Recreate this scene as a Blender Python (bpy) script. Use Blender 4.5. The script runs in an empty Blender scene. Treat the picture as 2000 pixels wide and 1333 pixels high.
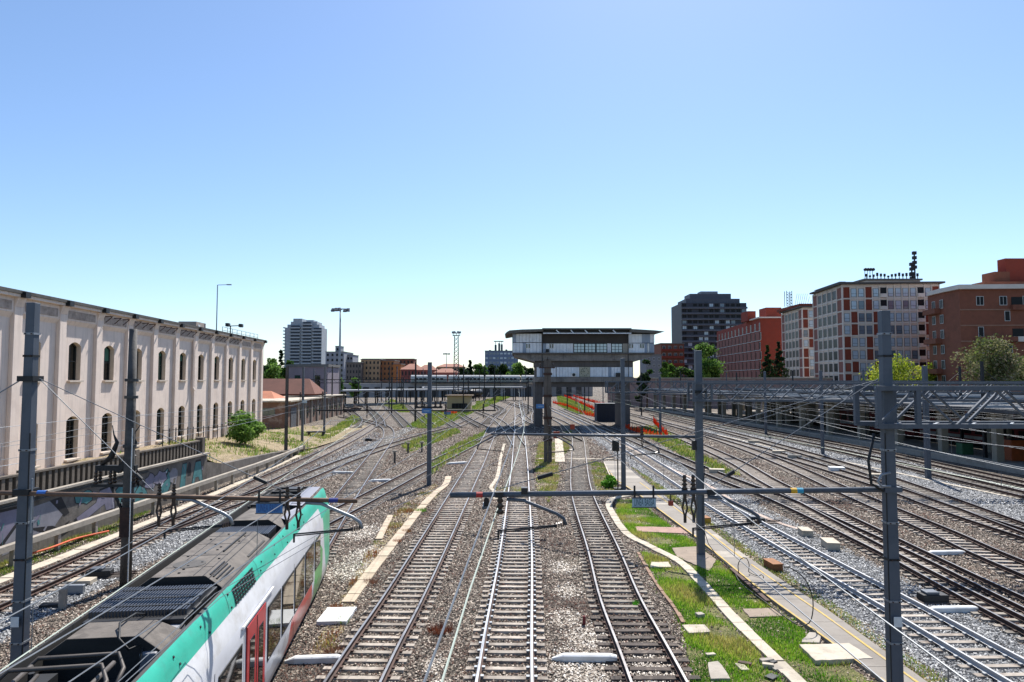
import bpy, bmesh, math, random
import numpy as np
from mathutils import Vector, Matrix, Quaternion
random.seed(7); rng = np.random.default_rng(7)
R = math.radians
scene = bpy.context.scene
COL = scene.collection

# ------------------------------------------------------------------ camera
CAMZ = 8.4; PITCH = R(3.2)
cam_d = bpy.data.cameras.new('camera'); cam_d.lens = 24.0; cam_d.sensor_width = 36.0
cam_d.clip_start = 0.1; cam_d.clip_end = 6000
cam = bpy.data.objects.new('camera', cam_d); COL.objects.link(cam)
cam.location = (0, 0, CAMZ); cam.rotation_euler = (R(90) + PITCH, 0, 0)
scene.camera = cam

# ------------------------------------------------------------------ light
SUN_EL, SUN_AZ = R(53), R(15)          # high sun ahead of the camera, a little to the right
world = bpy.data.worlds.new('World'); scene.world = world; world.use_nodes = True
wn = world.node_tree; bg = wn.nodes['Background']
sky = wn.nodes.new('ShaderNodeTexSky'); sky.sky_type = 'NISHITA'; sky.sun_disc = False
sky.sun_elevation = SUN_EL; sky.sun_rotation = SUN_AZ
sky.air_density = 1.0; sky.dust_density = 0.45; sky.ozone_density = 5.2; sky.altitude = 50
wn.links.new(sky.outputs[0], bg.inputs[0]); bg.inputs[1].default_value = 0.104
sun_d = bpy.data.lights.new('sun', 'SUN'); sun_d.energy = 5.0; sun_d.angle = R(0.53); sun_d.color = (1.0, 0.955, 0.89)
sun = bpy.data.objects.new('sun', sun_d); COL.objects.link(sun)
SDIR = Vector((math.cos(SUN_EL) * math.sin(SUN_AZ), math.cos(SUN_EL) * math.cos(SUN_AZ), math.sin(SUN_EL)))
sun.rotation_euler = SDIR.to_track_quat('Z', 'Y').to_euler(); sun.location = (30, 60, 80)
vs = scene.view_settings
vs.view_transform = 'Standard'; vs.look = 'None'; vs.exposure = 0.7; vs.gamma = 1.0; vs.use_curve_mapping = False
scene.cycles.max_bounces = 6; scene.cycles.diffuse_bounces = 3; scene.cycles.glossy_bounces = 3
scene.cycles.transmission_bounces = 3; scene.cycles.transparent_max_bounces = 6
scene.cycles.caustics_reflective = False; scene.cycles.caustics_refractive = False

# ------------------------------------------------------------------ surveying: photo sight lines to places on the ground
FPX = 24 / 36 * 2000
def sight(px, py):
    x = (px - 1000) / FPX; y = -(py - 666.5) / FPX; c, s = math.cos(PITCH), math.sin(PITCH)
    return Vector((x, c - y * s, s + y * c))
def P(px, py, z=0.0):
    d = sight(px, py); return Vector((0, 0, CAMZ)) + d * ((z - CAMZ) / d.z)
def D(px, py, Y):
    d = sight(px, py); return Vector((0, 0, CAMZ)) + d * (Y / d.y)
def PP(pts, z=0.0): return [P(a, b, z) for a, b in pts]

# ------------------------------------------------------------------ materials
def hexc(h):
    h = h.lstrip('#'); v = [int(h[i:i + 2], 16) / 255 for i in (0, 2, 4)]
    return tuple(c / 12.92 if c <= .04045 else ((c + .055) / 1.055) ** 2.4 for c in v)
MATS = {}
def nd(nt, t, **kw):
    n = nt.nodes.new(t)
    for k, v in kw.items(): setattr(n, k, v)
    return n
def setin(n, **kw):
    for k, v in kw.items(): n.inputs[k.replace('_', ' ')].default_value = v
def mat(name, col, rough=.75, metal=0., var=.18, scale=2.5, bump=0., bscale=None, tint=None, tintamt=.0, tscale=.7,
        coords='Object', spec=None, streak=0., rnd=0., railstain=None):
    """principled paint/plaster/steel with soft mottling, optional second colour in patches, bump, vertical rain streaks"""
    if name in MATS: return MATS[name]
    m = bpy.data.materials.new(name); m.use_nodes = True; nt = m.node_tree; b = nt.nodes['Principled BSDF']
    if isinstance(col, str): col = hexc(col)
    if isinstance(tint, str): tint = hexc(tint)
    b.inputs['Roughness'].default_value = rough; b.inputs['Metallic'].default_value = metal
    if spec is not None: b.inputs['Specular IOR Level'].default_value = spec
    if coords == 'World':
        g = nd(nt, 'ShaderNodeNewGeometry'); vec = g.outputs['Position']
    else:
        g = nd(nt, 'ShaderNodeTexCoord'); vec = g.outputs['Object']
    n1 = nd(nt, 'ShaderNodeTexNoise'); setin(n1, Scale=scale, Detail=6., Roughness=.65); nt.links.new(vec, n1.inputs['Vector'])
    mr = nd(nt, 'ShaderNodeMapRange'); setin(mr, From_Min=.28, From_Max=.72, To_Min=1 - var, To_Max=1 + var)
    nt.links.new(n1.outputs['Fac'], mr.inputs['Value'])
    last = None
    base = nd(nt, 'ShaderNodeRGB'); base.outputs[0].default_value = (*col, 1); last = base.outputs[0]
    if tint is not None and tintamt > 0:
        n2 = nd(nt, 'ShaderNodeTexNoise'); setin(n2, Scale=tscale, Detail=5., Roughness=.7); nt.links.new(vec, n2.inputs['Vector'])
        r2 = nd(nt, 'ShaderNodeMapRange'); setin(r2, From_Min=.5, From_Max=.62, To_Min=0., To_Max=tintamt); nt.links.new(n2.outputs['Fac'], r2.inputs['Value'])
        mx = nd(nt, 'ShaderNodeMix', data_type='RGBA'); nt.links.new(r2.outputs[0], mx.inputs['Factor'])
        nt.links.new(last, mx.inputs[6]); mx.inputs[7].default_value = (*tint, 1); last = mx.outputs[2]
    if streak > 0:
        mp = nd(nt, 'ShaderNodeMapping'); setin(mp, Scale=(3., 3., .18)); nt.links.new(vec, mp.inputs['Vector'])
        n3 = nd(nt, 'ShaderNodeTexNoise'); setin(n3, Scale=1.6, Detail=5., Roughness=.6); nt.links.new(mp.outputs[0], n3.inputs['Vector'])
        r3 = nd(nt, 'ShaderNodeMapRange'); setin(r3, From_Min=.5, From_Max=.75, To_Min=1., To_Max=1 - streak); nt.links.new(n3.outputs['Fac'], r3.inputs['Value'])
        m3 = nd(nt, 'ShaderNodeVectorMath', operation='SCALE'); nt.links.new(last, m3.inputs[0]); nt.links.new(r3.outputs[0], m3.inputs['Scale']); last = m3.outputs[0]
    if railstain is not None:      # rust and grease where the rails lie across a sleeper
        tc2 = nd(nt, 'ShaderNodeTexCoord'); sx = nd(nt, 'ShaderNodeSeparateXYZ'); nt.links.new(tc2.outputs['Object'], sx.inputs[0])
        ab = nd(nt, 'ShaderNodeMath', operation='ABSOLUTE'); nt.links.new(sx.outputs[0], ab.inputs[0]); df = nd(nt, 'ShaderNodeMath', operation='SUBTRACT'); nt.links.new(ab.outputs[0], df.inputs[0]); df.inputs[1].default_value = .75
        a2 = nd(nt, 'ShaderNodeMath', operation='ABSOLUTE'); nt.links.new(df.outputs[0], a2.inputs[0]); rr = nd(nt, 'ShaderNodeMapRange'); setin(rr, From_Min=.08, From_Max=.42, To_Min=.85, To_Max=0.); nt.links.new(a2.outputs[0], rr.inputs['Value'])
        nn = nd(nt, 'ShaderNodeTexNoise'); setin(nn, Scale=7., Detail=4.); nt.links.new(vec, nn.inputs['Vector']); mm = nd(nt, 'ShaderNodeMath', operation='MULTIPLY'); nt.links.new(rr.outputs[0], mm.inputs[0]); r6 = nd(nt, 'ShaderNodeMapRange'); setin(r6, From_Min=.35, From_Max=.6); nt.links.new(nn.outputs['Fac'], r6.inputs['Value']); nt.links.new(r6.outputs[0], mm.inputs[1])
        mx = nd(nt, 'ShaderNodeMix', data_type='RGBA'); nt.links.new(mm.outputs[0], mx.inputs['Factor']); nt.links.new(last, mx.inputs[6]); mx.inputs[7].default_value = (*hexc(railstain), 1); last = mx.outputs[2]
    if rnd > 0:
        oi = nd(nt, 'ShaderNodeObjectInfo'); r5 = nd(nt, 'ShaderNodeMapRange'); setin(r5, To_Min=1 - rnd, To_Max=1 + rnd * .6); nt.links.new(oi.outputs['Random'], r5.inputs['Value'])
        m5 = nd(nt, 'ShaderNodeVectorMath', operation='SCALE'); nt.links.new(last, m5.inputs[0]); nt.links.new(r5.outputs[0], m5.inputs['Scale']); last = m5.outputs[0]
    ml = nd(nt, 'ShaderNodeVectorMath', operation='SCALE'); nt.links.new(last, ml.inputs[0]); nt.links.new(mr.outputs[0], ml.inputs['Scale'])
    nt.links.new(ml.outputs[0], b.inputs['Base Color'])
    if bump > 0:
        nb = nd(nt, 'ShaderNodeTexNoise'); setin(nb, Scale=bscale or scale * 6, Detail=4.); nt.links.new(vec, nb.inputs['Vector'])
        bp = nd(nt, 'ShaderNodeBump'); setin(bp, Strength=bump, Distance=.03); nt.links.new(nb.outputs['Fac'], bp.inputs['Height']); nt.links.new(bp.outputs[0], b.inputs['Normal'])
    MATS[name] = m
    return m
def glass(name, col=(.02, .025, .03), rough=.08, rand=.0, blind=None):
    """window pane seen from outside: dark room behind a reflecting surface; some panes have a blind drawn"""
    if name in MATS: return MATS[name]
    m = bpy.data.materials.new(name); m.use_nodes = True; nt = m.node_tree; b = nt.nodes['Principled BSDF']
    if isinstance(col, str): col = hexc(col)
    b.inputs['Roughness'].default_value = rough; b.inputs['Base Color'].default_value = (*col, 1); b.inputs['IOR'].default_value = 1.6
    if rand > 0 and blind:
        oi = nd(nt, 'ShaderNodeObjectInfo'); gt = nd(nt, 'ShaderNodeMath', operation='LESS_THAN'); gt.inputs[1].default_value = rand
        nt.links.new(oi.outputs['Random'], gt.inputs[0])
        mx = nd(nt, 'ShaderNodeMix', data_type='RGBA'); nt.links.new(gt.outputs[0], mx.inputs['Factor'])
        mx.inputs[6].default_value = (*col, 1); mx.inputs[7].default_value = (*(hexc(blind) if isinstance(blind, str) else blind), 1)
        nt.links.new(mx.outputs[2], b.inputs['Base Color'])
    MATS[name] = m
    return m
def ballast_mat(name, cols, scale=16., tint=None, tintamt=.5, tscale=.25, pale=None, paleamt=0., third=None, fourth=None):
    """crushed stone: every Voronoi cell is a stone with its own colour"""
    if name in MATS: return MATS[name]
    m = bpy.data.materials.new(name); m.use_nodes = True; nt = m.node_tree; b = nt.nodes['Principled BSDF']
    b.inputs['Roughness'].default_value = .9; b.inputs['Specular IOR Level'].default_value = .25
    g = nd(nt, 'ShaderNodeNewGeometry'); vec = g.outputs['Position']
    v = nd(nt, 'ShaderNodeTexVoronoi'); setin(v, Scale=scale, Randomness=1.); nt.links.new(vec, v.inputs['Vector'])
    sep = nd(nt, 'ShaderNodeSeparateColor'); nt.links.new(v.outputs['Color'], sep.inputs[0])
    cr = nd(nt, 'ShaderNodeValToRGB'); cr.color_ramp.interpolation = 'LINEAR'
    el = cr.color_ramp.elements
    for i, c in enumerate(cols):
        e = el[i] if i < 2 else el.new(.5)
        e.position = i / (len(cols) - 1); e.color = (*hexc(c), 1)
    for i, e in enumerate(sorted(el, key=lambda e: e.position)): pass
    nt.links.new(sep.outputs[0], cr.inputs[0]); last = cr.outputs[0]
    for tc, amt, sc, lo in ((tint, tintamt, tscale, .48), (pale, paleamt, .16, .56), (third, .6, .31, .57), (fourth, .55, .09, .55)):
        if tc is None: continue
        n2 = nd(nt, 'ShaderNodeTexNoise'); setin(n2, Scale=sc, Detail=6., Roughness=.7); nt.links.new(vec, n2.inputs['Vector'])
        r2 = nd(nt, 'ShaderNodeMapRange'); setin(r2, From_Min=lo, From_Max=lo + .16, To_Min=0., To_Max=amt); nt.links.new(n2.outputs['Fac'], r2.inputs['Value'])
        mx = nd(nt, 'ShaderNodeMix', data_type='RGBA'); nt.links.new(r2.outputs[0], mx.inputs['Factor'])
        nt.links.new(last, mx.inputs[6]); mx.inputs[7].default_value = (*hexc(tc), 1); last = mx.outputs[2]
    n4 = nd(nt, 'ShaderNodeTexNoise'); setin(n4, Scale=1.1, Detail=12., Roughness=.82); nt.links.new(vec, n4.inputs['Vector'])
    r4 = nd(nt, 'ShaderNodeMapRange'); setin(r4, From_Min=.3, From_Max=.7, To_Min=.45, To_Max=1.5); nt.links.new(n4.outputs['Fac'], r4.inputs['Value'])
    ml = nd(nt, 'ShaderNodeVectorMath', operation='SCALE'); nt.links.new(last, ml.inputs[0]); nt.links.new(r4.outputs[0], ml.inputs['Scale'])
    nt.links.new(ml.outputs[0], b.inputs['Base Color'])
    iv = nd(nt, 'ShaderNodeMath', operation='SUBTRACT'); iv.inputs[0].default_value = 1.; nt.links.new(v.outputs['Distance'], iv.inputs[1])
    bp = nd(nt, 'ShaderNodeBump'); setin(bp, Strength=.9, Distance=.05); nt.links.new(iv.outputs[0], bp.inputs['Height']); nt.links.new(bp.outputs[0], b.inputs['Normal'])
    MATS[name] = m
    return m
def attr_mat(name, rough=.9, trans=0.):
    """colour carried by each stone or blade"""
    if name in MATS: return MATS[name]
    m = bpy.data.materials.new(name); m.use_nodes = True; nt = m.node_tree; b = nt.nodes['Principled BSDF']
    b.inputs['Roughness'].default_value = rough; b.inputs['Specular IOR Level'].default_value = .25
    a = nd(nt, 'ShaderNodeAttribute', attribute_name='tone'); nt.links.new(a.outputs['Color'], b.inputs['Base Color'])
    if trans > 0:
        t = nd(nt, 'ShaderNodeBsdfTranslucent'); nt.links.new(a.outputs['Color'], t.inputs['Color'])
        ms = nd(nt, 'ShaderNodeMixShader'); ms.inputs[0].default_value = trans
        nt.links.new(b.outputs[0], ms.inputs[1]); nt.links.new(t.outputs[0], ms.inputs[2]); nt.links.new(ms.outputs[0], nt.nodes['Material Output'].inputs[0])
    MATS[name] = m
    return m

# ------------------------------------------------------------------ mesh building
BASE = {}
def tag(o, label=None, cat=None, group=None, kind=None):
    if label: o['label'] = label
    if cat: o['category'] = cat
    if group: o['group'] = group
    if kind: o['kind'] = kind
    return o
def thing(name, label, cat, base, group=None):
    o = bpy.data.objects.new(name, None); COL.objects.link(o); o.location = base; o.empty_display_size = .3
    BASE[o.name] = Vector(base); return tag(o, label, cat, group)
class MB:
    def __init__(s): s.v = []; s.f = []; s.m = []
    def add(s, vs, fs, mi=0):
        k = len(s.v); s.v += [tuple(v) for v in vs]; s.f += [tuple(i + k for i in f) for f in fs]; s.m += [mi] * len(fs); return s
    def box(s, x0, x1, y0, y1, z0, z1, mi=0):
        v = [(x0, y0, z0), (x1, y0, z0), (x1, y1, z0), (x0, y1, z0), (x0, y0, z1), (x1, y0, z1), (x1, y1, z1), (x0, y1, z1)]
        return s.add(v, [(0, 3, 2, 1), (4, 5, 6, 7), (0, 1, 5, 4), (1, 2, 6, 5), (2, 3, 7, 6), (3, 0, 4, 7)], mi)
    def obox(s, c, u, w, d, h, mi=0):
        """box: centre of the base c, unit horizontal axis u, width w along u, depth d across, height h"""
        u = Vector(u).normalized(); n = Vector((-u.y, u.x, 0)); c = Vector(c); z = Vector((0, 0, 1))
        q = [c - u * w / 2 - n * d / 2, c + u * w / 2 - n * d / 2, c + u * w / 2 + n * d / 2, c - u * w / 2 + n * d / 2]
        return s.add(q + [p + z * h for p in q], [(0, 3, 2, 1), (4, 5, 6, 7), (0, 1, 5, 4), (1, 2, 6, 5), (2, 3, 7, 6), (3, 0, 4, 7)], mi)
    def bar(s, a, b, w, h=None, mi=0, up=(0, 0, 1), w2=None, h2=None):
        a = Vector(a); b = Vector(b); d = (b - a).normalized(); up = Vector(up)
        if abs(d.dot(up)) > .98: up = Vector((0, 1, 0))
        x = d.cross(up).normalized(); y = x.cross(d).normalized(); h = h or w; w2 = w2 or w; h2 = h2 or (h if w2 == w else h * w2 / w)
        vs = [a + x * sx * w / 2 + y * sy * h / 2 for sx, sy in ((-1, -1), (1, -1), (1, 1), (-1, 1))] + [b + x * sx * w2 / 2 + y * sy * h2 / 2 for sx, sy in ((-1, -1), (1, -1), (1, 1), (-1, 1))]
        return s.add(vs, [(3, 2, 1, 0), (4, 5, 6, 7), (0, 1, 5, 4), (1, 2, 6, 5), (2, 3, 7, 6), (3, 0, 4, 7)], mi)
    def tube(s, pts, r, n=6, mi=0, cap=True):
        pts = [Vector(p) for p in pts]; k = len(s.v); rr = r if isinstance(r, (list, tuple)) else [r] * len(pts); up = None
        for i, p in enumerate(pts):
            t = (pts[min(i + 1, len(pts) - 1)] - pts[max(i - 1, 0)]).normalized()
            if up is None:
                up = Vector((0, 0, 1)) if abs(t.z) < .9 else Vector((1, 0, 0))
            x = t.cross(up).normalized(); y = x.cross(t); up = y
            for j in range(n):
                a = 2 * math.pi * j / n; s.v.append(tuple(p + (x * math.cos(a) + y * math.sin(a)) * rr[i]))
        for i in range(len(pts) - 1):
            for j in range(n):
                a = k + i * n + j; b = k + i * n + (j + 1) % n; s.f.append((a, b, b + n, a + n)); s.m.append(mi)
        if cap:
            s.f.append(tuple(k + j for j in reversed(range(n)))); s.f.append(tuple(k + (len(pts) - 1) * n + j for j in range(n))); s.m += [mi, mi]
        return s
    def prism(s, poly, z0, z1, mi=0, mside=None):
        n = len(poly); k = len(s.v); ms = mi if mside is None else mside
        area = sum(poly[i][0] * poly[(i + 1) % n][1] - poly[(i + 1) % n][0] * poly[i][1] for i in range(n))
        if area < 0: poly = list(reversed(poly))
        s.v += [(p[0], p[1], z0) for p in poly] + [(p[0], p[1], z1) for p in poly]
        s.f.append(tuple(k + n + i for i in range(n))); s.m.append(mi)
        s.f.append(tuple(k + i for i in reversed(range(n)))); s.m.append(mi)
        for i in range(n):
            j = (i + 1) % n; s.f.append((k + i, k + j, k + n + j, k + n + i)); s.m.append(ms)
        return s
    def extrude(s, prof, org, ax, ay, az, mi=0, cap=True):
        """profile (a,b) in the plane of ax, ay pushed along az (a full vector)"""
        k = len(s.v); n = len(prof); org = Vector(org); ax = Vector(ax); ay = Vector(ay); az = Vector(az)
        q = [org + ax * a + ay * b for a, b in prof]; s.v += [tuple(p) for p in q] + [tuple(p + az) for p in q]
        for i in range(n):
            j = (i + 1) % n; s.f.append((k + i, k + j, k + n + j, k + n + i)); s.m.append(mi)
        if cap:
            s.f.append(tuple(k + i for i in reversed(range(n)))); s.f.append(tuple(k + n + i for i in range(n))); s.m += [mi, mi]
        return s
    def mesh(s, name, mats, base=None):
        me = bpy.data.meshes.new(name); v = s.v
        if base is not None: v = [(a - base[0], b - base[1], c - base[2]) for a, b, c in v]
        me.from_pydata(v, [], s.f)
        for m in (mats if isinstance(mats, (list, tuple)) else [mats]): me.materials.append(m)
        if any(s.m): me.polygons.foreach_set('material_index', s.m)
        me.update(); return me
    def build(s, name, mats, parent=None, smooth=False, bevel=0., fix=True):
        if parent is not None: base = BASE[parent.name]
        else: base = None
        me = s.mesh(name, mats, base)
        if fix:
            bm = bmesh.new(); bm.from_mesh(me); bmesh.ops.recalc_face_normals(bm, faces=bm.faces); bm.to_mesh(me); bm.free()
        o = bpy.data.objects.new(name, me); COL.objects.link(o)
        if parent is not None: o.parent = parent; BASE[o.name] = base
        else: BASE[o.name] = Vector((0, 0, 0))
        if smooth: me.shade_smooth()
        if bevel > 0:
            md = o.modifiers.new('edges', 'BEVEL'); md.width = bevel; md.segments = 2; md.limit_method = 'ANGLE'; md.angle_limit = R(40)
        return o
def struct(name, mb, m, **kw):
    o = mb.build(name, m, **kw); o['kind'] = 'structure'; return o
def inst(name, me, parent, loc, rot=0., scale=None):
    """one more piece that shares its mesh; loc in world"""
    o = bpy.data.objects.new(name, me); COL.objects.link(o); o.parent = parent
    o.location = Vector(loc) - BASE[parent.name]; o.rotation_euler = (0, 0, rot) if not isinstance(rot, (tuple, list)) else rot
    if scale: o.scale = scale
    BASE[o.name] = BASE[parent.name]
    return o
def catmull(pts, step):
    pts = [Vector(p) for p in pts]; q = [pts[0] * 2 - pts[1]] + pts + [pts[-1] * 2 - pts[-2]]; fine = []
    for i in range(1, len(q) - 2):
        a, b, c, d = q[i - 1], q[i], q[i + 1], q[i + 2]; n = max(4, int((c - b).length / .5))
        for k in range(n):
            t = k / n
            fine.append(.5 * ((2 * b) + (c - a) * t + (2 * a - 5 * b + 4 * c - d) * t * t + (3 * b - a - 3 * c + d) * t ** 3))
    fine.append(q[-2]); out = [fine[0]]; acc = 0.
    for i in range(1, len(fine)):
        seg = (fine[i] - fine[i - 1]).length
        while acc + seg >= step and seg > 1e-9:
            t = (step - acc) / seg; p = fine[i - 1].lerp(fine[i], t); out.append(p); fine[i - 1] = p; seg = (fine[i] - p).length; acc = 0.
        acc += seg
    return out
def ragged(poly, amp, step=.8):
    """world polygon with an uneven edge"""
    out = []; n = len(poly)
    for i in range(n):
        a, b = Vector(poly[i][:2]), Vector(poly[(i + 1) % n][:2]); k = max(1, int((b - a).length / step))
        for j in range(k):
            p = a.lerp(b, j / k); out.append((p.x + random.uniform(-amp, amp), p.y + random.uniform(-amp, amp)))
    return out
def inside(xy, poly):
    x, y = xy[:, 0], xy[:, 1]; r = np.zeros(len(x), bool); n = len(poly); j = n - 1
    for i in range(n):
        xi, yi = poly[i][0], poly[i][1]; xj, yj = poly[j][0], poly[j][1]
        c = ((yi > y) != (yj > y)) & (x < (xj - xi) * (y - yi) / ((yj - yi) if yj != yi else 1e-9) + xi); r ^= c; j = i
    return r
def fast_mesh(name, verts, faces_flat, nper, material, tone=None, parent=None):
    """large triangle / quad soup from numpy arrays; tone = one colour per face"""
    me = bpy.data.meshes.new(name); nf = len(faces_flat) // nper
    me.vertices.add(len(verts)); me.vertices.foreach_set('co', np.asarray(verts, np.float32).ravel())
    me.loops.add(len(faces_flat)); me.loops.foreach_set('vertex_index', np.asarray(faces_flat, np.int32))
    me.polygons.add(nf); me.polygons.foreach_set('loop_start', np.arange(0, nf * nper, nper, dtype=np.int32))
    if tone is not None:
        at = me.attributes.new('tone', 'FLOAT_COLOR', 'FACE'); c = np.ones((nf, 4), np.float32); c[:, :3] = tone; at.data.foreach_set('color', c.ravel())
    me.materials.append(material); me.update(); me.validate()
    o = bpy.data.objects.new(name, me); COL.objects.link(o)
    if parent is not None: o.parent = parent; BASE[o.name] = BASE[parent.name]
    else: BASE[o.name] = Vector((0, 0, 0))
    return o
# ------------------------------------------------------------------ shared materials
M_ballast = ballast_mat('ballast_brown', ['171513', '2d2925', '433c36', '584f47', '73685d', 'a89c8e'], 15., tint='493a33', tintamt=.5, tscale=.22, pale='857a6f', paleamt=.45, third='5c3f31', fourth='54523a')
M_grey = ballast_mat('ballast_grey', ['2b2c2f', '47494c', '626467', '7d7f82', 'a9aaab'], 15., tint='6b6d70', tintamt=.4)
M_dirt = ballast_mat('dry_dirt', ['6a5c48', '8a7a60', 'a08f74', 'b8a78a'], 22., tint='6c6b3c', tintamt=.7, tscale=.5)
M_soil_green = ballast_mat('grass_soil', ['2f3a18', '47551f', '5e6a30', '7d7a48'], 26., tint='8a7d5a', tintamt=.6, tscale=.6)
M_conc = mat('concrete_path', '9c9488', .85, var=.18, scale=2.2, bump=.25, tint='7b7266', tintamt=.5, coords='World')
M_conc_pale = mat('concrete_pale', 'b5aa98', .85, var=.16, scale=3., bump=.25, tint='8d8474', tintamt=.55, coords='World')
M_sleeper = mat('sleeper_concrete', 'a0968a', .85, var=.25, scale=5., bump=.2, tint='6e6056', tintamt=.6, tscale=1.2, coords='World', rnd=.3, railstain='4d392e')
M_sleeper_w = mat('sleeper_wood', '4d443e', .9, var=.35, scale=7., bump=.5, tint='7d7064', tintamt=.5, tscale=3., coords='World', rnd=.3)
M_sleeper_d = mat('sleeper_dim', '8d857a', .9, var=.3, scale=5., bump=.3, tint='4c4038', tintamt=.6, tscale=1., coords='World', rnd=.3, railstain='40302a')
M_rust = mat('rail_rust', '4a342b', .8, metal=.2, var=.3, scale=4., tint='2c2320', tintamt=.6, coords='World')
M_railtop = mat('rail_top', '8f8d8c', .38, metal=.85, var=.15, scale=3., tint='5c5049', tintamt=.5, coords='World')
M_railbright = mat('rail_white', 'a6a8ac', .5, metal=.3, var=.12, scale=3., coords='World')
M_dark = mat('dark_steel', '2a2b2d', .6, metal=.4, var=.2)
M_mast = mat('mast_paint', '525963', .55, metal=.2, var=.14, scale=1.3, tint='434951', tintamt=.5, streak=.3)
M_mast_old = mat('mast_old', '4f4d4b', .8, var=.3, scale=2., bump=.3, tint='2c2725', tintamt=.7, streak=.3)
M_galv = mat('galvanised', '8b9096', .5, metal=.5, var=.15, scale=2.)
M_rustpipe = mat('rusty_pipe', '6d5646', .7, metal=.25, var=.25, scale=3., tint='41352c', tintamt=.6)
M_wire = mat('copper_wire', 'b7bfb0', .5, metal=.4, var=.1)
M_wire_d = mat('steel_wire', '6f7377', .5, metal=.5, var=.1)
M_ins = mat('insulator_brown', '2e211d', .3, var=.2)
M_white = mat('white_paint', 'd9dad8', .6, var=.08, scale=2., tint='b3b1aa', tintamt=.4)
M_blue = mat('sign_blue', '3f73ab', .5, var=.1)
M_paleblue = mat('sign_pale', '9db4c0', .5, var=.08, scale=5.)
M_black = mat('black_paint', '141416', .5, var=.2)

# ------------------------------------------------------------------ ground
g = MB(); g.add([(-3000, -60, 0), (3000, -60, 0), (3000, 5200, 0), (-3000, 5200, 0)], [(0, 1, 2, 3)])
struct('ground', g, M_ballast)

EXCL = []     # places where no loose stones lie
def sheet(name, poly, z, m, amp=.0, step=.7, excl=True, th=None):
    pl = ragged(poly, amp, step) if amp > 0 else [tuple(p[:2]) for p in poly]
    b = MB()
    if th: b.prism(pl, -.05, z)
    else: b.add([(x, y, z) for x, y in pl], [tuple(range(len(pl)))])
    o = b.build(name, m, fix=bool(th)); o['kind'] = 'structure'
    if not th and o.data.polygons[0].normal.z < 0: o.data.flip_normals()
    if excl: EXCL.append(pl)
    return o
# clean grey ballast of the relaid line on the right
sheet('relaid_ballast', [(10.6, 120), (11.2, 60), (11.7, 44), (11.9, 34), (12.2, 24), (12.4, 10), (16.3, 10), (16.3, 30), (16.0, 45), (19.6, 52), (19.5, 70), (18.2, 100), (18.0, 120)], .004, M_grey, .18, excl=False)
sheet('relaid_ballast', [(29.4, 24), (33, 24), (39, 45), (40, 62), (40.5, 85), (37, 120), (30.5, 120), (31.0, 85), (31.2, 60)], .005, M_grey, .3, excl=False)
sheet('relaid_ballast', [(-18.0, 20), (-16.2, 20), (-17.4, 50), (-15.2, 62), (-14.0, 95), (-22.0, 110), (-20.6, 80), (-19, 50), (-18.6, 44)], .005, M_grey, .3, excl=False)

# ------------------------------------------------------------------ railway tracks
RAIL = [(-.075, 0), (.075, 0), (.075, .022), (.012, .045), (.012, .125), (.036, .138), (.036, .172), (-.036, .172), (-.036, .138), (-.012, .125), (-.012, .045), (-.075, .022)]
NT = [0]
TRACKS = {}
def sleeper_mesh(name, L, w, h, m):
    b = MB(); t = w * .5; k = w * .62
    pr = [(-k, 0), (k, 0), (k, h * .55), (t, h), (-t, h), (-k, h * .55)]
    b.extrude(pr, (-L / 2, 0, 0), (0, 1, 0), (0, 0, 1), (L, 0, 0)); return b.mesh(name, m)
SL = {'concrete': sleeper_mesh('sleeper', 2.35, .205, .16, M_sleeper), 'dim': sleeper_mesh('sleeper', 2.35, .22, .16, M_sleeper_d), 'wood': sleeper_mesh('sleeper', 2.5, .235, .16, M_sleeper_w)}
CLIP = MB().box(-.05, .05, -.07, .07, 0, .035)
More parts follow.
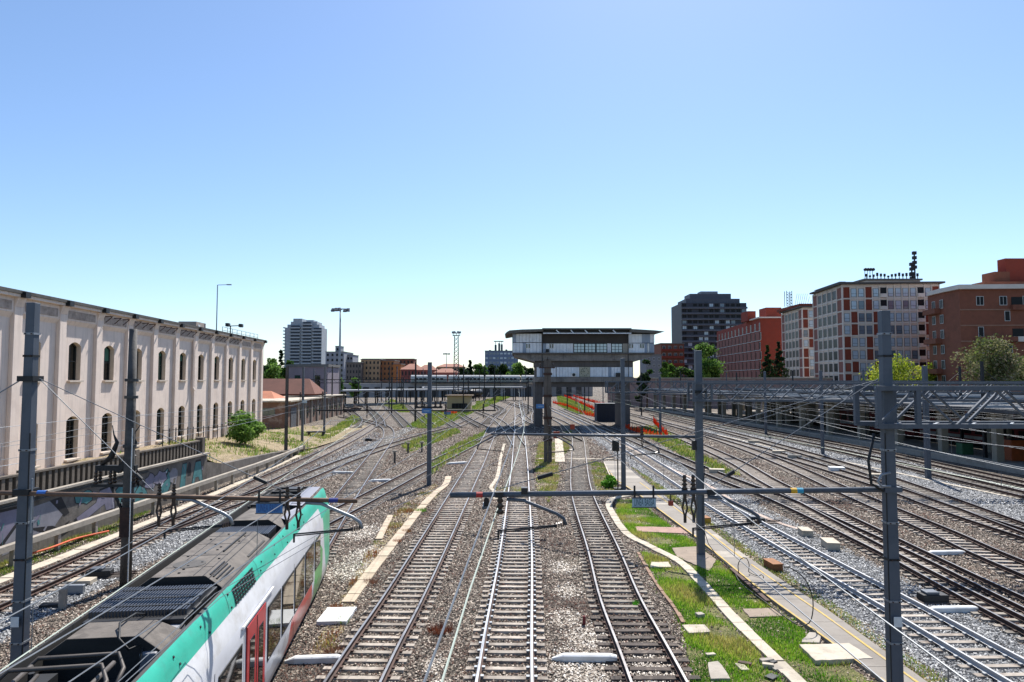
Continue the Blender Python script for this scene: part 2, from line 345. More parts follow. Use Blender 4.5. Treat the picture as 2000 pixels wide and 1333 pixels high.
def track(label, pts, kind='concrete', near=None, split=60., far=125., railm=None, allw=False, step=.6, sl_from=-99., sl_to=9999., mix=None, extra=0):
    """one track: two rails on sleepers along a surveyed centre line (world x, y)"""
    NT[0] += 1; dz = NT[0] * .003
    path = catmull([Vector((x, y, 0)) for x, y in pts], step)
    base = path[0].copy(); t = thing('railway_track', label, 'railway track', (base.x, base.y, 0), 'tracks of the yard')
    TRACKS[label] = path
    zt = .055 + dz
    n = len(path); nrm = []
    for i in range(n):
        d = (path[min(i + 1, n - 1)] - path[max(i - 1, 0)]).normalized(); nrm.append(Vector((d.y, -d.x, 0)))
    topm = railm or M_railtop
    for s in (-1, 1):
        b = MB(); k = 0; idx = [i for i in range(n) if i % 2 == 0 or i == n - 1]
        for i in idx:
            c = path[i] + nrm[i] * s * .7525
            for a, h in RAIL: q = c + nrm[i] * a; b.v.append((q.x, q.y, zt + .012 + h))
        m = len(RAIL)
        for j in range(len(idx) - 1):
            for e in range(m):
                e2 = (e + 1) % m; b.f.append((j * m + e, j * m + e2, (j + 1) * m + e2, (j + 1) * m + e)); b.m.append(1 if (e == 6 or (railm and ((2 <= e <= 10) if allw else (5 <= e <= 7)))) else 0)
        b.build('rail', [M_rust, topm], t)
    far_b = MB(); cnt = 0
    for i in range(n):
        y = path[i].y
        if y < sl_from or y > sl_to or y > far: continue
        kk = kind
        if mix and mix[0] < y < mix[1]: kk = mix[2]
        ang = math.atan2(nrm[i].y, nrm[i].x) + random.uniform(-.012, .012) * (3 if kk == 'wood' else 1)
        c = path[i] + nrm[i] * random.uniform(-.03, .03) * (2 if kk == 'wood' else 1)
        z = zt - .16 + random.uniform(-.012, .004)
        if y < split and cnt < 290:
            inst('sleeper', SL[kk], t, (c.x, c.y, z), ang); cnt += 1
        else:
            u = Vector((math.cos(ang), math.sin(ang), 0)); far_b.obox((c.x, c.y, z), u, 2.35, .25, .155)
    if far_b.v:
        o = far_b.build('sleepers', SL[kind].materials[0], t, fix=False); o['kind'] = 'stuff'
    # rail clips along the nearest stretch, a single joined set
    cl = MB()
    for i in range(n):
        if path[i].y > 42 or path[i].y < 10 or path[i].y < sl_from: continue
        for s in (-1, 1):
            for e in (-.11, .11):
                q = path[i] + nrm[i] * (s * .7525 + e); cl.box(q.x - .045, q.x + .045, q.y - .06, q.y + .06, zt - .01, zt + .05)
    if cl.v:
        o = cl.build('rail_clips', M_rust if railm is None else M_galv, t, fix=False); o['kind'] = 'stuff'
    return t

track('left rusty track with pale concrete sleepers beside the graffiti wall', [(-19.1, 6), (-19.3, 20), (-19.35, 30), (-19.8, 44.2), (-20.3, 56.1), (-21.2, 78.5), (-22.7, 101.7), (-25.5, 130), (-30, 165), (-36, 200)], split=75)
track('diverging track leaving the wall-side track and crossing toward the cream hut', [(-19.5, 36), (-18.9, 44), (-17.6, 55), (-16.9, 68), (-15.6, 82), (-12.6, 103.6), (-9.5, 122), (-8.0, 150)], kind='dim', sl_from=46)
track('track under the green and white train', [(-4.3, -12), (-7.0, 12), (-9.5, 32), (-11.8, 49.8), (-14.9, 75.9), (-17.6, 98), (-21.8, 118), (-28.5, 135), (-38, 152)], kind='dim', split=70)
track('oblique track running from the train toward the centre crossing', [(-11.6, 36), (-10.2, 46.3), (-7.9, 65.8), (-3.9, 94.9), (0.2, 121), (2.6, 140)], kind='dim', split=75, sl_from=44)
track('straight main track immediately right of the train', [(-4.5, 4), (-4.3, 19.4), (-4.1, 25.7), (-3.95, 33.4), (-3.7, 50.6), (-3.45, 71.1), (-3.3, 98), (-3.2, 120), (-2.2, 158), (0.3, 240)], split=80)
track('bright-railed main track at the centre of the picture', [(-.45, 4), (-.2, 19.4), (.2, 33.4), (.5, 50.6), (.8, 71.1), (1.2, 116.3), (1.5, 170.8), (1.6, 240)], railm=M_railbright, split=80)
track('rusty curving track with worn dark sleepers right of centre', [(3.7, 4), (3.98, 19.4), (4.05, 26.1), (4.4, 33.4), (5.1, 50.6), (6.9, 71.1), (8.9, 92.6), (9.6, 107.5), (9.4, 134.3), (6, 175), (3.4, 215)], kind='dim', mix=(0, 24.6, 'wood'), split=70)
track('relaid track with whitened rails along the walkway', [(14.6, 6), (14.2, 19.9), (14.1, 25.2), (13.85, 31.8), (13.6, 39.8), (13.5, 46.5), (13.7, 61.5), (13.9, 82.5), (13.7, 108.5), (12.0, 163), (9, 230)], railm=M_railbright, allw=True, split=58)
track('dark-railed track next to the relaid one, passing under the signal box', [(17.0, 8), (17.5, 23.8), (18.2, 33.6), (18.4, 47.5), (17.9, 54), (17.4, 64.7), (16.5, 97.4), (15.6, 130), (13.6, 190)], split=50, kind='dim')
track('crossing track merging into the dark-railed track', [(18.0, 16), (18.5, 27), (19.2, 37), (20.3, 50.6), (20.9, 57), (22.4, 69.8), (23.6, 91.8), (23.9, 116.3), (23, 150), (21, 190)], kind='concrete', split=50, sl_from=30)
track('pale-sleepered track in the middle of the right-hand yard', [(21.2, 12), (22.2, 30.2), (23.0, 36.8), (23.7, 43.5), (24.6, 51.5), (26.4, 66), (27.9, 85), (28.6, 110), (28.4, 150)], split=60)
track('rusty track beyond the pale-sleepered one', [(26.6, 14), (27.2, 37.1), (27.7, 44.9), (28.6, 53.5), (29.4, 77.4), (29.3, 100.8), (28.4, 140), (27, 190)], split=55)
track('turnout track parting from the rusty one', [(26.9, 30), (28.5, 40), (30.4, 52), (31.8, 64), (33.0, 84), (33.4, 112), (32.6, 160)], kind='dim', split=50, sl_from=36)
track('track running along the platform edge', [(38.6, 24), (39.8, 44), (40.5, 58), (41.4, 72), (41.7, 86), (40.4, 118), (38.0, 158), (35.5, 200)], kind='dim', split=45)
track('second track before the platform edge', [(35.2, 24), (36.4, 48), (37.2, 62), (37.9, 80), (37.6, 104), (36.2, 140), (33, 190)], kind='dim', split=45)
for i, (x0, x1, x2) in enumerate(((-30, -34, -58), (-25.5, -29.5, -50), (-21, -25, -43), (-16.5, -20, -36), (-12.5, -15.5, -30), (-8, -10.5, -22))):
    track(['outermost', 'second', 'third', 'fourth', 'fifth', 'innermost'][i] + ' of the thin far tracks fanning out left of the cream hut', [(x0 + 3, 118), (x1, 150), (x2, 230), (x2 * 1.35, 300)], kind='dim', split=0, far=230, step=.9)
track('short crossover between the straight and the bright-railed main track', [(-3.9, 90), (-1.4, 112), (.9, 130), (2.2, 152)], kind='dim', split=0, far=150)
track('crossover sweeping left out of the bright-railed main track', [(.9, 84), (-.6, 110), (-3.0, 138), (-8.5, 172), (-16, 205)], kind='dim', split=0, far=170)
track('crossover from the curving track into the bright-railed main track', [(8.6, 92), (6.3, 112), (3.6, 132), (2.0, 158)], kind='dim', split=0, far=150)
for i, (x0, x1, x2) in enumerate(((5.2, 3.5, -4), (8.5, 6.0, 1.), (-.8, -3, -12))):
    track(['middle', 'right', 'left'][i] + ' one of the far tracks twisting together beyond the signal box', [(x0 - 4, 128), (x0 - 3.5, 150), (x1, 190), (x2, 260)], kind='dim', split=0, far=230, step=.9)
# ------------------------------------------------------------------ left: warehouse, retaining wall, duct, embankment
M_wplaster = mat('warehouse_plaster', 'e0cfc2', .9, var=.07, scale=.6, bump=.12, tint='cdbbaf', tintamt=.5, tscale=.35, streak=.22)
M_wpeel = mat('warehouse_peeling', 'a8998e', .95, var=.3, scale=2.5, bump=.5, tint='8d8077', tintamt=.8, tscale=1.6)
M_coping = mat('coping_dark', '4b4946', .8, var=.25, scale=1.5, tint='2a2a2a', tintamt=.5)
M_blkglass = glass('old_glass', '0f1413', .12, .35, '2f4a40')
M_wframe = mat('window_steel', '2d302e', .6, var=.2)
M_reveal = mat('reveal_plaster', 'c4b6a6', .9, var=.12, scale=2.)
M_sill = mat('sill_stone', 'bcb0a2', .85, var=.12)

FU = Vector((-.08, 1, 0)).normalized(); FN = Vector((FU.y, -FU.x, 0))     # along the facade, and out of it
FO = Vector((-27, 0, 0))
def fpos(Y, out=0., z=0.):        # point of the facade at distance Y
    p = FO + FU * (Y / FU.y) + FN * out; return Vector((p.x, p.y, z))
BAY = 27 * .1765; Y0 = 27 * 1.52
KS = range(-3, 11)
wh = thing('warehouse', 'long cream plastered warehouse with pilasters and two rows of arched windows', 'building', fpos(Y0, -5, 0))
def arch(w, z0, z1, rise=.28, n=8):
    """opening outline, seen from outside: bottom left, bottom right, then over the arch back"""
    pts = [(-w / 2, z0), (w / 2, z0)]
    for i in range(n + 1):
        a = -1 + 2 * i / n; pts.append((-a * w / 2, z1 - rise * a * a))
    return pts
LOW = (2.85, 5.8); UPP = (8.32, 11.0); WW = 1.54
ZT, ZB, ZREC = 13.55, .3, 12.15
def fp(s, z, out): p = fpos(Y0, out, z) + FU * s; return p
wb = MB()
for k in KS:
    s0, s1 = k * BAY, (k + 1) * BAY; cs = s0 + .8 + (BAY - .8) * .40; xl, xr = cs - WW / 2, cs + WW / 2
    def q(a, b, c, d): wb.add([fp(a, c, 0), fp(b, c, 0), fp(b, d, 0), fp(a, d, 0)], [(0, 1, 2, 3)])
    q(s0, xl, ZB, ZT); q(xr, s1, ZB, ZT); q(xl, xr, ZB, LOW[0])
    for (za, zb), top in ((LOW, UPP[0]), (UPP, ZT)):
        n = 8
        for i in range(n):
            a, b = -1 + 2 * i / n, -1 + 2 * (i + 1) / n
            wb.add([fp(cs + a * WW / 2, zb - .28 * a * a, 0), fp(cs + b * WW / 2, zb - .28 * b * b, 0), fp(cs + b * WW / 2, top, 0), fp(cs + a * WW / 2, top, 0)], [(0, 1, 2, 3)])
sE, sW = KS[-1] * BAY + BAY + .8, KS[0] * BAY
for a, b in (((sE, 0), (sE, -24)), ((sE, -24), (sW, -24)), ((sW, -24), (sW, 0))):
    wb.add([fp(a[0], ZB, a[1]), fp(b[0], ZB, b[1]), fp(b[0], ZT, b[1]), fp(a[0], ZT, a[1])], [(0, 1, 2, 3)])
wb.add([fp(sE - .8, ZB, 0), fp(sE, ZB, 0), fp(sE, ZT, 0), fp(sE - .8, ZT, 0)], [(0, 1, 2, 3)])
wb.build('wall', M_wplaster, wh, fix=False)
rf = MB(); rf.add([fp(sW, ZT, .0), fp(sE, ZT, .0), fp(sE, ZT, -24), fp(sW, ZT, -24)], [(0, 1, 2, 3)]); rf.build('roof', M_coping, wh)
# coping along the parapet
cp = MB(); L = (sE - sW) + .3
cp.bar(fp(sW, ZT + .12, .2), fp(sE + .15, ZT + .12, .2), .75, .2); cp.bar(fp(sW, ZT - .08, .3), fp(sE + .15, ZT - .08, .3), .36, .19, 1)
cp.build('coping', [M_coping, M_wplaster], wh)
# attic band over the recessed panels, one per bay, with a sloped underside
for k in KS:
    a, b = k * BAY + .8, (k + 1) * BAY
    at = MB(); at.extrude([(0, ZREC - .02), (.2, ZREC + .3), (.2, ZT - .02), (0, ZT - .02)], fp(a + .002, 0, .002), FN, (0, 0, 1), FU * (b - a - .004)); at.build('attic_band', M_wplaster, wh)
    pe = MB(); pe.extrude([(0, ZREC + .42), (.035, ZREC + .44), (.035, ZREC + .95), (0, ZREC + .98)], fp(a + .25, 0, .202), FN, (0, 0, 1), FU * (b - a - .5)); pe.build('peeling_strip', M_wpeel, wh)
    # steel brackets along the attic
    if 2 <= k <= 8:
        for j in range(3):
            s = a + .4 + j * 1.35; br = MB(); br.bar(fp(s, ZREC + 1.0, .19), fp(s, ZREC + 1.0, .75), .07, .07); br.bar(fp(s, ZREC + .55, .24), fp(s, ZREC + .97, .7), .05, .05); br.build('bracket', M_rust, wh)
def pil(k):
    s = k * BAY; p = MB()
    prof = [(0, 0), (.8, 0), (.8, .25), (.0, .25)]
    p.extrude(prof, fp(s, ZB, .003), FU, FN, (0, 0, ZT - ZB - .75))
    # tapering head
    v = [fp(s, ZT - .75, .003), fp(s + .8, ZT - .75, .003), fp(s + .8, ZT - .75, .253), fp(s, ZT - .75, .253), fp(s, ZT - .19, .003), fp(s + .8, ZT - .19, .003), fp(s + .8, ZT - .19, .46), fp(s, ZT - .19, .46)]
    p.add(v, [(0, 1, 2, 3), (4, 5, 6, 7), (0, 1, 5, 4), (1, 2, 6, 5), (2, 3, 7, 6), (3, 0, 4, 7)])
    p.build('pilaster', M_wplaster, wh, bevel=.02)
    sc = MB(); sc.bar(fp(s + .15, ZT - .02, .63), fp(s + .65, ZT - .02, .63), .3, .34); sc.build('scupper', M_black, wh)
for k in list(KS) + [KS[-1] + 1]: pil(k)
# windows
def wh_window(k, z0, z1, upper):
    cs = k * BAY + .8 + (BAY - .8) * .40; dep = -.42; out = arch(WW, z0, z1); n = len(out)
    w = MB()
    for i in range(n):      # reveal
        a, b = out[i], out[(i + 1) % n]
        w.add([fp(cs + a[0], a[1], 0), fp(cs + b[0], b[1], 0), fp(cs + b[0], b[1], dep), fp(cs + a[0], a[1], dep)], [(0, 1, 2, 3)])
    win = w.build('window', M_reveal, wh, fix=False)
    pn = MB(); pn.add([fp(cs + a, z, dep + .02) for a, z in out], [tuple(range(n))]); pn.build('pane', M_blkglass, win, fix=False)
    fr = MB(); h = z1 - z0
    for i in range(n):
        a, b = out[i], out[(i + 1) % n]
        fr.bar(fp(cs + a[0] * .95, z0 + (a[1] - z0) * .985 + .03, dep + .06), fp(cs + b[0] * .95, z0 + (b[1] - z0) * .985 + .03, dep + .06), .09, .07)
    if upper:
        fr.bar(fp(cs - WW / 2, z0 + h * .5, dep + .06), fp(cs + WW / 2, z0 + h * .5, dep + .06), .07, .07)
        fr.bar(fp(cs - .02, z0, dep + .06), fp(cs - .02, z1 - .05, dep + .06), .06, .06)
    else:
        for j in range(1, 9): fr.bar(fp(cs - WW / 2, z0 + h * j / 9.3, dep + .06), fp(cs + WW / 2, z0 + h * j / 9.3, dep + .06), .045, .04)
        for j in (-.27, .27): fr.bar(fp(cs + j, z0, dep + .06), fp(cs + j, z1 - .1, dep + .06), .045, .04)
    fr.build('frame', M_wframe, win)
    if upper and (k * 7) % 5 in (0, 3, 4):
        bl = MB(); f0 = random.choice((.55, .7, .82)); zc = z0 + h * f0
        bl.add([fp(cs - WW * .46, zc, dep + .035), fp(cs + WW * .46, zc, dep + .035), fp(cs + WW * .46, z1 - .3, dep + .035), fp(cs, z1 - .08, dep + .035), fp(cs - WW * .46, z1 - .3, dep + .035)], [(0, 1, 2, 3, 4)])
        bl.build('blind', mat('blind_green', '3d6a58', .8, var=.2), win, fix=False)
    si = MB(); si.bar(fp(cs - WW / 2 - .12, z0 - .07, .08), fp(cs + WW / 2 + .12, z0 - .07, .08), .26, .12); si.build('sill', M_sill, win)
for k in KS:
    wh_window(k, *LOW, False); wh_window(k, *UPP, True)
dp = MB(); s = 6 * BAY - .25; dp.tube([fp(s, ZT - .5, .2), fp(s, 7.6, .2), fp(s, 7.3, .35), fp(s, 7.2, .2)], .09, 6); dp.build('downpipe', M_wplaster, wh)
# rooftop railing at the far end
rl = MB()
for i in range(9):
    s = 8.2 * BAY + i * (3.0 * BAY / 8); rl.bar(fp(s, ZT + .2, -.6), fp(s, ZT + 1.0, -.6), .05)
for z in (.6, 1.0): rl.bar(fp(8.2 * BAY, ZT + z, -.6), fp(11.2 * BAY, ZT + z, -.6), .045)
rl.build('roof_railing', M_galv, wh)
rbx = MB(); rbx.obox(fp(8.3 * BAY, ZT + .01, -4.2), FU, 3.0, 2.0, 1.5); rbx.build('roof_hut', mat('hut_plaster', 'a3968a', .9, var=.15), wh)
rbw = MB(); rbw.obox(fp(8.3 * BAY - .7, ZT + .7, -3.18), FU, .6, .06, .5); rbw.build('hut_window', M_white, wh)
rb2 = MB(); rb2.obox(fp(6.3 * BAY, ZT + .01, -4.2), FU, 3., 2., .75); rb2.build('roof_box', mat('hut_plaster', 'a3968a', .9), wh)
def lamp_pole(name, label, base, h, arm, r=.05, cat='lamp post'):
    t = thing(name, label, cat, base); b = Vector(base)
    p = MB(); p.tube([b, b + Vector((0, 0, h))], [r * 1.4, r], 8); p.build('pole', M_galv, t)
    a = MB(); a.tube([b + Vector((0, 0, h)), b + Vector((arm, 0, h + .05))], r * .7, 6); a.build('arm', M_galv, t)
    hd = MB(); hd.box(b.x + arm - .45, b.x + arm + .1, b.y - .12, b.y + .12, h + b.z - .02, h + b.z + .1); hd.build('lamp_head', M_galv, t)
lamp_pole('street_lamp', 'thin lamp post with a single arm rising above the warehouse roof', fp(8.95 * BAY, ZT, -2.5), 6.4, 1.6, .055)
# roof loudspeakers / floodlight cluster
fl = thing('floodlight', 'dark floodlight bracket on the warehouse parapet near the lamp post', 'floodlight', fp(8.6 * BAY, ZT + .2, -.3))
fb = MB(); b0 = fp(8.6 * BAY, ZT + .2, -.3); fb.bar(b0, b0 + Vector((0, 0, 1.0)), .1); fb.bar(b0 + Vector((-.2, -.3, 1.)), b0 + Vector((.9, .9, 1.15)), .1); fb.build('bracket', M_dark, fl)
for dx, dy in ((-.2, -.3), (.9, .9)):
    q = MB(); q.obox(b0 + Vector((dx, dy, .95)), FU, .7, .4, .4); q.build('lamp_head', M_black, fl, bevel=.04)

# retaining wall with graffiti -------------------------------------------------
WX = -23.25
def graffiti_mat():
    m = mat('retaining_wall_concrete', '6f6861', .9, var=.25, scale=1.1, bump=.4, tint='4a443e', tintamt=.7, tscale=.5, coords='World', streak=.35)
    return m
M_rwall = graffiti_mat()
rw = thing('retaining_wall', 'dark concrete retaining wall painted with graffiti below the warehouse', 'wall', (WX, 40, 0))
b = MB()
prof = [(8, 2.85), (52.5, 2.75)]
b.add([(WX, 8, 0), (WX, 52.5, 0), (WX, 52.5, 2.7), (WX, 8, 2.8), (WX - .7, 8, 0), (WX - .7, 52.5, 0), (WX - .7, 52.5, 2.7), (WX - .7, 8, 2.8)], [(0, 1, 2, 3), (4, 5, 6, 7), (3, 2, 6, 7), (0, 3, 7, 4), (1, 2, 6, 5)])
b.build('wall', M_rwall, rw)
lg = MB(); lg.bar((WX + .06, 8, 2.86), (WX + .06, 52.5, 2.77), .3, .12); lg.build('ledge', M_conc, rw)
lg = MB(); lg.bar((WX + .04, 8, 2.55), (WX + .04, 44, 2.5), .14, .07); lg.build('pipe', M_mast_old, rw)
# painted graffiti: flat paint shapes on the wall
GC = {'l': mat('graffiti_lilac', '7d7888', .7, var=.25, scale=1.2), 't': mat('graffiti_teal', '467c7d', .7, var=.25, scale=1.5), 'k': mat('graffiti_black', '1b1a1e', .7, var=.3), 'g': mat('graffiti_grey', '86848a', .7, var=.25, scale=1.3), 'w': mat('graffiti_white', 'c8c8cc', .7, var=.1)}
def gpaint(poly, c, lift, outline=True):
    if outline and c in 'tl':
        cy = sum(p[0] for p in poly) / len(poly); cz = sum(p[1] for p in poly) / len(poly); gpaint([(cy + (y - cy) * 1.1, min(2.47, max(.12, cz + (z - cz) * 1.14))) for y, z in poly], 'k', lift - .0003, False)
    q = MB(); q.add([(WX + lift, y, z) for y, z in poly], [tuple(range(len(poly)))]); o = q.build('graffiti', GC[c], rw, fix=False)
    if o.data.polygons[0].normal.x < 0: o.data.flip_normals()
def blob(y, z, ry, rz, n=14, jag=.25):
    return [(y + math.cos(a) * ry * (1 + random.uniform(-jag, jag)), max(.15, min(2.45, z + math.sin(a) * rz * (1 + random.uniform(-jag, jag))))) for a in [2 * math.pi * i / n for i in range(n)]]
gpaint([(26.5, .4), (30.4, .3), (31.6, 1.0), (33.2, 2.3), (31.0, 2.35), (29.2, 1.9), (27.2, 2.2), (26.2, 1.4)], 'l', .006)
gpaint([(31.6, .35), (34.6, .5), (36.0, 1.6), (35.2, 2.3), (33.4, 2.2), (32.0, 1.5)], 'g', .005)
gpaint([(33.2, 1.25), (35.0, 1.0), (35.9, .6), (36.4, 1.0), (36.0, .9), (36.6, .5), (35.8, .3), (34.4, .75)], 'k', .009)
gpaint(blob(30.2, 1.35, .55, .42, 12, .1), 'k', .009); gpaint(blob(30.2, 1.35, .38, .28, 12, .05), 'w', .012); gpaint(blob(30.22, 1.35, .2, .17, 10, .05), 'k', .015)
gpaint([(29.2, .35), (31.4, .4), (31.9, .8), (30.6, .55), (30.2, .75)], 'k', .0125)
gpaint([(27, .9), (28.6, 2.0), (28.9, 1.7), (27.6, .6)], 'k', .010)
gpaint([(34.7, 2.3), (35.6, 2.35), (36.3, 1.4), (35.9, 1.3)], 'k', .008)
gpaint([(36.9, 1.0), (38.6, 1.5), (38.9, 2.1), (40.2, 2.2), (40.4, .9), (39.6, .9), (39.4, 1.3), (37.2, .6)], 'l', .007)
gpaint(blob(37.6, 2.0, .8, .35), 't', .006); gpaint(blob(41.6, 1.6, 1.2, .65), 't', .0075); gpaint(blob(43.2, 1.1, .8, .6), 't', .0085)
gpaint(blob(44.4, 1.8, .7, .5), 'l', .0065); gpaint(blob(46.3, 1.5, .8, .85), 't', .0055); gpaint(blob(45.6, 1.9, .9, .4), 'l', .0105)
gpaint([(48.2, .6), (48.6, 2.4), (49.2, 2.4), (49.0, .6)], 't', .0072); gpaint([(50.0, .7), (50.6, 2.3), (51.4, 2.3), (51.8, .7), (51.3, .7), (51.1, 1.2), (50.6, 1.2), (50.4, .7)], 't', .0082)
gpaint(blob(47.3, 1.9, .6, .4), 'g', .0091); gpaint(blob(49.6, 1.9, .35, .5), 'k', .0044); gpaint(blob(24, 1.3, 1.7, .9), 'l', .0047); gpaint(blob(22, 1.5, 1.3, .7), 'g', .0057); gpaint(blob(19, 1.4, 1.6, .8), 't', .0052)
for k in range(46):
    y = random.uniform(25, 52); z = random.uniform(.3, 2.2); L = random.uniform(.15, .7); a = random.uniform(0, 3.1); w = random.uniform(.03, .09); dy, dz = math.cos(a) * L, math.sin(a) * L * .6; ny, nz = -math.sin(a) * w, math.cos(a) * w
    gpaint([(y - ny, max(.1, z - nz)), (y + dy - ny, max(.1, min(2.45, z + dz - nz))), (y + dy + ny, max(.14, min(2.47, z + dz + nz))), (y + ny, max(.14, z + nz))], random.choice('wkkgtl'), .016 + k * .0003, False)
for k in range(30):
    y = random.uniform(26, 52); z = random.uniform(.9, 2.0); gpaint([(y, z), (y + .03, z), (y + .025, z - random.uniform(.2, .7)), (y + .005, z - random.uniform(.2, .7))], random.choice('wlt'), .031 + k * .0002, False)
# concrete rib fence on the wall
rfence = thing('rib_fence', 'dark ribbed concrete fence standing on top of the graffiti wall', 'fence', (WX - .45, 30, 2.8))
M_rib = mat('rib_concrete', '6e6459', .9, var=.25, scale=2., bump=.3, tint='4b443d', tintamt=.6, streak=.3)
bp = MB(); bp.add([(WX - .5, 8, 2.8), (WX - .5, 52.3, 2.74), (WX - .5, 52.3, 3.74), (WX - .5, 8, 3.92)], [(0, 1, 2, 3)]); bp.add([(WX - .56, 8, 2.8), (WX - .56, 52.3, 2.74), (WX - .56, 52.3, 3.74), (WX - .56, 8, 3.92)], [(3, 2, 1, 0)]); bp.build('back_panel', M_rib, rfence)
rib_me = MB().box(-.09, .09, -.11, .11, 0, 1.03).mesh('rib', M_rib)
y = 14.0
while y < 52: inst('rib', rib_me, rfence, (WX - .4, y, 2.83 - (y - 8) * .0014), 0, (1, 1, 1 - (y - 8) * .0028)); y += .46
tp = MB(); tp.bar((WX - .42, 8, 3.93), (WX - .42, 52.3, 3.75), .3, .1); tp.build('top_rail', M_rib, rfence)
for yy in (33.5, 43.0, 52.2):
    q = MB(); q.box(WX - .7, WX - .15, yy - .22, yy + .22, 2.78, 3.99); q.build('pillar', M_rib, rfence)
# lower wall going on beyond the fence
lw = thing('low_wall', 'plain stained retaining wall falling away past the graffiti', 'wall', (WX, 60, 0))
b = MB(); top = [(52.5, 2.1), (56, 1.55), (62, 1.35), (68, 1.1), (74, .8), (82, .3)]
for (ya, za), (yb, zb) in zip(top, top[1:]):
    xa, xb = WX - (ya - 52.5) * .03, WX - (yb - 52.5) * .03
    b.add([(xa, ya, 0), (xb, yb, 0), (xb, yb, zb), (xa, ya, za), (xa - .5, ya, za), (xb - .5, yb, zb)], [(0, 1, 2, 3), (3, 2, 5, 4)])
b.build('wall', M_rwall, lw, fix=False)
# cable duct on short posts
dc = thing('cable_duct', 'pale concrete cable duct on short posts in front of the graffiti wall', 'cable duct', (-22.35, 40, 0))
b = MB(); dpts = [Vector((-22.3, y, .95)) for y in (8, 20, 32, 44, 54)] + [Vector((-22.35, 60, .92)), Vector((-22.75, 66, .85)), Vector((-23.3, 72, .75)), (-24.2, 80, .6)]
for a, c in zip(dpts, dpts[1:]): b.bar(a, Vector(c) + (Vector(c) - Vector(a)).normalized() * .01, .3, .26)
b.build('duct', M_conc, dc)
for yy in range(10, 80, 3):
    x = -22.3 - max(0, yy - 58) * .075; q = MB(); q.box(x - .1, x + .1, yy - .1, yy + .1, 0, .83); q.build('post', M_conc, dc)
# embankment
def height_grid(name, x0, x1, y0, y1, nx, ny, fz, m):
    b = MB()
    for j in range(ny + 1):
        for i in range(nx + 1):
            x = x0 + (x1 - x0) * i / nx; y = y0 + (y1 - y0) * j / ny; b.v.append((x, y, fz(x, y)))
    for j in range(ny):
        for i in range(nx):
            a = j * (nx + 1) + i; b.f.append((a, a + 1, a + nx + 2, a + nx + 1)); b.m.append(0)
    o = b.build(name, m, fix=False, smooth=True); o['kind'] = 'structure'; return o
def emb(x, y):
    wt = np.interp(y, [8, 52.5, 56, 62, 68, 74, 82, 100], [2.6, 2.5, 1.5, 1.3, 1.05, .75, .25, .02])
    edge = WX - .55 - max(0, y - 52.5) * .03; d = max(0, edge - x); t = min(1, d / 7.)
    back = np.interp(y, [8, 60, 92, 100, 125], [2.6, 2.6, 1.2, .3, -.05])
    n = .12 * math.sin(x * 2.1 + y * .7) * math.sin(y * 1.3 - x) if t > .05 else 0
    return wt + (max(back, wt) - wt) * t + n * t if d > 0 else wt - .03
height_grid('embankment', -48, WX - .5, 8, 124, 30, 110, lambda x, y: emb(x, y), M_dirt)
# concrete cable path along the track: separate slabs
def slab_path(name, label, pts, w, m, z=.07, L=1.0, cat='cable trough', gap=.02, wj=0.):
    path = catmull([Vector((p[0], p[1], 0)) for p in pts], L); t = thing(name, label, cat, (path[0].x, path[0].y, 0)); poly_l, poly_r = [], []
    n = len(path); nr = []
    for i in range(n):
        d = (path[min(i + 1, n - 1)] - path[max(i - 1, 0)]).normalized(); nr.append(Vector((d.y, -d.x, 0)))
    for i in range(n - 1):
        a, c = path[i], path[i + 1]; d = (c - a).normalized(); zz = z + random.uniform(-.014, .014); ww = w * (1 + random.uniform(-wj, wj))
        a2, c2 = a + d * gap, c - d * gap * .5
        q = [a2 - nr[i] * ww / 2, a2 + nr[i] * ww / 2, c2 + nr[i + 1] * ww / 2, c2 - nr[i + 1] * ww / 2]
        s = MB(); s.prism([(v.x, v.y) for v in q], -.02, zz); s.build('slab', m, t)
    EXCL.append([tuple((path[i] - nr[i] * (w / 2 + .03))[:2]) for i in range(n)] + [tuple((path[i] + nr[i] * (w / 2 + .03))[:2]) for i in reversed(range(n))])
    return t
slab_path('cable_trough', 'pale slab-covered cable trough between the graffiti wall and the left track', [(-21.3, 10), (-21.3, 25), (-21.2, 37), (-21.7, 50), (-22.5, 62), (-23.6, 78), (-25.2, 92), (-27.3, 110), (-28.5, 125)], .62, M_conc_pale, .07, 1.6)
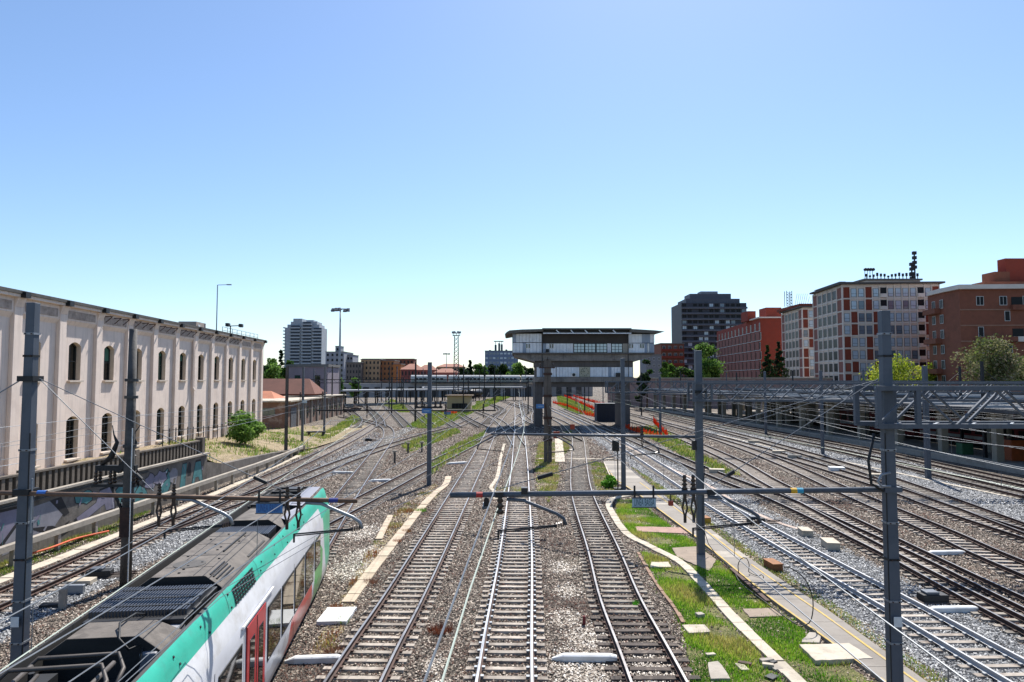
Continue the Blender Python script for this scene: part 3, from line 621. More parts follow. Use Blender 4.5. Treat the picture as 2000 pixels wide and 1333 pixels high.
# ------------------------------------------------------------------ regional train
M_teal = mat('train_teal', '38ac95', .4, var=.13, scale=1.6, tint='4f9c8c', tintamt=.55, tscale=1.3)
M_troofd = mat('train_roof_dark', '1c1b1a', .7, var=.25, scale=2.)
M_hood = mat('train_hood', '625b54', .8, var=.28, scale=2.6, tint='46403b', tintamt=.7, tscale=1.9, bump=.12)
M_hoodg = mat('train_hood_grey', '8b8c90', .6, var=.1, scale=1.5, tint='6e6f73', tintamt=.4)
M_lav = mat('train_pale_panel', '7f7f88', .5, var=.08, scale=1.)
M_twhite = mat('train_white', 'd0d1d3', .35, var=.1, scale=1.8, tint='b4b1ac', tintamt=.5, tscale=1.5)
M_tred = mat('train_red', 'b0242b', .35, var=.08)
M_tglass = glass('train_glass', '141816', .04)
M_rubber = mat('rubber_black', '101112', .6, var=.2)
def livery():
    m = bpy.data.materials.new('train_livery'); m.use_nodes = True; nt = m.node_tree; b = nt.nodes['Principled BSDF']; b.inputs['Roughness'].default_value = .3
    tc = nd(nt, 'ShaderNodeTexCoord'); sp = nd(nt, 'ShaderNodeSeparateXYZ'); nt.links.new(tc.outputs['Object'], sp.inputs[0]); s, z = sp.outputs[1], sp.outputs[2]
    def M(op, a, c=0.):
        n = nd(nt, 'ShaderNodeMath', operation=op)
        for i, v in enumerate((a, c)):
            if isinstance(v, (int, float)): n.inputs[i].default_value = v
            else: nt.links.new(v, n.inputs[i])
        return n.outputs[0]
    def mixc(last, f, c):
        mx = nd(nt, 'ShaderNodeMix', data_type='RGBA'); nt.links.new(f, mx.inputs['Factor']); nt.links.new(last, mx.inputs[6]); mx.inputs[7].default_value = (*hexc(c), 1); return mx.outputs[2]
    w = nd(nt, 'ShaderNodeRGB'); w.outputs[0].default_value = (*hexc('cfd1d6'), 1); last = w.outputs[0]
    lo = M('LESS_THAN', z, .62); last = mixc(last, lo, 'b4b3b2')
    red = M('MULTIPLY', M('GREATER_THAN', s, M('ADD', 19.9, M('MULTIPLY', z, .9))), M('MULTIPLY', M('LESS_THAN', s, M('SUBTRACT', 24.9, M('MULTIPLY', z, .25))), M('LESS_THAN', z, 1.17)))
    last = mixc(last, red, 'b9312f')
    arch_ = M('MULTIPLY', M('GREATER_THAN', s, M('ADD', 24.9, M('MULTIPLY', z, .22))), M('LESS_THAN', s, M('ADD', 27.0, M('MULTIPLY', z, .12))))
    gz = M('LESS_THAN', z, M('ADD', 2.35, M('MULTIPLY', M('SUBTRACT', s, 26.0), -.5)))
    last = mixc(last, M('MULTIPLY', arch_, gz), '3d9e4e')
    nose = M('GREATER_THAN', s, M('ADD', 27.25, M('MULTIPLY', M('POWER', M('ABSOLUTE', M('SUBTRACT', 3.2, z)), 1.4), .32)))
    last = mixc(last, nose, '36b08a')
    g0 = M('MULTIPLY', M('LESS_THAN', s, 12.6), M('LESS_THAN', M('ADD', M('MULTIPLY', M('SUBTRACT', s, 11.6), M('SUBTRACT', s, 11.6)), M('MULTIPLY', M('SUBTRACT', z, 2.0), M('SUBTRACT', z, 2.0))), 1.25))
    last = mixc(last, g0, '2d9c62')
    # brake dust thrown up over the lower side
    nz = nd(nt, 'ShaderNodeTexNoise'); setin(nz, Scale=2.2, Detail=6., Roughness=.7); nt.links.new(tc.outputs['Object'], nz.inputs['Vector']); du = M('MULTIPLY', M('LESS_THAN', z, M('ADD', .45, M('MULTIPLY', nz.outputs['Fac'], .9))), .4); last = mixc(last, du, '857d74')
    n = nd(nt, 'ShaderNodeTexNoise'); setin(n, Scale=1.2, Detail=6.); nt.links.new(tc.outputs['Object'], n.inputs['Vector'])
    mr = nd(nt, 'ShaderNodeMapRange'); setin(mr, From_Min=.3, From_Max=.7, To_Min=.82, To_Max=1.06); nt.links.new(n.outputs['Fac'], mr.inputs['Value'])
    ml = nd(nt, 'ShaderNodeVectorMath', operation='SCALE'); nt.links.new(last, ml.inputs[0]); nt.links.new(mr.outputs[0], ml.inputs['Scale']); nt.links.new(ml.outputs[0], b.inputs['Base Color'])
    return m
M_liv = livery()
train = thing('train', 'green, white and red regional train with dark equipment along its roof', 'train', (-5.5, 0, 0))
train.rotation_euler = (0, 0, math.atan2(.124, 1)); BASE[train.name] = Vector((0, 0, 0))
def lb(name, mb, m, parent=train, **kw): return mb.build(name, m, parent, **kw)
half = [(1.36, .36), (1.45, .7), (1.46, 1.15), (1.45, 2.72), (1.42, 2.98), (1.355, 3.22), (1.285, 3.38), (1.25, 3.55), (1.195, 3.72), (1.12, 3.83), (1.06, 3.84), (1.0, 3.34)]
ring = half + [(-x, z) for x, z in reversed(half)]; nr_ = len(ring)
secs = [(-16, 1, 1), (-8, 1, 1), (0, 1, 1), (8, 1, 1), (16, 1, 1), (22, 1, 1), (25, 1, 1), (26.4, 1, 1), (26.9, .995, 1), (27.8, .97, .985), (28.9, .955, .99), (30.0, .9, .965), (30.8, .8, .88), (31.3, .62, .72)]
b = MB()
for s, kx, kz in secs:
    for x, z in ring: b.v.append((x * kx, s, .36 + (z - .36) * kz))
for j in range(len(secs) - 1):
    for i in range(nr_ - 1):
        k = min(i, nr_ - 2 - i)
        mi = 0 if k < 4 else 1 if k == 4 or k == 5 else 2 if k < 9 else 3
        if secs[j][0] >= 26.9 and k in (4, 5): mi = 2
        b.f.append((j * nr_ + i, j * nr_ + i + 1, (j + 1) * nr_ + i + 1, (j + 1) * nr_ + i)); b.m.append(mi)
b.f.append(tuple(range((len(secs) - 1) * nr_, len(secs) * nr_))); b.m.append(2)
b.f.append(tuple(reversed(range(nr_)))); b.m.append(0)
body = lb('body', b, [M_liv, M_twhite, M_teal, M_troofd], smooth=True); body.data.set_sharp_from_angle(angle=R(32))
u = MB(); u.box(-1.25, 1.25, -16, 29.6, .2, .4); lb('underframe', u, M_rubber)
for s0 in (25.6, 23.2, 4.2, 1.8):
    for sx in (-1, 1):
        w = MB(); w.tube([(sx * .68, s0, .66), (sx * .82, s0, .66)], .42, 16); lb('wheel', w, M_dark)
def side_window(s0, s1, z0, z1, sx, name='window', gm=M_tglass):
    fr = MB(); x = 1.452 if z0 > .8 else 1.45
    fr.box(min(sx * x, sx * (x + .022)), max(sx * x, sx * (x + .022)), s0, s1, z0, z1); o = lb(name, fr, M_rubber, bevel=.012)
    p = MB(); p.box(min(sx * (x + .01), sx * (x + .03)), max(sx * (x + .01), sx * (x + .03)), s0 + .06, s1 - .06, z0 + .06, z1 - .06); lb('pane', p, gm, o)
    return o
for s0, s1 in ((-14.5, -12.9), (-12.6, -11), (-9, -7.4), (-7, -5.4), (-3.6, -2), (-1.6, 0), (1, 2.6), (3, 4.6), (5, 6.6), (7.4, 9.1), (9.5, 11.2), (11.6, 13.2), (13.6, 15.3), (17.75, 19.3), (19.5, 21.15), (21.35, 23.0), (23.2, 24.85)):
    for sx in (1, -1): side_window(s0, s1, 1.2, 2.6, sx)
for sx in (1, -1):
    o = side_window(25.15, 26.4, 1.45, 2.55, sx)
    # doors
    d = MB(); d.box(min(sx * 1.456, sx * 1.486), max(sx * 1.456, sx * 1.486), 15.65, 17.42, .45, 2.82); dd = lb('door', d, M_tred, bevel=.015)
    for a in (15.88, 16.72):
        q = MB(); q.box(min(sx * 1.48, sx * 1.496), max(sx * 1.48, sx * 1.496), a, a + .44, .8, 2.45); lb('pane', q, M_tglass, dd, bevel=.01)
    q = MB(); q.box(min(sx * 1.47, sx * 1.492), max(sx * 1.47, sx * 1.492), 16.52, 16.56, .47, 2.8); lb('seal', q, M_rubber, dd)
    q = MB(); q.bar((sx * 1.47, 15.3, 2.92), (sx * 1.47, 18.3, 2.92), .05, .05); lb('rain_strip', q, M_twhite)
ws = MB(); ws.add([(-.75, 29.95, 2.0), (.75, 29.95, 2.0), (.55, 30.55, 1.1), (-.55, 30.55, 1.1)], [(0, 1, 2, 3)])
# roof hoods
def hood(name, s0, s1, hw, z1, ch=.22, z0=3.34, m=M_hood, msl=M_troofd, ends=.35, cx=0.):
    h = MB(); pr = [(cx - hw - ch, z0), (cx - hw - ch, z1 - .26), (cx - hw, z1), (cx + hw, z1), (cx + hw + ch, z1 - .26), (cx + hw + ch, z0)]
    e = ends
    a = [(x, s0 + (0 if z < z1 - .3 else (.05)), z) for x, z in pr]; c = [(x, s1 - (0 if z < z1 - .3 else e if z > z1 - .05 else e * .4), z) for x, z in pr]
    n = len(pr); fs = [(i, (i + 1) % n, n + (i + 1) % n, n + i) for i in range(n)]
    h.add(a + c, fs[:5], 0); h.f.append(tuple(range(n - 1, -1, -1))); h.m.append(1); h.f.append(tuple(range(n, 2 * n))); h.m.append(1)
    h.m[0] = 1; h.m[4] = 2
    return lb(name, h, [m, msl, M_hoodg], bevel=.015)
SA = 15.5
hA = hood('equipment_hood', SA, SA + 4.9, .57, 4.02, ch=.36)
hB = hood('equipment_hood', 11.95, 13.15, .58, 4.0, ch=.36)
hC = hood('equipment_hood', 21.9, 24.3, .52, 3.97, ch=.4)
for s in (.8, 1.9, 3.1, 4.0):
    q = MB(); q.box(-.54, .54, SA + s, SA + s + .012, 4.018, 4.026); lb('seam', q, M_black, hA)
for x in (-.3, .3):
    q = MB(); q.box(x, x + .015, SA + .1, SA + 4.5, 4.018, 4.027); lb('seam', q, M_black, hA)
q = MB(); q.tube([(-.1, SA + 1.1, 4.012), (-.1, SA + 1.1, 4.03)], .36, 24); lb('fan_grille', q, mat('fan_grey', '4a4744', .8, var=.3, scale=9.), hA)
q = MB(); q.bar((.36, SA + 2.2, 4.04), (.36, SA + 4.3, 4.04), .04, .04); lb('roof_rail', q, M_dark, hA)
for k in range(4):
    q = MB(); x0 = .6 + k * .07; q.box(x0, x0 + .035, SA + .25, SA + 1.35, 3.975 - k * .05, 4.006 - k * .05); lb('louvre', q, M_black, hA)
for s0, s1 in ((SA + .3, SA + 1.7), (SA + 2.0, SA + 3.7)):
    q = MB(); q.box(.925, .94, s0, s1, 3.4, 3.7); lb('side_opening', q, M_black, hA)
for k in range(14):
    x = random.choice((-.4, -.1, .12, .42)); s = SA + .3 + k * .3; q = MB(); q.box(x, x + .05, s, s + .04, 4.02, 4.042); lb('bolt', q, M_dark, hA)
rb = MB(); rb.box(-.95, .9, 13.3, 15.35, 3.36, 3.84); rbase = lb('resistor_bank', rb, M_black, bevel=.02)
fin2 = MB().box(-.016, .016, -.8, .8, 0, .11).mesh('fin', mat('fin_steel', '55585f', .4, metal=.7, var=.2))
for k in range(30): inst('fin', fin2, rbase, (-.92 + k * .0605, 14.34, 3.835))
for s in (13.8, 14.3, 14.85): q = MB(); q.box(-.86, .86, s, s + .05, 3.93, 3.955); lb('strap', q, M_black, rbase)
rb = MB(); rb.box(-.8, .8, 20.55, 21.75, 3.36, 3.74); r2 = lb('resistor_bank', rb, M_black, bevel=.02)
fin3 = MB().box(-.016, .016, -.58, .58, 0, .1).mesh('fin', MATS['fin_steel'])
for k in range(28): inst('fin', fin3, r2, (-.78 + k * .058, 21.15, 3.735))
q = MB(); q.box(.62, .9, 11.9, 13.4, 3.4, 3.74); lb('side_box', q, M_hoodg, bevel=.03)
q = MB(); q.box(.7, .9, 18.0, 19.8, 3.7, 3.82); lb('side_box', q, M_troofd, bevel=.02)
# pale panels and open frame near the cab
q = MB(); q.add([(.5, 23.2, 3.84), (1.04, 22.3, 3.845), (1.05, 24.6, 3.845), (.95, 24.7, 3.87)], [(0, 1, 2, 3)]); 
q.add([(.52, 24.75, 3.92), (1.05, 24.75, 3.89), (1.0, 29.4, 3.84), (.52, 29.4, 3.84)], [(0, 1, 2, 3)]); q.add([(.52, 24.75, 3.9), (.52, 29.4, 3.72), (.52, 29.4, 3.3), (.52, 24.75, 3.3)], [(0, 1, 2, 3)]); lb('pale_panel', q, M_lav, fix=False)
for a in range(2):
    q = MB(); q.box(.6, .95, 25.1 + a * .62, 25.64 + a * .62, 3.9, 3.925); lb('hatch', q, M_lav, bevel=.01)
for s in (25.2, 26.3, 27.4, 28.5, 29.7):
    q = MB(); q.bar((-.86, s, 3.86 - (s - 25) * .02), (.5, s, 3.86 - (s - 25) * .02), .16, .08); lb('cross_frame', q, M_troofd)
for x in (-.84, .44):
    q = MB(); q.bar((x, 25, 3.82), (x, 30., 3.72), .09, .09); lb('long_frame', q, M_troofd)
q = MB(); q.box(-.3, .3, 28.7, 29.3, 3.5, 3.88); lb('air_unit', q, M_black, bevel=.03)
q = MB(); q.box(-.8, .4, 25.0, 28.8, 3.36, 3.46); lb('roof_floor', q, M_black)
# grille in the teal shoulder
ga, gb = Vector((1.285, 0, 3.40)), Vector((1.175, 0, 3.77)); gn = Vector((.37, 0, .11)).normalized()
slot_me = MB()
ax = (gb - ga).normalized(); slot_me.bar(Vector((0, -.07, 0)), Vector((0, .07, 0)), .012, .055, up=ax); slot_me = slot_me.mesh('vent_slot', M_black)
for i in range(9):
    for j in range(5):
        p = ga.lerp(gb, .1 + j * .2) + gn * .022; inst('vent_slot', slot_me, body, (p.x, 15.45 + i * .2, p.z))
for i in range(4):
    for j in range(2):
        p = ga.lerp(gb, .55 + j * .22) + gn * .01; inst('vent_slot', slot_me, body, (p.x, 26.9 + i * .18, p.z), 0, (1, .8, .7))
stud = MB().tube([(0, 0, 0), (.02, 0, .015)], .025, 6).mesh('roof_stud', M_dark)
for s in list(np.arange(10.4, 25, 1.5)):
    for t in (.2, .8):
        if 15.2 < s < 17.4: continue
        p = ga.lerp(gb, t + random.uniform(-.1, .1)); inst('roof_stud', stud, body, (p.x, s + random.uniform(-.2, .2), p.z))
for s in (14.9, 17.5, 20.4, 23.4):
    q = MB()
    for (x0, z0), (x1, z1) in zip(half[6:10], half[7:10]): q.add([(x0 + .006, s, z0 + .004), (x1 + .006, s, z1 + .004), (x1 + .006, s + .015, z1 + .004), (x0 + .006, s + .015, z0 + .004)], [(0, 1, 2, 3)])
    lb('roof_joint', q, M_rubber, body, fix=False)
for s in (13.35, 15.48, 17.58, 21.25, 25.0):
    q = MB(); q.box(1.4535, 1.4575, s, s + .014, .5, 2.75); lb('panel_joint', q, M_rubber, body)
for k in range(9):
    s = 9.5 + k * 2.3; q = MB(); q.tube([(-.78, s, 3.42), (-.8, s + 1.1, 3.46), (-.78, s + 2.3, 3.42)], .03, 6); lb('roof_pipe', q, M_dark, body)
    q = MB(); q.tube([(.82, s, 3.40), (.8, s + 1.2, 3.45), (.82, s + 2.3, 3.40)], .025, 6); lb('roof_pipe', q, M_rubber, body)
for s in (13.2, 15.3, 20.45, 24.5):
    q = MB(); q.box(-.7, .7, s, s + .16, 3.36, 3.56); lb('junction_box', q, M_hoodg, body, bevel=.02)
# folded pantograph
pg = MB()
for z, s0, w in ((3.98, 11.3, .75), (4.08, 10.6, .8)):
    pts = [(-w, s0 - .35, z - .15), (-w + .12, s0 - .05, z), (w - .2, s0, z), (w, s0 - .3, z - .12), (w + .02, s0 - .75, z - .3)]; pg.tube(pts, .035, 7)
pg.tube([(-.5, 7.6, 3.6), (-.55, 9.3, 3.85), (-.6, 11., 3.95)], .04, 7); pg.tube([(.5, 7.6, 3.6), (.55, 9.3, 3.85), (.6, 11., 3.95)], .04, 7); pg.tube([(-.5, 7.6, 3.6), (.5, 7.6, 3.6)], .05, 7)
pg.tube([(-.2, 10.4, 4.05), (-.1, 8.6, 3.85), (0, 7.6, 3.62)], .03, 6)
lb('pantograph', pg, mat('pantograph_steel', '4d4844', .6, metal=.3, var=.3, scale=4.), smooth=True)
for x, s in ((-.6, 10.6), (.6, 10.6), (-.6, 7.6), (.6, 7.6)):
    q = MB(); q.tube([(x, s, 3.34), (x, s, 3.45), (x, s, 3.46), (x, s, 3.56), (x, s, 3.58), (x, s, 3.7)], [.09, .06, .1, .06, .1, .05], 8); lb('insulator', q, M_ins)
q = MB(); q.tube([(.1, 13.6, 3.85), (.05, 13.2, 4.0), (.1, 12.4, 4.1), (.3, 11.9, 4.0), (.5, 11.8, 3.85), (.62, 12.1, 3.85), (.7, 11.7, 3.6)], .02, 6); lb('cable', q, M_rubber, smooth=True)
q = MB(); q.tube([(.84, 15.1, 3.8), (.88, 14.5, 3.85), (.86, 13.9, 3.8), (.9, 13.3, 3.78), (.88, 12.8, 3.7)], .02, 6); lb('cable', q, M_rubber, smooth=True)
q = MB(); q.tube([(-.8, 11.4, 3.34), (-.8, 11.4, 3.7)], .05, 6); q.box(-.84, -.5, 11.0, 11.6, 3.4, 3.6); lb('switch_gear', q, M_dark)
# ------------------------------------------------------------------ overhead line: masts, gantries, arms, wires, signs
def mast(label, x, y, h, w, m=M_mast, w2=None, d=None, foot=True, group='overhead line masts', round_=False):
    t = thing('overhead_line_mast', label, 'mast', (x, y, 0), group); p = MB()
    if round_:
        p.tube([(x, y, 0), (x, y, h * .5), (x, y, h)], [w / 2, w * .45, (w2 or w * .8) / 2], 12)
    else:
        ww, dd = w / 2, (d or w) / 2; f = (w2 or w * .82) / w; tf = .022
        # H section tapering a little to the top
        pr = [(-ww, -dd), (ww, -dd), (ww, -dd + tf), (.03, -dd + tf), (.03, dd - tf), (ww, dd - tf), (ww, dd), (-ww, dd), (-ww, dd - tf), (-.03, dd - tf), (-.03, -dd + tf), (-ww, -dd + tf)]
        n = len(pr); vs = [(x + a, y + c, 0) for a, c in pr] + [(x + a * f, y + c * f, h) for a, c in pr]
        p.add(vs, [(i, (i + 1) % n, n + (i + 1) % n, n + i) for i in range(n)] + [tuple(range(n, 2 * n))])
    p.build('post', m, t, smooth=round_)
    if foot:
        q = MB(); q.box(x - w * .9, x + w * .9, y - w * .9, y + w * .9, 0, .16); q.build('foot', M_conc, t, bevel=.02)
    return t
def boxmast(label, x, y, h, w, m=M_mast, group='overhead line masts', f=.86):
    t = thing('overhead_line_mast', label, 'mast', (x, y, 0), group); p = MB(); a = w / 2; e = a * f
    p.add([(x - a, y - a, 0), (x + a, y - a, 0), (x + a, y + a, 0), (x - a, y + a, 0), (x - e, y - e, h), (x + e, y - e, h), (x + e, y + e, h), (x - e, y + e, h)], [(0, 3, 2, 1), (4, 5, 6, 7), (0, 1, 5, 4), (1, 2, 6, 5), (2, 3, 7, 6), (3, 0, 4, 7)])
    p.build('post', m, t, bevel=.012); return t
def insul(p, parent, h=.34, r=.075, up=True):
    p = Vector(p); n = 4; pts, rr = [], []
    for k in range(n):
        z = h * k / n; pts += [p + Vector((0, 0, z)), p + Vector((0, 0, z + h / n * .35)), p + Vector((0, 0, z + h / n * .9))]; rr += [r * .45, r * (1 - .12 * k), r * .42]
    b = MB(); b.tube(pts, rr, 9); return b.build('insulator', M_ins, parent, smooth=True)
def collar(p, w, parent, m=M_dark):
    q = MB(); q.box(p[0] - w / 2, p[0] + w / 2, p[1] - w / 2, p[1] + w / 2, p[2] - .06, p[2] + .06); q.build('collar', m, parent)
def steady(parent, p, dirx, L=1.35, drop=.5):
    """bent drop tube with registration arm carrying the contact wire; p on the cross bar"""
    p = Vector(p); b = MB(); sx = 1 if dirx > 0 else -1
    pts = [p + Vector((0, 0, -.06)), p + Vector((sx * .35, 0, -.08)), p + Vector((sx * (L - .15), 0, -drop * .75)), p + Vector((sx * L, 0, -drop * .95)), p + Vector((sx * (L + .06), 0, -drop * 1.25))]
    b.tube(pts, .038, 8); b.build('drop_tube', M_galv if parent.get('pale') else M_mast, parent, smooth=True)
    e = pts[-1]; a = MB()
    for k in range(4): a.tube([e + Vector((-sx * (.05 + .05 * k), 0, .02 - .01 * k)), e + Vector((-sx * (.07 + .05 * k), 0, .02 - .01 * k))], .06, 8)
    a.build('insulator', M_ins, parent)
    f = e + Vector((-sx * 1.5, 0, -.12)); r = MB(); r.tube([e + Vector((-sx * .2, 0, 0)), f], .018, 6); r.tube([e + Vector((-sx * .2, 0, -.03)), f + Vector((0, 0, -.04))], .014, 6); r.tube([f + Vector((0, 0, .01)), f + Vector((0, 0, -.18))], .022, 6); r.build('registration_arm', M_dark, parent)
    return f + Vector((0, 0, -.18))
def vbracket(parent, p):
    p = Vector(p); b = MB(); b.tube([p, p + Vector((0, 0, -.16))], .04, 6); b.tube([p + Vector((-.02, 0, -.1)), p + Vector((-.055, 0, -.3)), p + Vector((0, 0, -.5))], .022, 6); b.tube([p + Vector((.02, 0, -.1)), p + Vector((.055, 0, -.3)), p + Vector((0, 0, -.5))], .022, 6); b.tube([p + Vector((0, 0, -.45)), p + Vector((0, 0, -.62))], .035, 6); b.build('wire_clamp', M_ins, parent)
NY = 15.4
# near right mast with its long cantilever and stays
mx = D(1735, 900, NY).x
mR = boxmast('tall grey mast at the right edge carrying the lattice gantry and a long cantilever tube', mx, NY, 9.95, .27, f=.72)
zb = D(1730, 955, NY).z; xl = D(880, 966, NY).x; zl = D(880, 966, NY).z
q = MB(); q.tube([(xl, NY - .1, zl), (mx - .1, NY - .1, zb)], .06, 10); arm = q.build('cantilever_tube', M_mast, mR, smooth=True)
for px, c in ((937, 'b0302c'), (1546, 'd6a72a'), (1558, '2f93b0')):
    x = D(px, 960, NY).x; z = zl + (zb - zl) * (x - xl) / (mx - xl); q = MB(); q.tube([(x - .07, NY - .1, z), (x + .07, NY - .1, z)], .0625, 10, cap=False); q.build('colour_band', mat('band_' + c, c, .6), arm)
for px, py in ((1380, 935), (1376, 958)):
    pass
st0 = Vector((mx - .2, NY - .05, D(1717, 742, NY).z))
for i, px in enumerate((975, 1385)):
    x = D(px, 960, NY).x; z = zl + (zb - zl) * (x - xl) / (mx - xl); q = MB(); e = Vector((x, NY - .1, z + .12)); q.tube([st0 + Vector((0, 0, .02 * i)), e], .0095, 6); q.build('stay', M_wire_d, mR)
    t_ = e.lerp(st0, .3); q = MB(); q.tube([e.lerp(st0, .1), e.lerp(st0, .14)], .05, 8); q.build('stay_insulator', M_dark, mR)
    collar((x, NY - .1, z), .17, mR)
for px in (1335, 1352):
    x = D(px, 960, NY).x; z = zl + (zb - zl) * (x - xl) / (mx - xl); insul((x, NY - .1, z + .05), mR); vbracket(mR, (x, NY - .1, z - .05))
x = D(977, 960, NY).x; insul((x, NY - .1, zl - .42), mR, .5, .1); x = D(1024, 960, NY).x; q = MB(); q.box(x - .07, x + .07, NY - .2, NY, zl + .03, zl + .17); q.build('clamp', M_black, mR)
cw5 = steady(mR, (D(990, 966, NY).x, NY - .1, zl - .03), 1, 1.25, .5)
cw7 = steady(mR, (D(1380, 966, NY).x, NY - .1, zl + .02), 1, 1.1, .5)
for z in (zb, 7.35, 8.2): collar((mx, NY, z), .38, mR, M_mast)
q = MB(); q.tube([(mx - .4, NY - .2, 7.2), (mx - .55, NY - .2, 6.6), (mx - .5, NY - .2, 6.1), (mx - .25, NY - .2, 5.95)], .03, 6); q.build('earth_cable', M_dark, mR, smooth=True)
q = MB(); q.tube([(mx - .1, NY - .25, 6.35), (mx - .3, NY - .25, 6.3), (mx - .38, NY - .25, 6.15), (mx - .3, NY - .25, 6.05), (mx - .1, NY - .25, 6.05)], .028, 6); q.build('earth_cable', M_galv, mR, smooth=True)
# shade-coloured pendulum (red lamp box) hanging from tube
# near left mast
lx = D(52, 930, NY).x
mL = boxmast('tall blue-grey mast at the left edge with a rusty cantilever tube over the train', lx, NY, D(67, 592, NY).z, .27, f=.72)
za, zc = D(60, 960, NY).z, D(700, 977, NY).z; xr = D(700, 977, NY).x
q = MB(); q.tube([(lx - 1.6, NY - .12, za + .01), (xr, NY - .12, zc)], .05, 10); armL = q.build('cantilever_tube', M_rustpipe, mL, smooth=True)
for px, c in ((90, '3f77c8'), (655, '27307a')):
    x = D(px, 960, NY).x; z = za + (zc - za) * (x - lx) / (xr - lx); q = MB(); q.tube([(x - .1, NY - .12, z), (x + .1, NY - .12, z)], .0525, 10, cap=False); q.build('colour_band', mat('band_' + c, c, .6), armL)
stL = Vector((lx + .2, NY, D(78, 740, NY).z)); collar((lx, NY, stL.z), .36, mL); collar((lx, NY, za), .36, mL)
for px in (305, 575):
    x = D(px, 960, NY).x; z = za + (zc - za) * (x - lx) / (xr - lx); q = MB(); e = Vector((x, NY - .12, z + .1)); q.tube([stL, e], .009, 6); q.build('stay', M_wire_d, mL)
    q = MB(); q.tube([e.lerp(stL, .1), e.lerp(stL, .15)], .045, 8); q.build('stay_insulator', M_dark, mL)
q = MB(); q.tube([stL + Vector((-.4, 0, -.02)), stL + Vector((-1.9, 0, -.95))], .014, 6); q.build('stay', M_galv, mL)
for px in (317, 345, 565, 587):
    x = D(px, 960, NY).x; z = za + (zc - za) * (x - lx) / (xr - lx); insul((x, NY - .12, z + .03), mL, .26, .06); vbracket(mL, (x, NY - .12, z - .04))
mL['pale'] = 1
cw0 = steady(mL, (D(350, 966, NY).x, NY - .12, za - .09), 1, 1.2, .5)
cw2 = steady(mL, (D(600, 972, NY).x, NY - .12, zc + .02), 1, 1.2, .5)
q = MB(); q.tube([(lx + .2, NY - .1, 5.0), (lx + .2, NY - .1, 6.2)], .02, 6); q.build('conduit', M_galv, mL)
# fittings on the two near masts
for m_, x_, sgn in ((mR, mx, -1), (mL, lx, 1)):
    for k, z in enumerate((1.6, 2.6, 3.5, 4.4, 5.2, 6.8, 8.9, 9.4)):
        w_ = .27 * (1 - .28 * z / 9.95) + .03; q = MB(); q.box(x_ - w_ / 2, x_ + w_ / 2, NY - w_ / 2, NY + w_ / 2, z, z + .045); q.build('band', M_galv if k % 3 else M_dark, m_)
        for e in (-1, 1): q = MB(); q.tube([(x_ + e * .07, NY - w_ / 2 - .03, z + .02), (x_ + e * .07, NY - w_ / 2 + .02, z + .02)], .014, 6); q.build('bolt', M_rust, m_)
    q = MB(); q.box(x_ - .09, x_ + .09, NY - .2, NY - .185, 3.0, 3.22); q.build('number_plate', M_white, m_, bevel=.004)
    q = MB(); q.tube([(x_ + sgn * .13, NY - .1, .1), (x_ + sgn * .12, NY - .1, 5.0), (x_ + sgn * .11, NY - .1, 7.2)], .016, 6); q.build('earth_wire', M_dark, m_)
# signs hanging on the cantilevers
def text_mesh(txt, size, m, name='lettering'):
    cu = bpy.data.curves.new(name, 'FONT'); cu.body = txt; cu.size = size; cu.align_x = 'CENTER'; cu.align_y = 'CENTER'; cu.extrude = .002
    o = bpy.data.objects.new('tmp', cu); COL.objects.link(o); dg = bpy.context.evaluated_depsgraph_get(); me = bpy.data.meshes.new_from_object(o.evaluated_get(dg)); bpy.data.objects.remove(o); me.materials.clear(); me.materials.append(m); return me
def hang_sign(label, px, py, w, h, m, txt, tm, name='line_sign'):
    c = D(px, py, NY - .2); t = thing(name, label, 'sign', c, None)
    b = MB(); b.box(c.x - w / 2, c.x + w / 2, c.y - .015, c.y + .015, c.z - h / 2, c.z + h / 2); b.build('plate', m, t, bevel=.004)
    f = MB()
    for z in (-h / 2, h / 2): f.box(c.x - w / 2 - .01, c.x + w / 2 + .01, c.y - .02, c.y + .02, c.z + z - .012, c.z + z + .012)
    f.build('rim', M_mast, t)
    for s in (-.4, .4):
        q = MB(); q.box(c.x + s * w - .02, c.x + s * w + .02, c.y - .012, c.y + .012, c.z + h / 2, c.z + h / 2 + .27); q.build('hanger', M_dark, t)
    o = inst('lettering', text_mesh(txt, h * .72, tm), t, (c.x, c.y - .0165, c.z), (R(90), 0, 0)); tw_ = max(v.co.x for v in o.data.vertices) * 2; o.scale = (w * .86 / tw_, 1.5, 1)
hang_sign('pale blue LINEA BASSA sign hanging from the right cantilever tube', 1258, 982, .52, .2, M_paleblue, 'LINEA BASSA', mat('sign_ink', '35545a', .6))
hang_sign('blue LINEA BASSA sign hanging over the train roof', 526, 993, .58, .22, M_blue, 'LINEA BASSA', mat('sign_ink_blue', '2c4f86', .6))
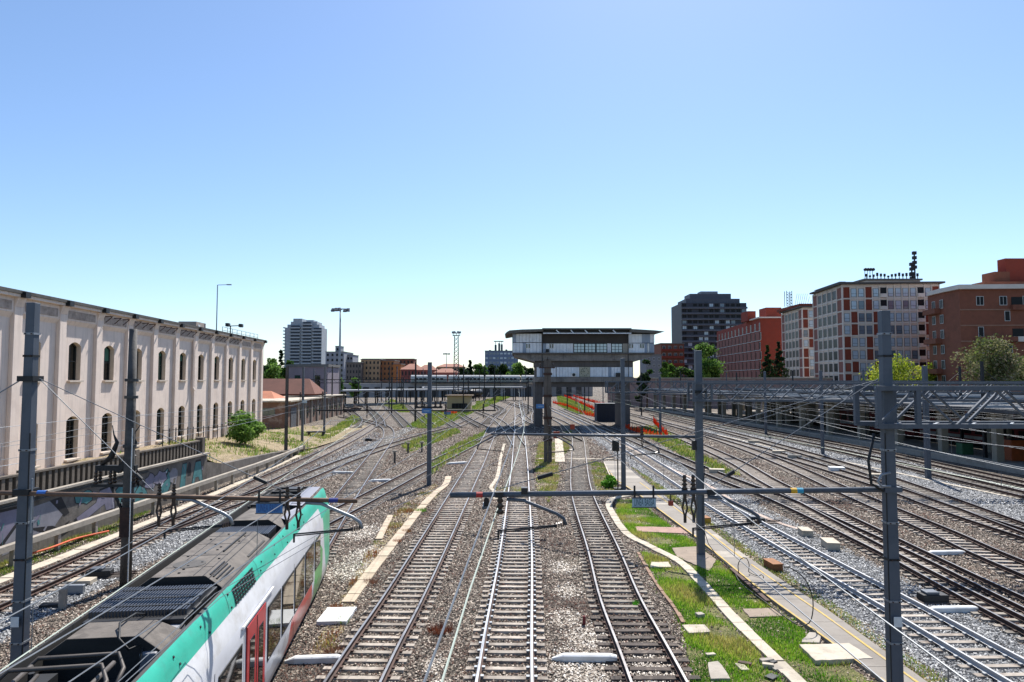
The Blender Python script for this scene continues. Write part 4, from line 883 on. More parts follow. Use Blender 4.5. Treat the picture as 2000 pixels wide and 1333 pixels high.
# box lattice gantries
def truss(label, y, x0, x1, z0=7.38, z1=8.2, dp=.95, step=.82, cw=.085, hangers=True, endpost=True):
    t = thing('lattice_gantry', label, 'gantry', (x0, y, z0), 'lattice gantries over the right-hand tracks')
    for yy in (y - dp / 2, y + dp / 2):
        for z in (z0, z1):
            q = MB(); q.bar((x0, yy, z), (x1, yy, z), .12, .1); q.build('chord', M_mast, t)
    n = max(2, int((x1 - x0) / step))
    dg = MB().bar((0, 0, 0), (step, 0, z1 - z0), .06, .05).mesh('diagonal', M_mast); du = MB().bar((0, 0, z1 - z0), (step, 0, 0), .05, .04).mesh('diagonal', M_mast)
    dt = MB().bar((0, 0, 0), (step * .9, dp, 0), .055, .05).mesh('cross_brace', M_galv)  # paler grey than the chords: sunlight on these bars is put into the colour
    for k in range(n):
        x = x0 + k * step
        inst('diagonal', dg if k % 2 == 0 else du, t, (x, y - dp / 2, z0)); inst('diagonal', du if k % 2 == 0 else dg, t, (x, y + dp / 2, z0))
        inst('cross_brace', dt, t, (x, y - dp / 2, z1 + .01)); inst('cross_brace', dt, t, (x + .3, y - dp / 2, z0))
    if endpost:
        for x in (x0 + .04, x0 + .9):
            for yy in (y - dp / 2, y + dp / 2): q = MB(); q.bar((x, yy, z0), (x, yy, z1), .1, .1); q.build('end_post', M_mast, t)
    return t
truss('nearest heavy lattice gantry reaching out of the picture at right', NY, D(1690, 800, NY).x, 52, step=.86)
x10 = P(1369, 1085).x; y10 = P(1369, 1085).y
truss('second lattice gantry, fixed to the mast beside the grassy path', y10, x10 - .4, 56, step=.9)
x9, y9 = P(1218, 958).x, P(1218, 958).y
truss('third lattice gantry starting at the mast on the walkway end', y9 + .6, x9 - 1.2, 47, step=.95)
truss('fourth, farthest lattice gantry before the platform canopy', 78, 18.5, 47, step=1.0)
m10 = boxmast('grey mast beside the grassy path throwing a long shadow', x10, y10, D(1368, 685, y10).z, .34, f=.9); collar((x10, y10, 7.8), .6, m10, M_dark)
q = MB(); q.box(x10 - .34, x10 - .2, y10 - .12, y10 + .12, 5.0, 5.45); q.build('horn_box', M_black, m10)
q = MB(); q.tube([(x10 + .22, y10 - .2, 4.5), (x10 + .1, y10 - .24, 3.2), (x10 + .05, y10 - .24, 1.4), (x10 + .3, y10 - .2, .6), (x10 + .6, y10 - .6, .1)], .018, 5); q.build('earth_cable', M_rubber, m10, smooth=True)
m9 = boxmast('grey mast on the end of the walkway beside the small signal', x9, y9, D(1218, 700, y9).z, .32, f=.9)
for lab, px, py, top, w, kind in (
    ('dark old mast standing among the grass left of the low brick building', 558, 895, 715, .3, 'o'), ('grey mast just right of the old dark mast by the low building', 590, 870, 718, .34, 'g'), ('grey mast beside the wooden bench of rails', 633, 852, 716, .34, 'g'),
    ('thick grey mast between the oblique track and the straight main track', 838, 948, 708, .42, 'g'), ('grey mast beside the far right tracks below the red building', 1496, 850, 726, .4, 'g'), ('grey mast in the far right yard with stays', 1607, 887, 724, .38, 'g'),
    ('tall grey mast in front of the platform under the yellow tree', 1813, 935, 715, .46, 'g'), ('grey mast by the orange netting right of the signal box', 1290, 855, 735, .4, 'g'), ('thin mast behind the cream hut at left', 811, 826, 708, .34, 'd'),
    ('old dark blotched pole left of the train', 245, 1145, 643, .42, 'r')):
    p = P(px, py); h = D(px, top, p.y).z
    if kind == 'r':
        t = mast(lab, p.x, p.y, h, .44, M_mast_old, w2=.3, round_=True, foot=False)
        q = MB(); q.box(p.x - .2, p.x + .2, p.y - .235, p.y - .2, 2.0, 3.2); q.build('rust_plate', M_rust, t)
        q = MB(); q.bar((p.x - 1.5, p.y, 4.05), (p.x + .3, p.y, 4.05), .12, .12); q.bar((p.x - 1.5, p.y + .3, 4.05), (p.x + .3, p.y + .3, 4.05), .1, .1); q.build('switch_platform', M_dark, t)
        for dx in (-1.35, -.75, .2):
            for dy in (0, .3): insul((p.x + dx, p.y + dy, 4.1), t, .55, .11)
        q = MB(); q.bar((p.x - 1.4, p.y + .1, 4.75), (p.x + .25, p.y + .1, 4.75), .2, .22); q.bar((p.x - .5, p.y + .1, 4.6), (p.x + .1, p.y + .1, 5.3), .25, .2); q.build('switch_gear', M_dark, t)
        for sgn, xx in ((-1, -.7), (1, .05)):
            q = MB(); q.tube([(p.x + xx - .5, p.y + .1, 4.85), (p.x + xx - .1, p.y + .1, 5.2), (p.x + xx + .12, p.y + .1, 5.8), (p.x + xx + .02 * sgn, p.y + .1, 6.1), (p.x + xx + .2 * sgn + .1, p.y + .1, 6.5)], [.06, .13, .08, .03, .02], 7); q.build('arcing_horn', M_dark, t, smooth=True)
        q = MB(); q.bar((p.x - .2, p.y - .1, 3.1), (p.x - .7, p.y, 4.0), .09, .09); q.build('strut', M_dark, t)
        for z in (7.6, 8.3, 5.6, 3.4): q = MB(); q.tube([(p.x, p.y, z), (p.x, p.y, z + .12)], .26, 12); q.build('collar', M_mast_old, t)
        q = MB(); q.tube([(p.x + .2, p.y - .2, .2), (p.x + .2, p.y - .2, 6.4)], .022, 6); q.build('conduit', M_white, t)
    elif kind == 'd' or kind == 'o': mast(lab, p.x, p.y, h, w, M_mast_old if kind == 'o' else M_dark)
    else: boxmast(lab, p.x, p.y, h, w * .82, f=.9)
# big double mast before the signal box
p8 = P(1070, 905); t8 = thing('overhead_line_mast', 'broad twin concrete mast standing before the left leg of the signal box', 'mast', (p8.x, p8.y, 0), 'overhead line masts'); h8 = D(1070, 702, p8.y).z
for dx in (-.21, .21):
    q = MB(); q.bar((p8.x + dx, p8.y, 0), (p8.x + dx * .8, p8.y, h8), .38, .5, w2=.32); q.build('leg', mat('mast_concrete', '5e5852', .9, var=.2, scale=2., bump=.2, streak=.3), t8)
for z in (2.2, 4.4, 6.6, 8.8): q = MB(); q.box(p8.x - .44, p8.x + .44, p8.y - .28, p8.y + .28, z, z + .25); q.build('tie', M_rust, t8)
for dx, dz in ((-.75, 9.6), (0, 10.3), (.55, 9.6)): insul((p8.x + dx, p8.y - .2, dz), t8, .4, .12)
q = MB(); q.bar((p8.x - .9, p8.y - .2, 9.55), (p8.x + .75, p8.y - .2, 9.55), .1, .1); q.build('cross_arm', M_rust, t8)
q = MB(); q.bar((p8.x + .2, p8.y - .3, 3.0), (p8.x - .3, p8.y - .3, 6.), .1, .1); q.build('strut', M_rust, t8)
# mid-distance cross tube between the twin mast and the right masts (with its own drop tubes)
def crossbar(label, a, b_, r=.07, m=M_mast, drops=(), ins=(), name='cross_tube'):
    a, b_ = Vector(a), Vector(b_); t = thing(name, label, 'cross tube', a, 'cross tubes of the overhead line'); t['pale'] = 0
    q = MB(); q.tube([a, b_], r, 8); q.build('tube', m, t, smooth=True)
    for f, sx in drops: p = a.lerp(b_, f); steady(t, p, sx, 1.3, .7)
    for f in ins: p = a.lerp(b_, f); insul(p + Vector((0, 0, .05)), t, .5, .11); vbracket(t, p)
    return t
yb = 41.0
crossbar('dark cross tube passing in front of the twin mast over the centre tracks', D(960, 848, yb), D(1368, 854, y10 + .3), .075, drops=((.05, -1), (.32, 1), (.72, 1)), ins=(.32, .76))
crossbar('thin cross tube by the thick mast near the cream hut', (P(838, 948).x - 9.0, P(838, 948).y, D(838, 802, P(838, 948).y).z), (P(838, 948).x + 5.3, P(838, 948).y, D(838, 802, P(838, 948).y).z), .06, m=M_dark, ins=(.15, .28, .6, .72, .93))
pm = P(838, 948); tt = thing('switch_platform', 'dark switch platform around the thick mast', 'switch platform', (pm.x, pm.y, 5.4)); q = MB(); zz = D(838, 796, pm.y).z
q.bar((pm.x - 1.1, pm.y - .3, zz), (pm.x + 1., pm.y - .3, zz), .14, .14); q.bar((pm.x - 1.1, pm.y + .3, zz), (pm.x + 1., pm.y + .3, zz), .14, .14); q.build('frame', M_dark, tt)
for dx in (-1., -.55, .5, .9): insul((pm.x + dx, pm.y - .3, zz + .05), tt, .5, .13)
crossbar('rusty cross tube from the old mast over the left tracks', (P(558, 895).x, P(558, 895).y, 6.5), (P(633, 852).x + 9, P(558, 895).y + 6, 6.5), .07, m=M_dark, ins=(.2, .55, .9))
crossbar('horizontal tube between the far right masts', (20.5, 99, 6.2), (38, 104, 6.2), .08, ins=(.3, .6))
crossbar('brightly banded tube on the far right mast', (P(1607, 887).x - 9.5, P(1607, 887).y, 6.4), (P(1607, 887).x, P(1607, 887).y, 6.4), .06)
# small blue signs on the mid cross tubes
for i, (px, py, yy) in enumerate(((833, 803, pm.y - .4), (874, 807, pm.y + .5), (1056, 794, 90.), (595, 785, 74.))):
    c = D(px, py, yy); t = thing('line_sign', ['blue sign left of the thick mast', 'small blue sign right of the thick mast', 'blue sign on the left leg of the signal box', 'pale blue sign on the rusty cross tube at left'][i], 'sign', c)
    w = (.75, .55, 1.2, .5)[i]; h = (.38, .24, .55, .3)[i]; q = MB(); q.box(c.x - w / 2, c.x + w / 2, c.y - .02, c.y + .02, c.z - h / 2, c.z + h / 2); q.build('plate', M_blue if i < 3 else M_paleblue, t)
    q = MB(); q.box(c.x - w * .3, c.x + w * .3, c.y - .026, c.y - .021, c.z - .03, c.z + .03); q.build('lettering', M_white if i == 3 else M_paleblue, t)
# far masts --------------------------------------------------------------
far_masts = [(612, 806, 720), (648, 812, 716), (775, 792, 716), (798, 773, 722), (826, 783, 720), (852, 790, 718), (885, 768, 724), (925, 771, 722), (946, 790, 716), (966, 802, 714), (745, 785, 722), (760, 800, 715), (780, 778, 722), (870, 775, 724), (905, 806, 712), (913, 775, 720), (936, 784, 722), (955, 770, 726), (977, 776, 725), (997, 768, 728), (700, 792, 718), (720, 775, 722), (665, 785, 715), (690, 770, 724), (730, 768, 724), (1108, 800, 720), (1125, 790, 722), (1142, 806, 718), (1150, 786, 724), (1178, 795, 720), (1253, 812, 728), (1420, 800, 728), (1440, 812, 728), (1690, 860, 722), (1880, 872, 716), (1925, 905, 706), (1550, 820, 724), (1330, 800, 726), (1028, 775, 722)]
ORD = ['leftmost', 'second', 'third', 'fourth', 'fifth', 'sixth', 'seventh', 'eighth', 'ninth', 'tenth', 'eleventh', 'twelfth', 'thirteenth', 'fourteenth', 'fifteenth', 'sixteenth', 'seventeenth', 'eighteenth', 'nineteenth', 'twentieth', 'twenty-first', 'twenty-second', 'twenty-third', 'twenty-fourth', 'twenty-fifth', 'twenty-sixth', 'twenty-seventh', 'twenty-eighth', 'twenty-ninth', 'thirtieth']; far_masts.sort(); cnt_ = {}
for i, (px, py, top) in enumerate(far_masts):
    p = P(px, py); side = 'left of the signal box' if px < 1040 else 'beneath the signal box' if px < 1240 else 'in front of the platform canopy'
    t = thing('overhead_line_mast', ORD[cnt_.setdefault(side, 0)] + ' from the left of the slim far masts ' + side, 'mast', (p.x, p.y, 0), 'slim far masts ' + side); cnt_[side] += 1; h = D(px, top, p.y).z; q = MB(); q.bar((p.x, p.y, 0), (p.x, p.y, h), .3, .3, w2=.22); q.build('post', M_dark if i % 3 else M_mast, t)
    q = MB(); s = -1 if i % 2 else 1; q.bar((p.x, p.y, h * .72), (p.x + s * 2.6, p.y, h * .72 + .1), .09, .09); q.bar((p.x, p.y, h * .93), (p.x + s * 2.3, p.y, h * .72 + .2), .05, .05); q.bar((p.x + s * 2.4, p.y, h * .72 + .1), (p.x + s * 1.2, p.y, h * .62), .05, .05); q.build('bracket_arm', M_dark, t)
for i, (xa, xb, yy) in enumerate(((-62, 4, 165), (-78, 10, 210), (-30, 6, 188))):
    t = thing('lattice_gantry', ['nearer', 'farthest', 'middle'][i] + ' of the long thin gantries spanning the far tracks at left', 'gantry', (xa, yy, 7.6), 'far gantries'); 
    q = MB(); q.bar((xa, yy, 7.5), (xb, yy, 7.5), .16, .16); q.bar((xa, yy, 8.3), (xb, yy, 8.3), .16, .16); q.build('chord', M_dark, t)
    q = MB(); k = xa
    while k < xb - 1.2: q.bar((k, yy, 7.5), (k + .9, yy, 8.3), .07); q.bar((k + .9, yy, 8.3), (k + 1.8, yy, 7.5), .07); k += 1.8
    o = q.build('lacing', M_mast, t); o['kind'] = 'stuff'
    for x in (xa + .1, (xa + xb) / 2, xb - .1): q = MB(); q.bar((x, yy + .12, 0), (x, yy + .12, 8.9), .3); q.build('leg', M_dark, t)
# wires --------------------------------------------------------------------
def ole(label, pts, zc=5.35, zm=6.5, span=38., m=M_wire, r=.009, start=0., lift=0.):
    """contact wire with sagging carrier wire and droppers above a track path"""
    path = [Vector((x, y, 0)) for x, y in pts]; t = thing('overhead_wire', label, 'overhead wire', (path[0].x, path[0].y, zc), 'overhead wires above the tracks')
    fine = catmull(path, 2.0)
    q = MB(); q.tube([p + Vector((0, 0, zc)) for p in fine[::3] + [fine[-1]]], r, 5); q.build('contact_wire', m, t)
    q = MB(); cp = []
    for i, p in enumerate(fine):
        u = ((i * 2.0 + start) % span) / span; cp.append(p + Vector((0, 0, zm - 3.2 * (zm - zc) * .75 * u * (1 - u))))
    q.tube(cp, r, 5); q.build('carrier_wire', M_wire_d, t)
    d = MB()
    for i in range(1, len(fine), 3): d.bar(fine[i] + Vector((0, 0, zc)), cp[i], .008)
    o = d.build('droppers', M_wire_d, t); o['kind'] = 'stuff'
T_ = lambda k: [(p.x, p.y) for p in list(TRACKS.values())[k][::20] + [list(TRACKS.values())[k][-1]]]
ole('overhead wire over the left track by the graffiti wall', T_(0)[0:14], start=8, m=M_wire_d)
ole('pale overhead wire running the length of the train', [(-4.45 - .124 * y + .0, y) for y in (-6, 10, 25, 40, 60)] + T_(2)[8:12])
ole('overhead wire over the straight track right of the train', T_(4)[0:16], start=20, m=M_wire_d)
ole('pale green pair of wires over the bright-railed centre track', [(-.95, -2), (-.72, 7), (-.4, 15), (.3, 30), (.9, 50), (.9, 80), (1.3, 120), (1.6, 170)], start=10, r=.013)
ole('overhead wire over the curving track right of centre', T_(6)[0:13], start=25, m=M_wire_d)
ole('overhead wire over the relaid track', T_(7)[0:14], start=12)
ole('overhead wire over the dark-railed track', T_(8)[0:14], start=30, m=M_wire_d)
ole('overhead wire over the pale-sleepered track', T_(10)[0:12], start=5, m=M_wire_d)
ole('overhead wire over the rusty right-hand track', T_(11)[0:12], start=18, m=M_wire_d)
ole('overhead wire over the platform track', T_(13)[0:12], start=3, m=M_wire_d)
ole('overhead wire over the second platform track', T_(14)[0:12], start=15, m=M_wire_d)
def cable(label, pts, r=.012, m=M_wire_d, sag=0.):
    pts = [Vector(p) for p in pts]; t = thing('line_cable', label, 'cable', pts[0], 'loose cables and feeders of the overhead line'); out = []
    for a, c in zip(pts, pts[1:]):
        for k in range(10): f = k / 10; out.append(a.lerp(c, f) - Vector((0, 0, sag * 4 * f * (1 - f))))
    q = MB(); q.tube(out + [pts[-1]], r, 5); q.build('cable', m, t)
cable('anchor cable slanting from the twin mast to the lower left', [D(760, 995, 22.), D(1100, 845, 60.), (p8.x, p8.y, 6)], .01)
cable('anchor cable slanting across the walkway to the right mast', [D(1150, 905, 36.), D(1290, 880, 34.), D(1717, 745, NY)], .008, M_wire_d)
cable('anchor cable slanting from the old pole past the train roof', [D(380, 985, 20.), D(240, 1070, 18.), D(60, 1150, 15.)], .012)
cable('second wire slanting over the white side of the train', [D(230, 1333, 8.5), D(420, 1160, 13), D(590, 1062, 16.), D(800, 945, 40)], .007)
cable('third wire slanting over the teal roof edge of the train', [D(245, 1333, 8.5), D(430, 1168, 13), D(600, 1068, 16.), D(860, 915, 44)], .007)
cable('feeder cable strung along the warehouse wall', [(-25.5, 8, 5.6), (-24.6, 40, 5.2), (-24.2, 73.4, 5.6), (-26.7, 87.6, 5.6)], .011, M_wire_d, .25)
cable('lower feeder cable strung along the warehouse wall', [(-25.2, 8, 4.7), (-24.4, 40, 4.3), (-24.2, 73.4, 4.8)], .014, M_galv, .25)
cable('uppermost feeder cable strung along the warehouse wall', [(-25.9, 8, 6.5), (-25., 40, 6.1), (-24.2, 73.4, 6.4)], .012, M_galv, .25)
cable('feeder cable from the third gantry to the signal box', [(x9, y9, 7.2), (14, 90, 7.4), (18.9, 122, 7.6)], .02, M_wire_d, .3)
for i in range(5):
    cable(['lowest', 'second lowest', 'middle', 'second highest', 'highest'][i] + ' feeder cable running above the platform track', [(44.5 + i * .35, 30, 4.6 + i * .42), (44.0, 66, 4.5 + i * .42), (43, 110, 4.7 + i * .42), (41, 165, 5 + i * .4)], .011, M_wire_d, .3)
# ------------------------------------------------------------------ raised signal box spanning the tracks
SY = 120.0
M_clad = mat('signal_cladding', 'dde1e6', .6, metal=.1, var=.14, scale=1.5, tint='e0e2e5', tintamt=.6, tscale=.5, streak=.25)
M_cladb = mat('signal_cladding_blue', '8f9bab', .6, var=.1, scale=1.5)
M_scon = mat('signal_concrete', '817b75', .9, var=.2, scale=.9, bump=.2, tint='4c4743', tintamt=.6, tscale=.4, streak=.35)
M_scon_d = mat('signal_concrete_dark', '5c5652', .9, var=.2, scale=.9, streak=.3)
M_sroof = mat('signal_roof', '5f5c56', .8, var=.15, scale=1.)
M_sglass = glass('signal_glass', 'b9ccd0', .1)
def Z5(x, y, Y=SY): return D(960 + x / 5.556, 620 + y / 5.556, Y)
sb = thing('signal_box', 'long raised signal box on two legs spanning the tracks', 'signal box', (12.5, SY + 5, 0))
def zbox(name, x0, x1, y0, y1, m, dep0=0., dep1=.3, parent=sb, bevel=0.):
    a = Z5(x0, y1); c = Z5(x1, y0); q = MB(); q.box(a.x, c.x, SY + dep0, SY + dep1, a.z, c.z); return q.build(name, m, parent, bevel=bevel)
zbox('upper_storey', 225, 1770, 180, 386, M_scon_d, .5, 9.5)
# concave roof wings and middle roof
def roofp(prof, name, y0, y1):
    q = MB(); pts = [Z5(x, y) for x, y in prof]; n = len(pts); q.v += [(p.x, y0, p.z) for p in pts] + [(p.x, y1, p.z) for p in pts]
    q.f += [tuple(range(n)), tuple(range(2 * n - 1, n - 1, -1))] + [(i, (i + 1) % n, n + (i + 1) % n, n + i) for i in range(n)]; q.m += [0] * (n + 2); return q.build(name, M_sroof, sb)
roofp([(145, 188), (165, 166), (195, 148), (330, 138), (560, 132), (560, 158), (330, 168), (215, 180), (160, 190)], 'roof_wing', SY - 1.3, SY + 11)
roofp([(1485, 132), (1600, 138), (1760, 148), (1862, 160), (1780, 174), (1600, 172), (1485, 165)], 'roof_wing', SY - 1.3, SY + 11)
roofp([(548, 126), (1500, 126), (1500, 140), (548, 140)], 'roof', SY - 1.8, SY + 11.5)
zbox('eaves_edge', 556, 1500, 176, 186, M_clad, -1.7, -1.55)
zbox('soffit_beam', 556, 1500, 141, 176, M_black, -.6, -.4)
for x in (715, 868, 1020, 1172, 1322):
    a, c = Z5(x - 18, 146), Z5(x + 14, 178); q = MB(); q.bar((a.x, SY - 1.5, a.z), (c.x, SY - 1.5, c.z), .2, .16); q.build('strut', M_clad, sb)
# cladding panels
def panels(x0, x1, y0, y1, step, m=M_clad, dep=.2, jitter=True):
    x = x0
    while x < x1 - 4:
        w = min(step, x1 - x); a = Z5(x, y1); c = Z5(x + w, y0); q = MB(); q.box(a.x + .02, c.x - .02, SY + dep, SY + .48, a.z + .015, c.z - .015); q.build('cladding_panel', M_cladb if (jitter and random.random() < .1) else m, sb); x += step
panels(228, 545, 178, 272, 37, dep=.0); panels(228, 545, 277, 385, 37, dep=.0)
panels(556, 890, 284, 385, 37, dep=.25); panels(1256, 1300, 284, 385, 22, dep=.25); panels(1424, 1482, 284, 385, 29, mat('cladding_beige', 'a09a8e', .7), dep=.25)
panels(1488, 1690, 182, 278, 36, dep=.0); panels(1690, 1722, 182, 278, 32, M_cladb, dep=.0); panels(1722, 1768, 182, 278, 23, dep=.0)
panels(1488, 1662, 283, 385, 36, dep=.0); panels(1664, 1690, 283, 385, 26, M_cladb, dep=.0); panels(1692, 1714, 283, 385, 22, M_white, dep=.0); panels(1716, 1766, 283, 385, 25, M_cladb, dep=.0)
zbox('clerestory', 556, 1482, 186, 283, mat('clerestory_shaded', '3d3733', .8, var=.25, scale=.6), .3, .49)  # set-back strip; the shade under the roof is put into its dark brown
for x0, x1 in ((895, 1008), (1016, 1128), (1140, 1252), (1305, 1420)):
    w = zbox('window', x0 - 6, x1 + 6, 282, 386, M_black, .2, .48)
    for i in range(3):
        for j in range(3):
            dx = (x1 - x0) / 3; zbox('pane', x0 + i * dx + 3, x0 + (i + 1) * dx - 3, 290 + j * 31, 290 + j * 31 + 27, M_sglass, .15, .19, w)
for x0 in (372, 627, 1490, 1607):
    for k in range(2): 
        w = zbox('window', x0 + k * 26, x0 + k * 26 + 22, 287, 337, M_white, -.06 if x0 != 627 else .19, .0 if x0 != 627 else .24); zbox('pane', x0 + k * 26 + 5, x0 + k * 26 + 18, 291, 333, M_blkglass, -.08 if x0 != 627 else .17, -.061 if x0 != 627 else .189, w)
zbox('floor_slab', 230, 1762, 386, 402, M_scon_d, -.6, 10)
# tapering underside
for xs, xe in ((245, 470), (1740, 1535)):
    a, c, d_ = Z5(xs, 404), Z5(xe, 404), Z5(xe, 487); q = MB(); q.v += [(a.x, SY - .3, a.z), (c.x, SY - .3, c.z), (d_.x, SY - .3, d_.z), (a.x, SY - .3, a.z - .35), (a.x, SY + 9.6, a.z), (c.x, SY + 9.6, c.z), (d_.x, SY + 9.6, d_.z), (a.x, SY + 9.6, a.z - .35)]
    q.f += [(0, 1, 2, 3), (7, 6, 5, 4), (0, 4, 5, 1), (1, 5, 6, 2), (2, 6, 7, 3), (3, 7, 4, 0)]; q.m += [0] * 6; q.build('corbel', M_scon, sb)
zbox('main_beam', 472, 1534, 403, 474, M_scon, -.2, 9.5); zbox('second_beam', 472, 1534, 475, 538, M_scon_d, .25, 9.3)
zbox('lower_storey', 480, 1535, 538, 655, M_scon_d, .6, 9.0)
panels(490, 700, 541, 648, 37, dep=.3); panels(706, 955, 541, 648, 32, dep=.3); panels(1072, 1530, 541, 648, 33, dep=.3)
ck = zbox('clock', 958, 1068, 541, 646, mat('clock_face', 'a8a48f', .7, var=.12, scale=3.), .22, .58)
for k in range(12):
    a = k * math.pi / 6; cx, cy = 1013 + 40 * math.sin(a), 593 - 40 * math.cos(a); zbox('hour_mark', cx - 4, cx + 4, cy - 4, cy + 4, M_dark, .19, .218, ck)
c0 = Z5(1013, 593); 
for (hx, hy) in ((968, 590), (990, 565)):
    e = Z5(hx, hy); q = MB(); q.bar((c0.x, SY + .2, c0.z), (e.x, SY + .2, e.z), .09, .05); q.build('clock_hand', M_black, ck)
for x0, x1, m in ((862, 920, M_white), (1350, 1410, M_black), (590, 625, M_dark)):
    y0, y1 = (604, 646) if x0 > 700 else (345, 380); u_ = zbox('air_conditioner', x0, x1, y0, y1, m, -.3 if x0 > 700 else -.1, .28 if x0 > 700 else .24)
    if m is M_white: a = Z5((x0 + x1) / 2, (y0 + y1) / 2); q = MB(); q.tube([(a.x, SY - .33, a.z), (a.x, SY - .31, a.z)], .28, 14); q.build('fan', M_black, u_)
zbox('lower_slab', 468, 1540, 650, 704, M_scon, -.3, 9.6); zbox('deep_beam', 560, 1420, 705, 758, M_scon_d, .3, 9.0)
for xa, xb in ((470, 556), (1420, 1506)):
    a, c = Z5(xa, 700), Z5(xb, 700); q = MB(); q.box(a.x, c.x, SY + .5, SY + 9, 0, Z5(xa, 705).z); q.build('leg', M_scon_d, sb)
for x in (548, 1477):
    a = Z5(x, 140); q = MB(); q.bar((a.x, SY - .35, a.z - .4), (a.x, SY - .35, Z5(x, 650).z), .12, .12); q.build('downpipe', M_black, sb)
q = MB(); a, c = Z5(1535, 480), Z5(1550, 690); q.box(a.x, c.x, SY + 1, SY + 1.5, c.z, a.z); q.build('stair_post', M_clad, sb)

# ------------------------------------------------------------------ generic building tools
def win_mesh(w, h, fm, gm, fr=.09, split=.0, mull=1, d=.08):
    """window: frame with panes; outside faces -y, centre of the base at the origin"""
    b = MB(); b.box(-w / 2, w / 2, 0, .05, 0, h, 0)
    zs = [fr, h - fr] if not split else [fr, h * split - fr / 2, h * split + fr / 2, h - fr]
    n = mull + 1
    for z0, z1 in zip(zs[::2], zs[1::2]):
        for k in range(n):
            x0 = -w / 2 + fr + k * (w - fr) / n; b.box(x0, x0 + (w - fr) / n - fr, -.012, .0, z0, z1, 1)
    return b.mesh('window', [fm, gm])
def place(me, name, parent, o, u, a, z, out):
    """put a piece on a facade: o origin, u unit axis along it, a metres along, z height, out metres proud (outside is u turned clockwise)"""
    u = Vector(u); n = Vector((u.y, -u.x, 0)); p = Vector(o) + u * a + n * out
    return inst(name, me, parent, (p.x, p.y, z), math.atan2(u.y, u.x))
def fbox(o, u, a0, a1, z0, z1, d0, d1):
    u = Vector(u); n = Vector((u.y, -u.x, 0)); q = MB(); p = Vector(o) + u * ((a0 + a1) / 2) + n * ((d0 + d1) / 2); q.obox((p.x, p.y, z0), u, a1 - a0, d1 - d0, z1 - z0); return q
# materials for the town
M_cgrid = mat('pale_concrete_grid', 'd0c6bc', .85, var=.08, scale=.5)
M_brickp = mat('brick_panel', '783726', .9, var=.14, scale=1.2, tint='703220', tintamt=.5, tscale=.6, bump=.1)
M_brickp2 = mat('brick_panel_side', '84584e', .9, var=.12, scale=1.2)
M_tglassw = glass('town_glass', 'a3b6c2', .1, .35, '5c6f7c')  # reflected sky and pale blinds are put into the pale blue base colour
M_tglassd = glass('town_glass_dark', '11161b', .35); M_tglassd.node_tree.nodes['Principled BSDF'].inputs['Specular IOR Level'].default_value = .12
M_fdark = mat('frame_dark', '26282a', .6)
M_fwhite = mat('frame_white', 'b9bab8', .6)
M_brown = mat('brown_brick', '7a4a38', .9, var=.15, scale=.9, tint='68402f', tintamt=.5, tscale=.3, bump=.1)
M_redwall = mat('red_render', '833728', .9, var=.1, scale=.6, tint='8a3220', tintamt=.4)
M_roofgrey = mat('roof_grey', '6f6d6a', .85, var=.15)
GU = Vector((.078, 1, 0)).normalized()      # street direction of the right-hand quarter
GX = Vector((1, -.078, 0)).normalized()
def grid_block(label, corner, w, d, nf, fh, z0, front, side, topz=None, name='office_block'):
    """concrete-grid block; corner = nearest left corner; front string rows top first"""
    c = Vector(corner); t = thing(name, label, 'building', (c.x, c.y, 0), 'brick and concrete blocks on the right'); H = z0 + nf * fh
    o2 = c + GU * d
    q = MB(); q.prism([(c.x, c.y), (c.x + GX.x * w, c.y + GX.y * w), ((o2 + GX * w).x, (o2 + GX * w).y), (o2.x, o2.y)], 0, H + .5); q.build('wall', M_cgrid, t)
    q = MB(); e = 1.1; a = c - GX * e - GU * e; b2 = c + GX * (w + e) - GU * e; c2 = o2 + GX * (w + e); d2 = o2 - GX * e; q.prism([(p.x, p.y) for p in (a, b2, c2, d2)], H + .5, H + .95); q.build('roof', mat('roof_edge', '4a4745', .8), t)
    for o, u, L, pat in ((c, GX, w, front), (o2, -GU, d, side)):
        nc = len(pat[0]); cw = L / nc; wm = win_mesh(cw * .74, fh * .68, M_fdark, M_tglassw if pat is front else M_tglassd, .08, .38 if pat is front else 0, 0); 
        pm_ = MB().box(-cw * .44, cw * .44, 0, .06, 0, fh * .86).mesh('brick_panel', M_brickp if pat is front else M_brickp2)
        bal = MB(); bal.box(-cw * .42, cw * .42, -.02, .05, fh * .02, fh * .8, 1); bal.box(-cw * .45, cw * .45, -.55, .0, 0, fh * .3, 0); bal = bal.mesh('balcony', [M_cgrid, M_tglassd])
        wr = win_mesh(cw * .74, fh * .68, M_fdark, mat('blind_red', '8c4a38', .7), .08, 0, 0)
        for r, row in enumerate(pat):
            z = H - (r + 1) * fh
            for k, ch in enumerate(row):
                a = (k + .5) * cw
                if ch == 'W': place(wm, 'window', t, o, u, a, z + fh * .14, .10)
                elif ch == 'R': place(wr, 'window', t, o, u, a, z + fh * .14, .10)
                elif ch == 'P': place(pm_, 'brick_panel', t, o, u, a, z + fh * .07, .09)
                elif ch == 'B': place(bal, 'balcony', t, o, u, a, z + fh * .08, .09)
        for k in range(nc + 1): fbox(o, u, k * cw - cw * .06, k * cw + cw * .06, z0, H + .3, .0, .24).build('grid_post', M_cgrid, t)
        for r in range(nf + 1): fbox(o, u, 0, L, z0 + r * fh - .12, z0 + r * fh + .12, .0, .2).build('grid_beam', M_cgrid, t)
    return t, H
c1 = D(1650, 741, 178); 
F1 = ['PWWPWBWWWWBWP', 'PWWPWBWWWWBWP', 'WPWWPWWWWWBPW', 'WPWWPWWWWWBPW', 'PWWPWWWWWWBWP', 'PWWPWWWWWWBWP', 'RPWWPWWWWWBPW', 'PWWPWWWWWWWWP']
zt = D(1650, 560, 178).z
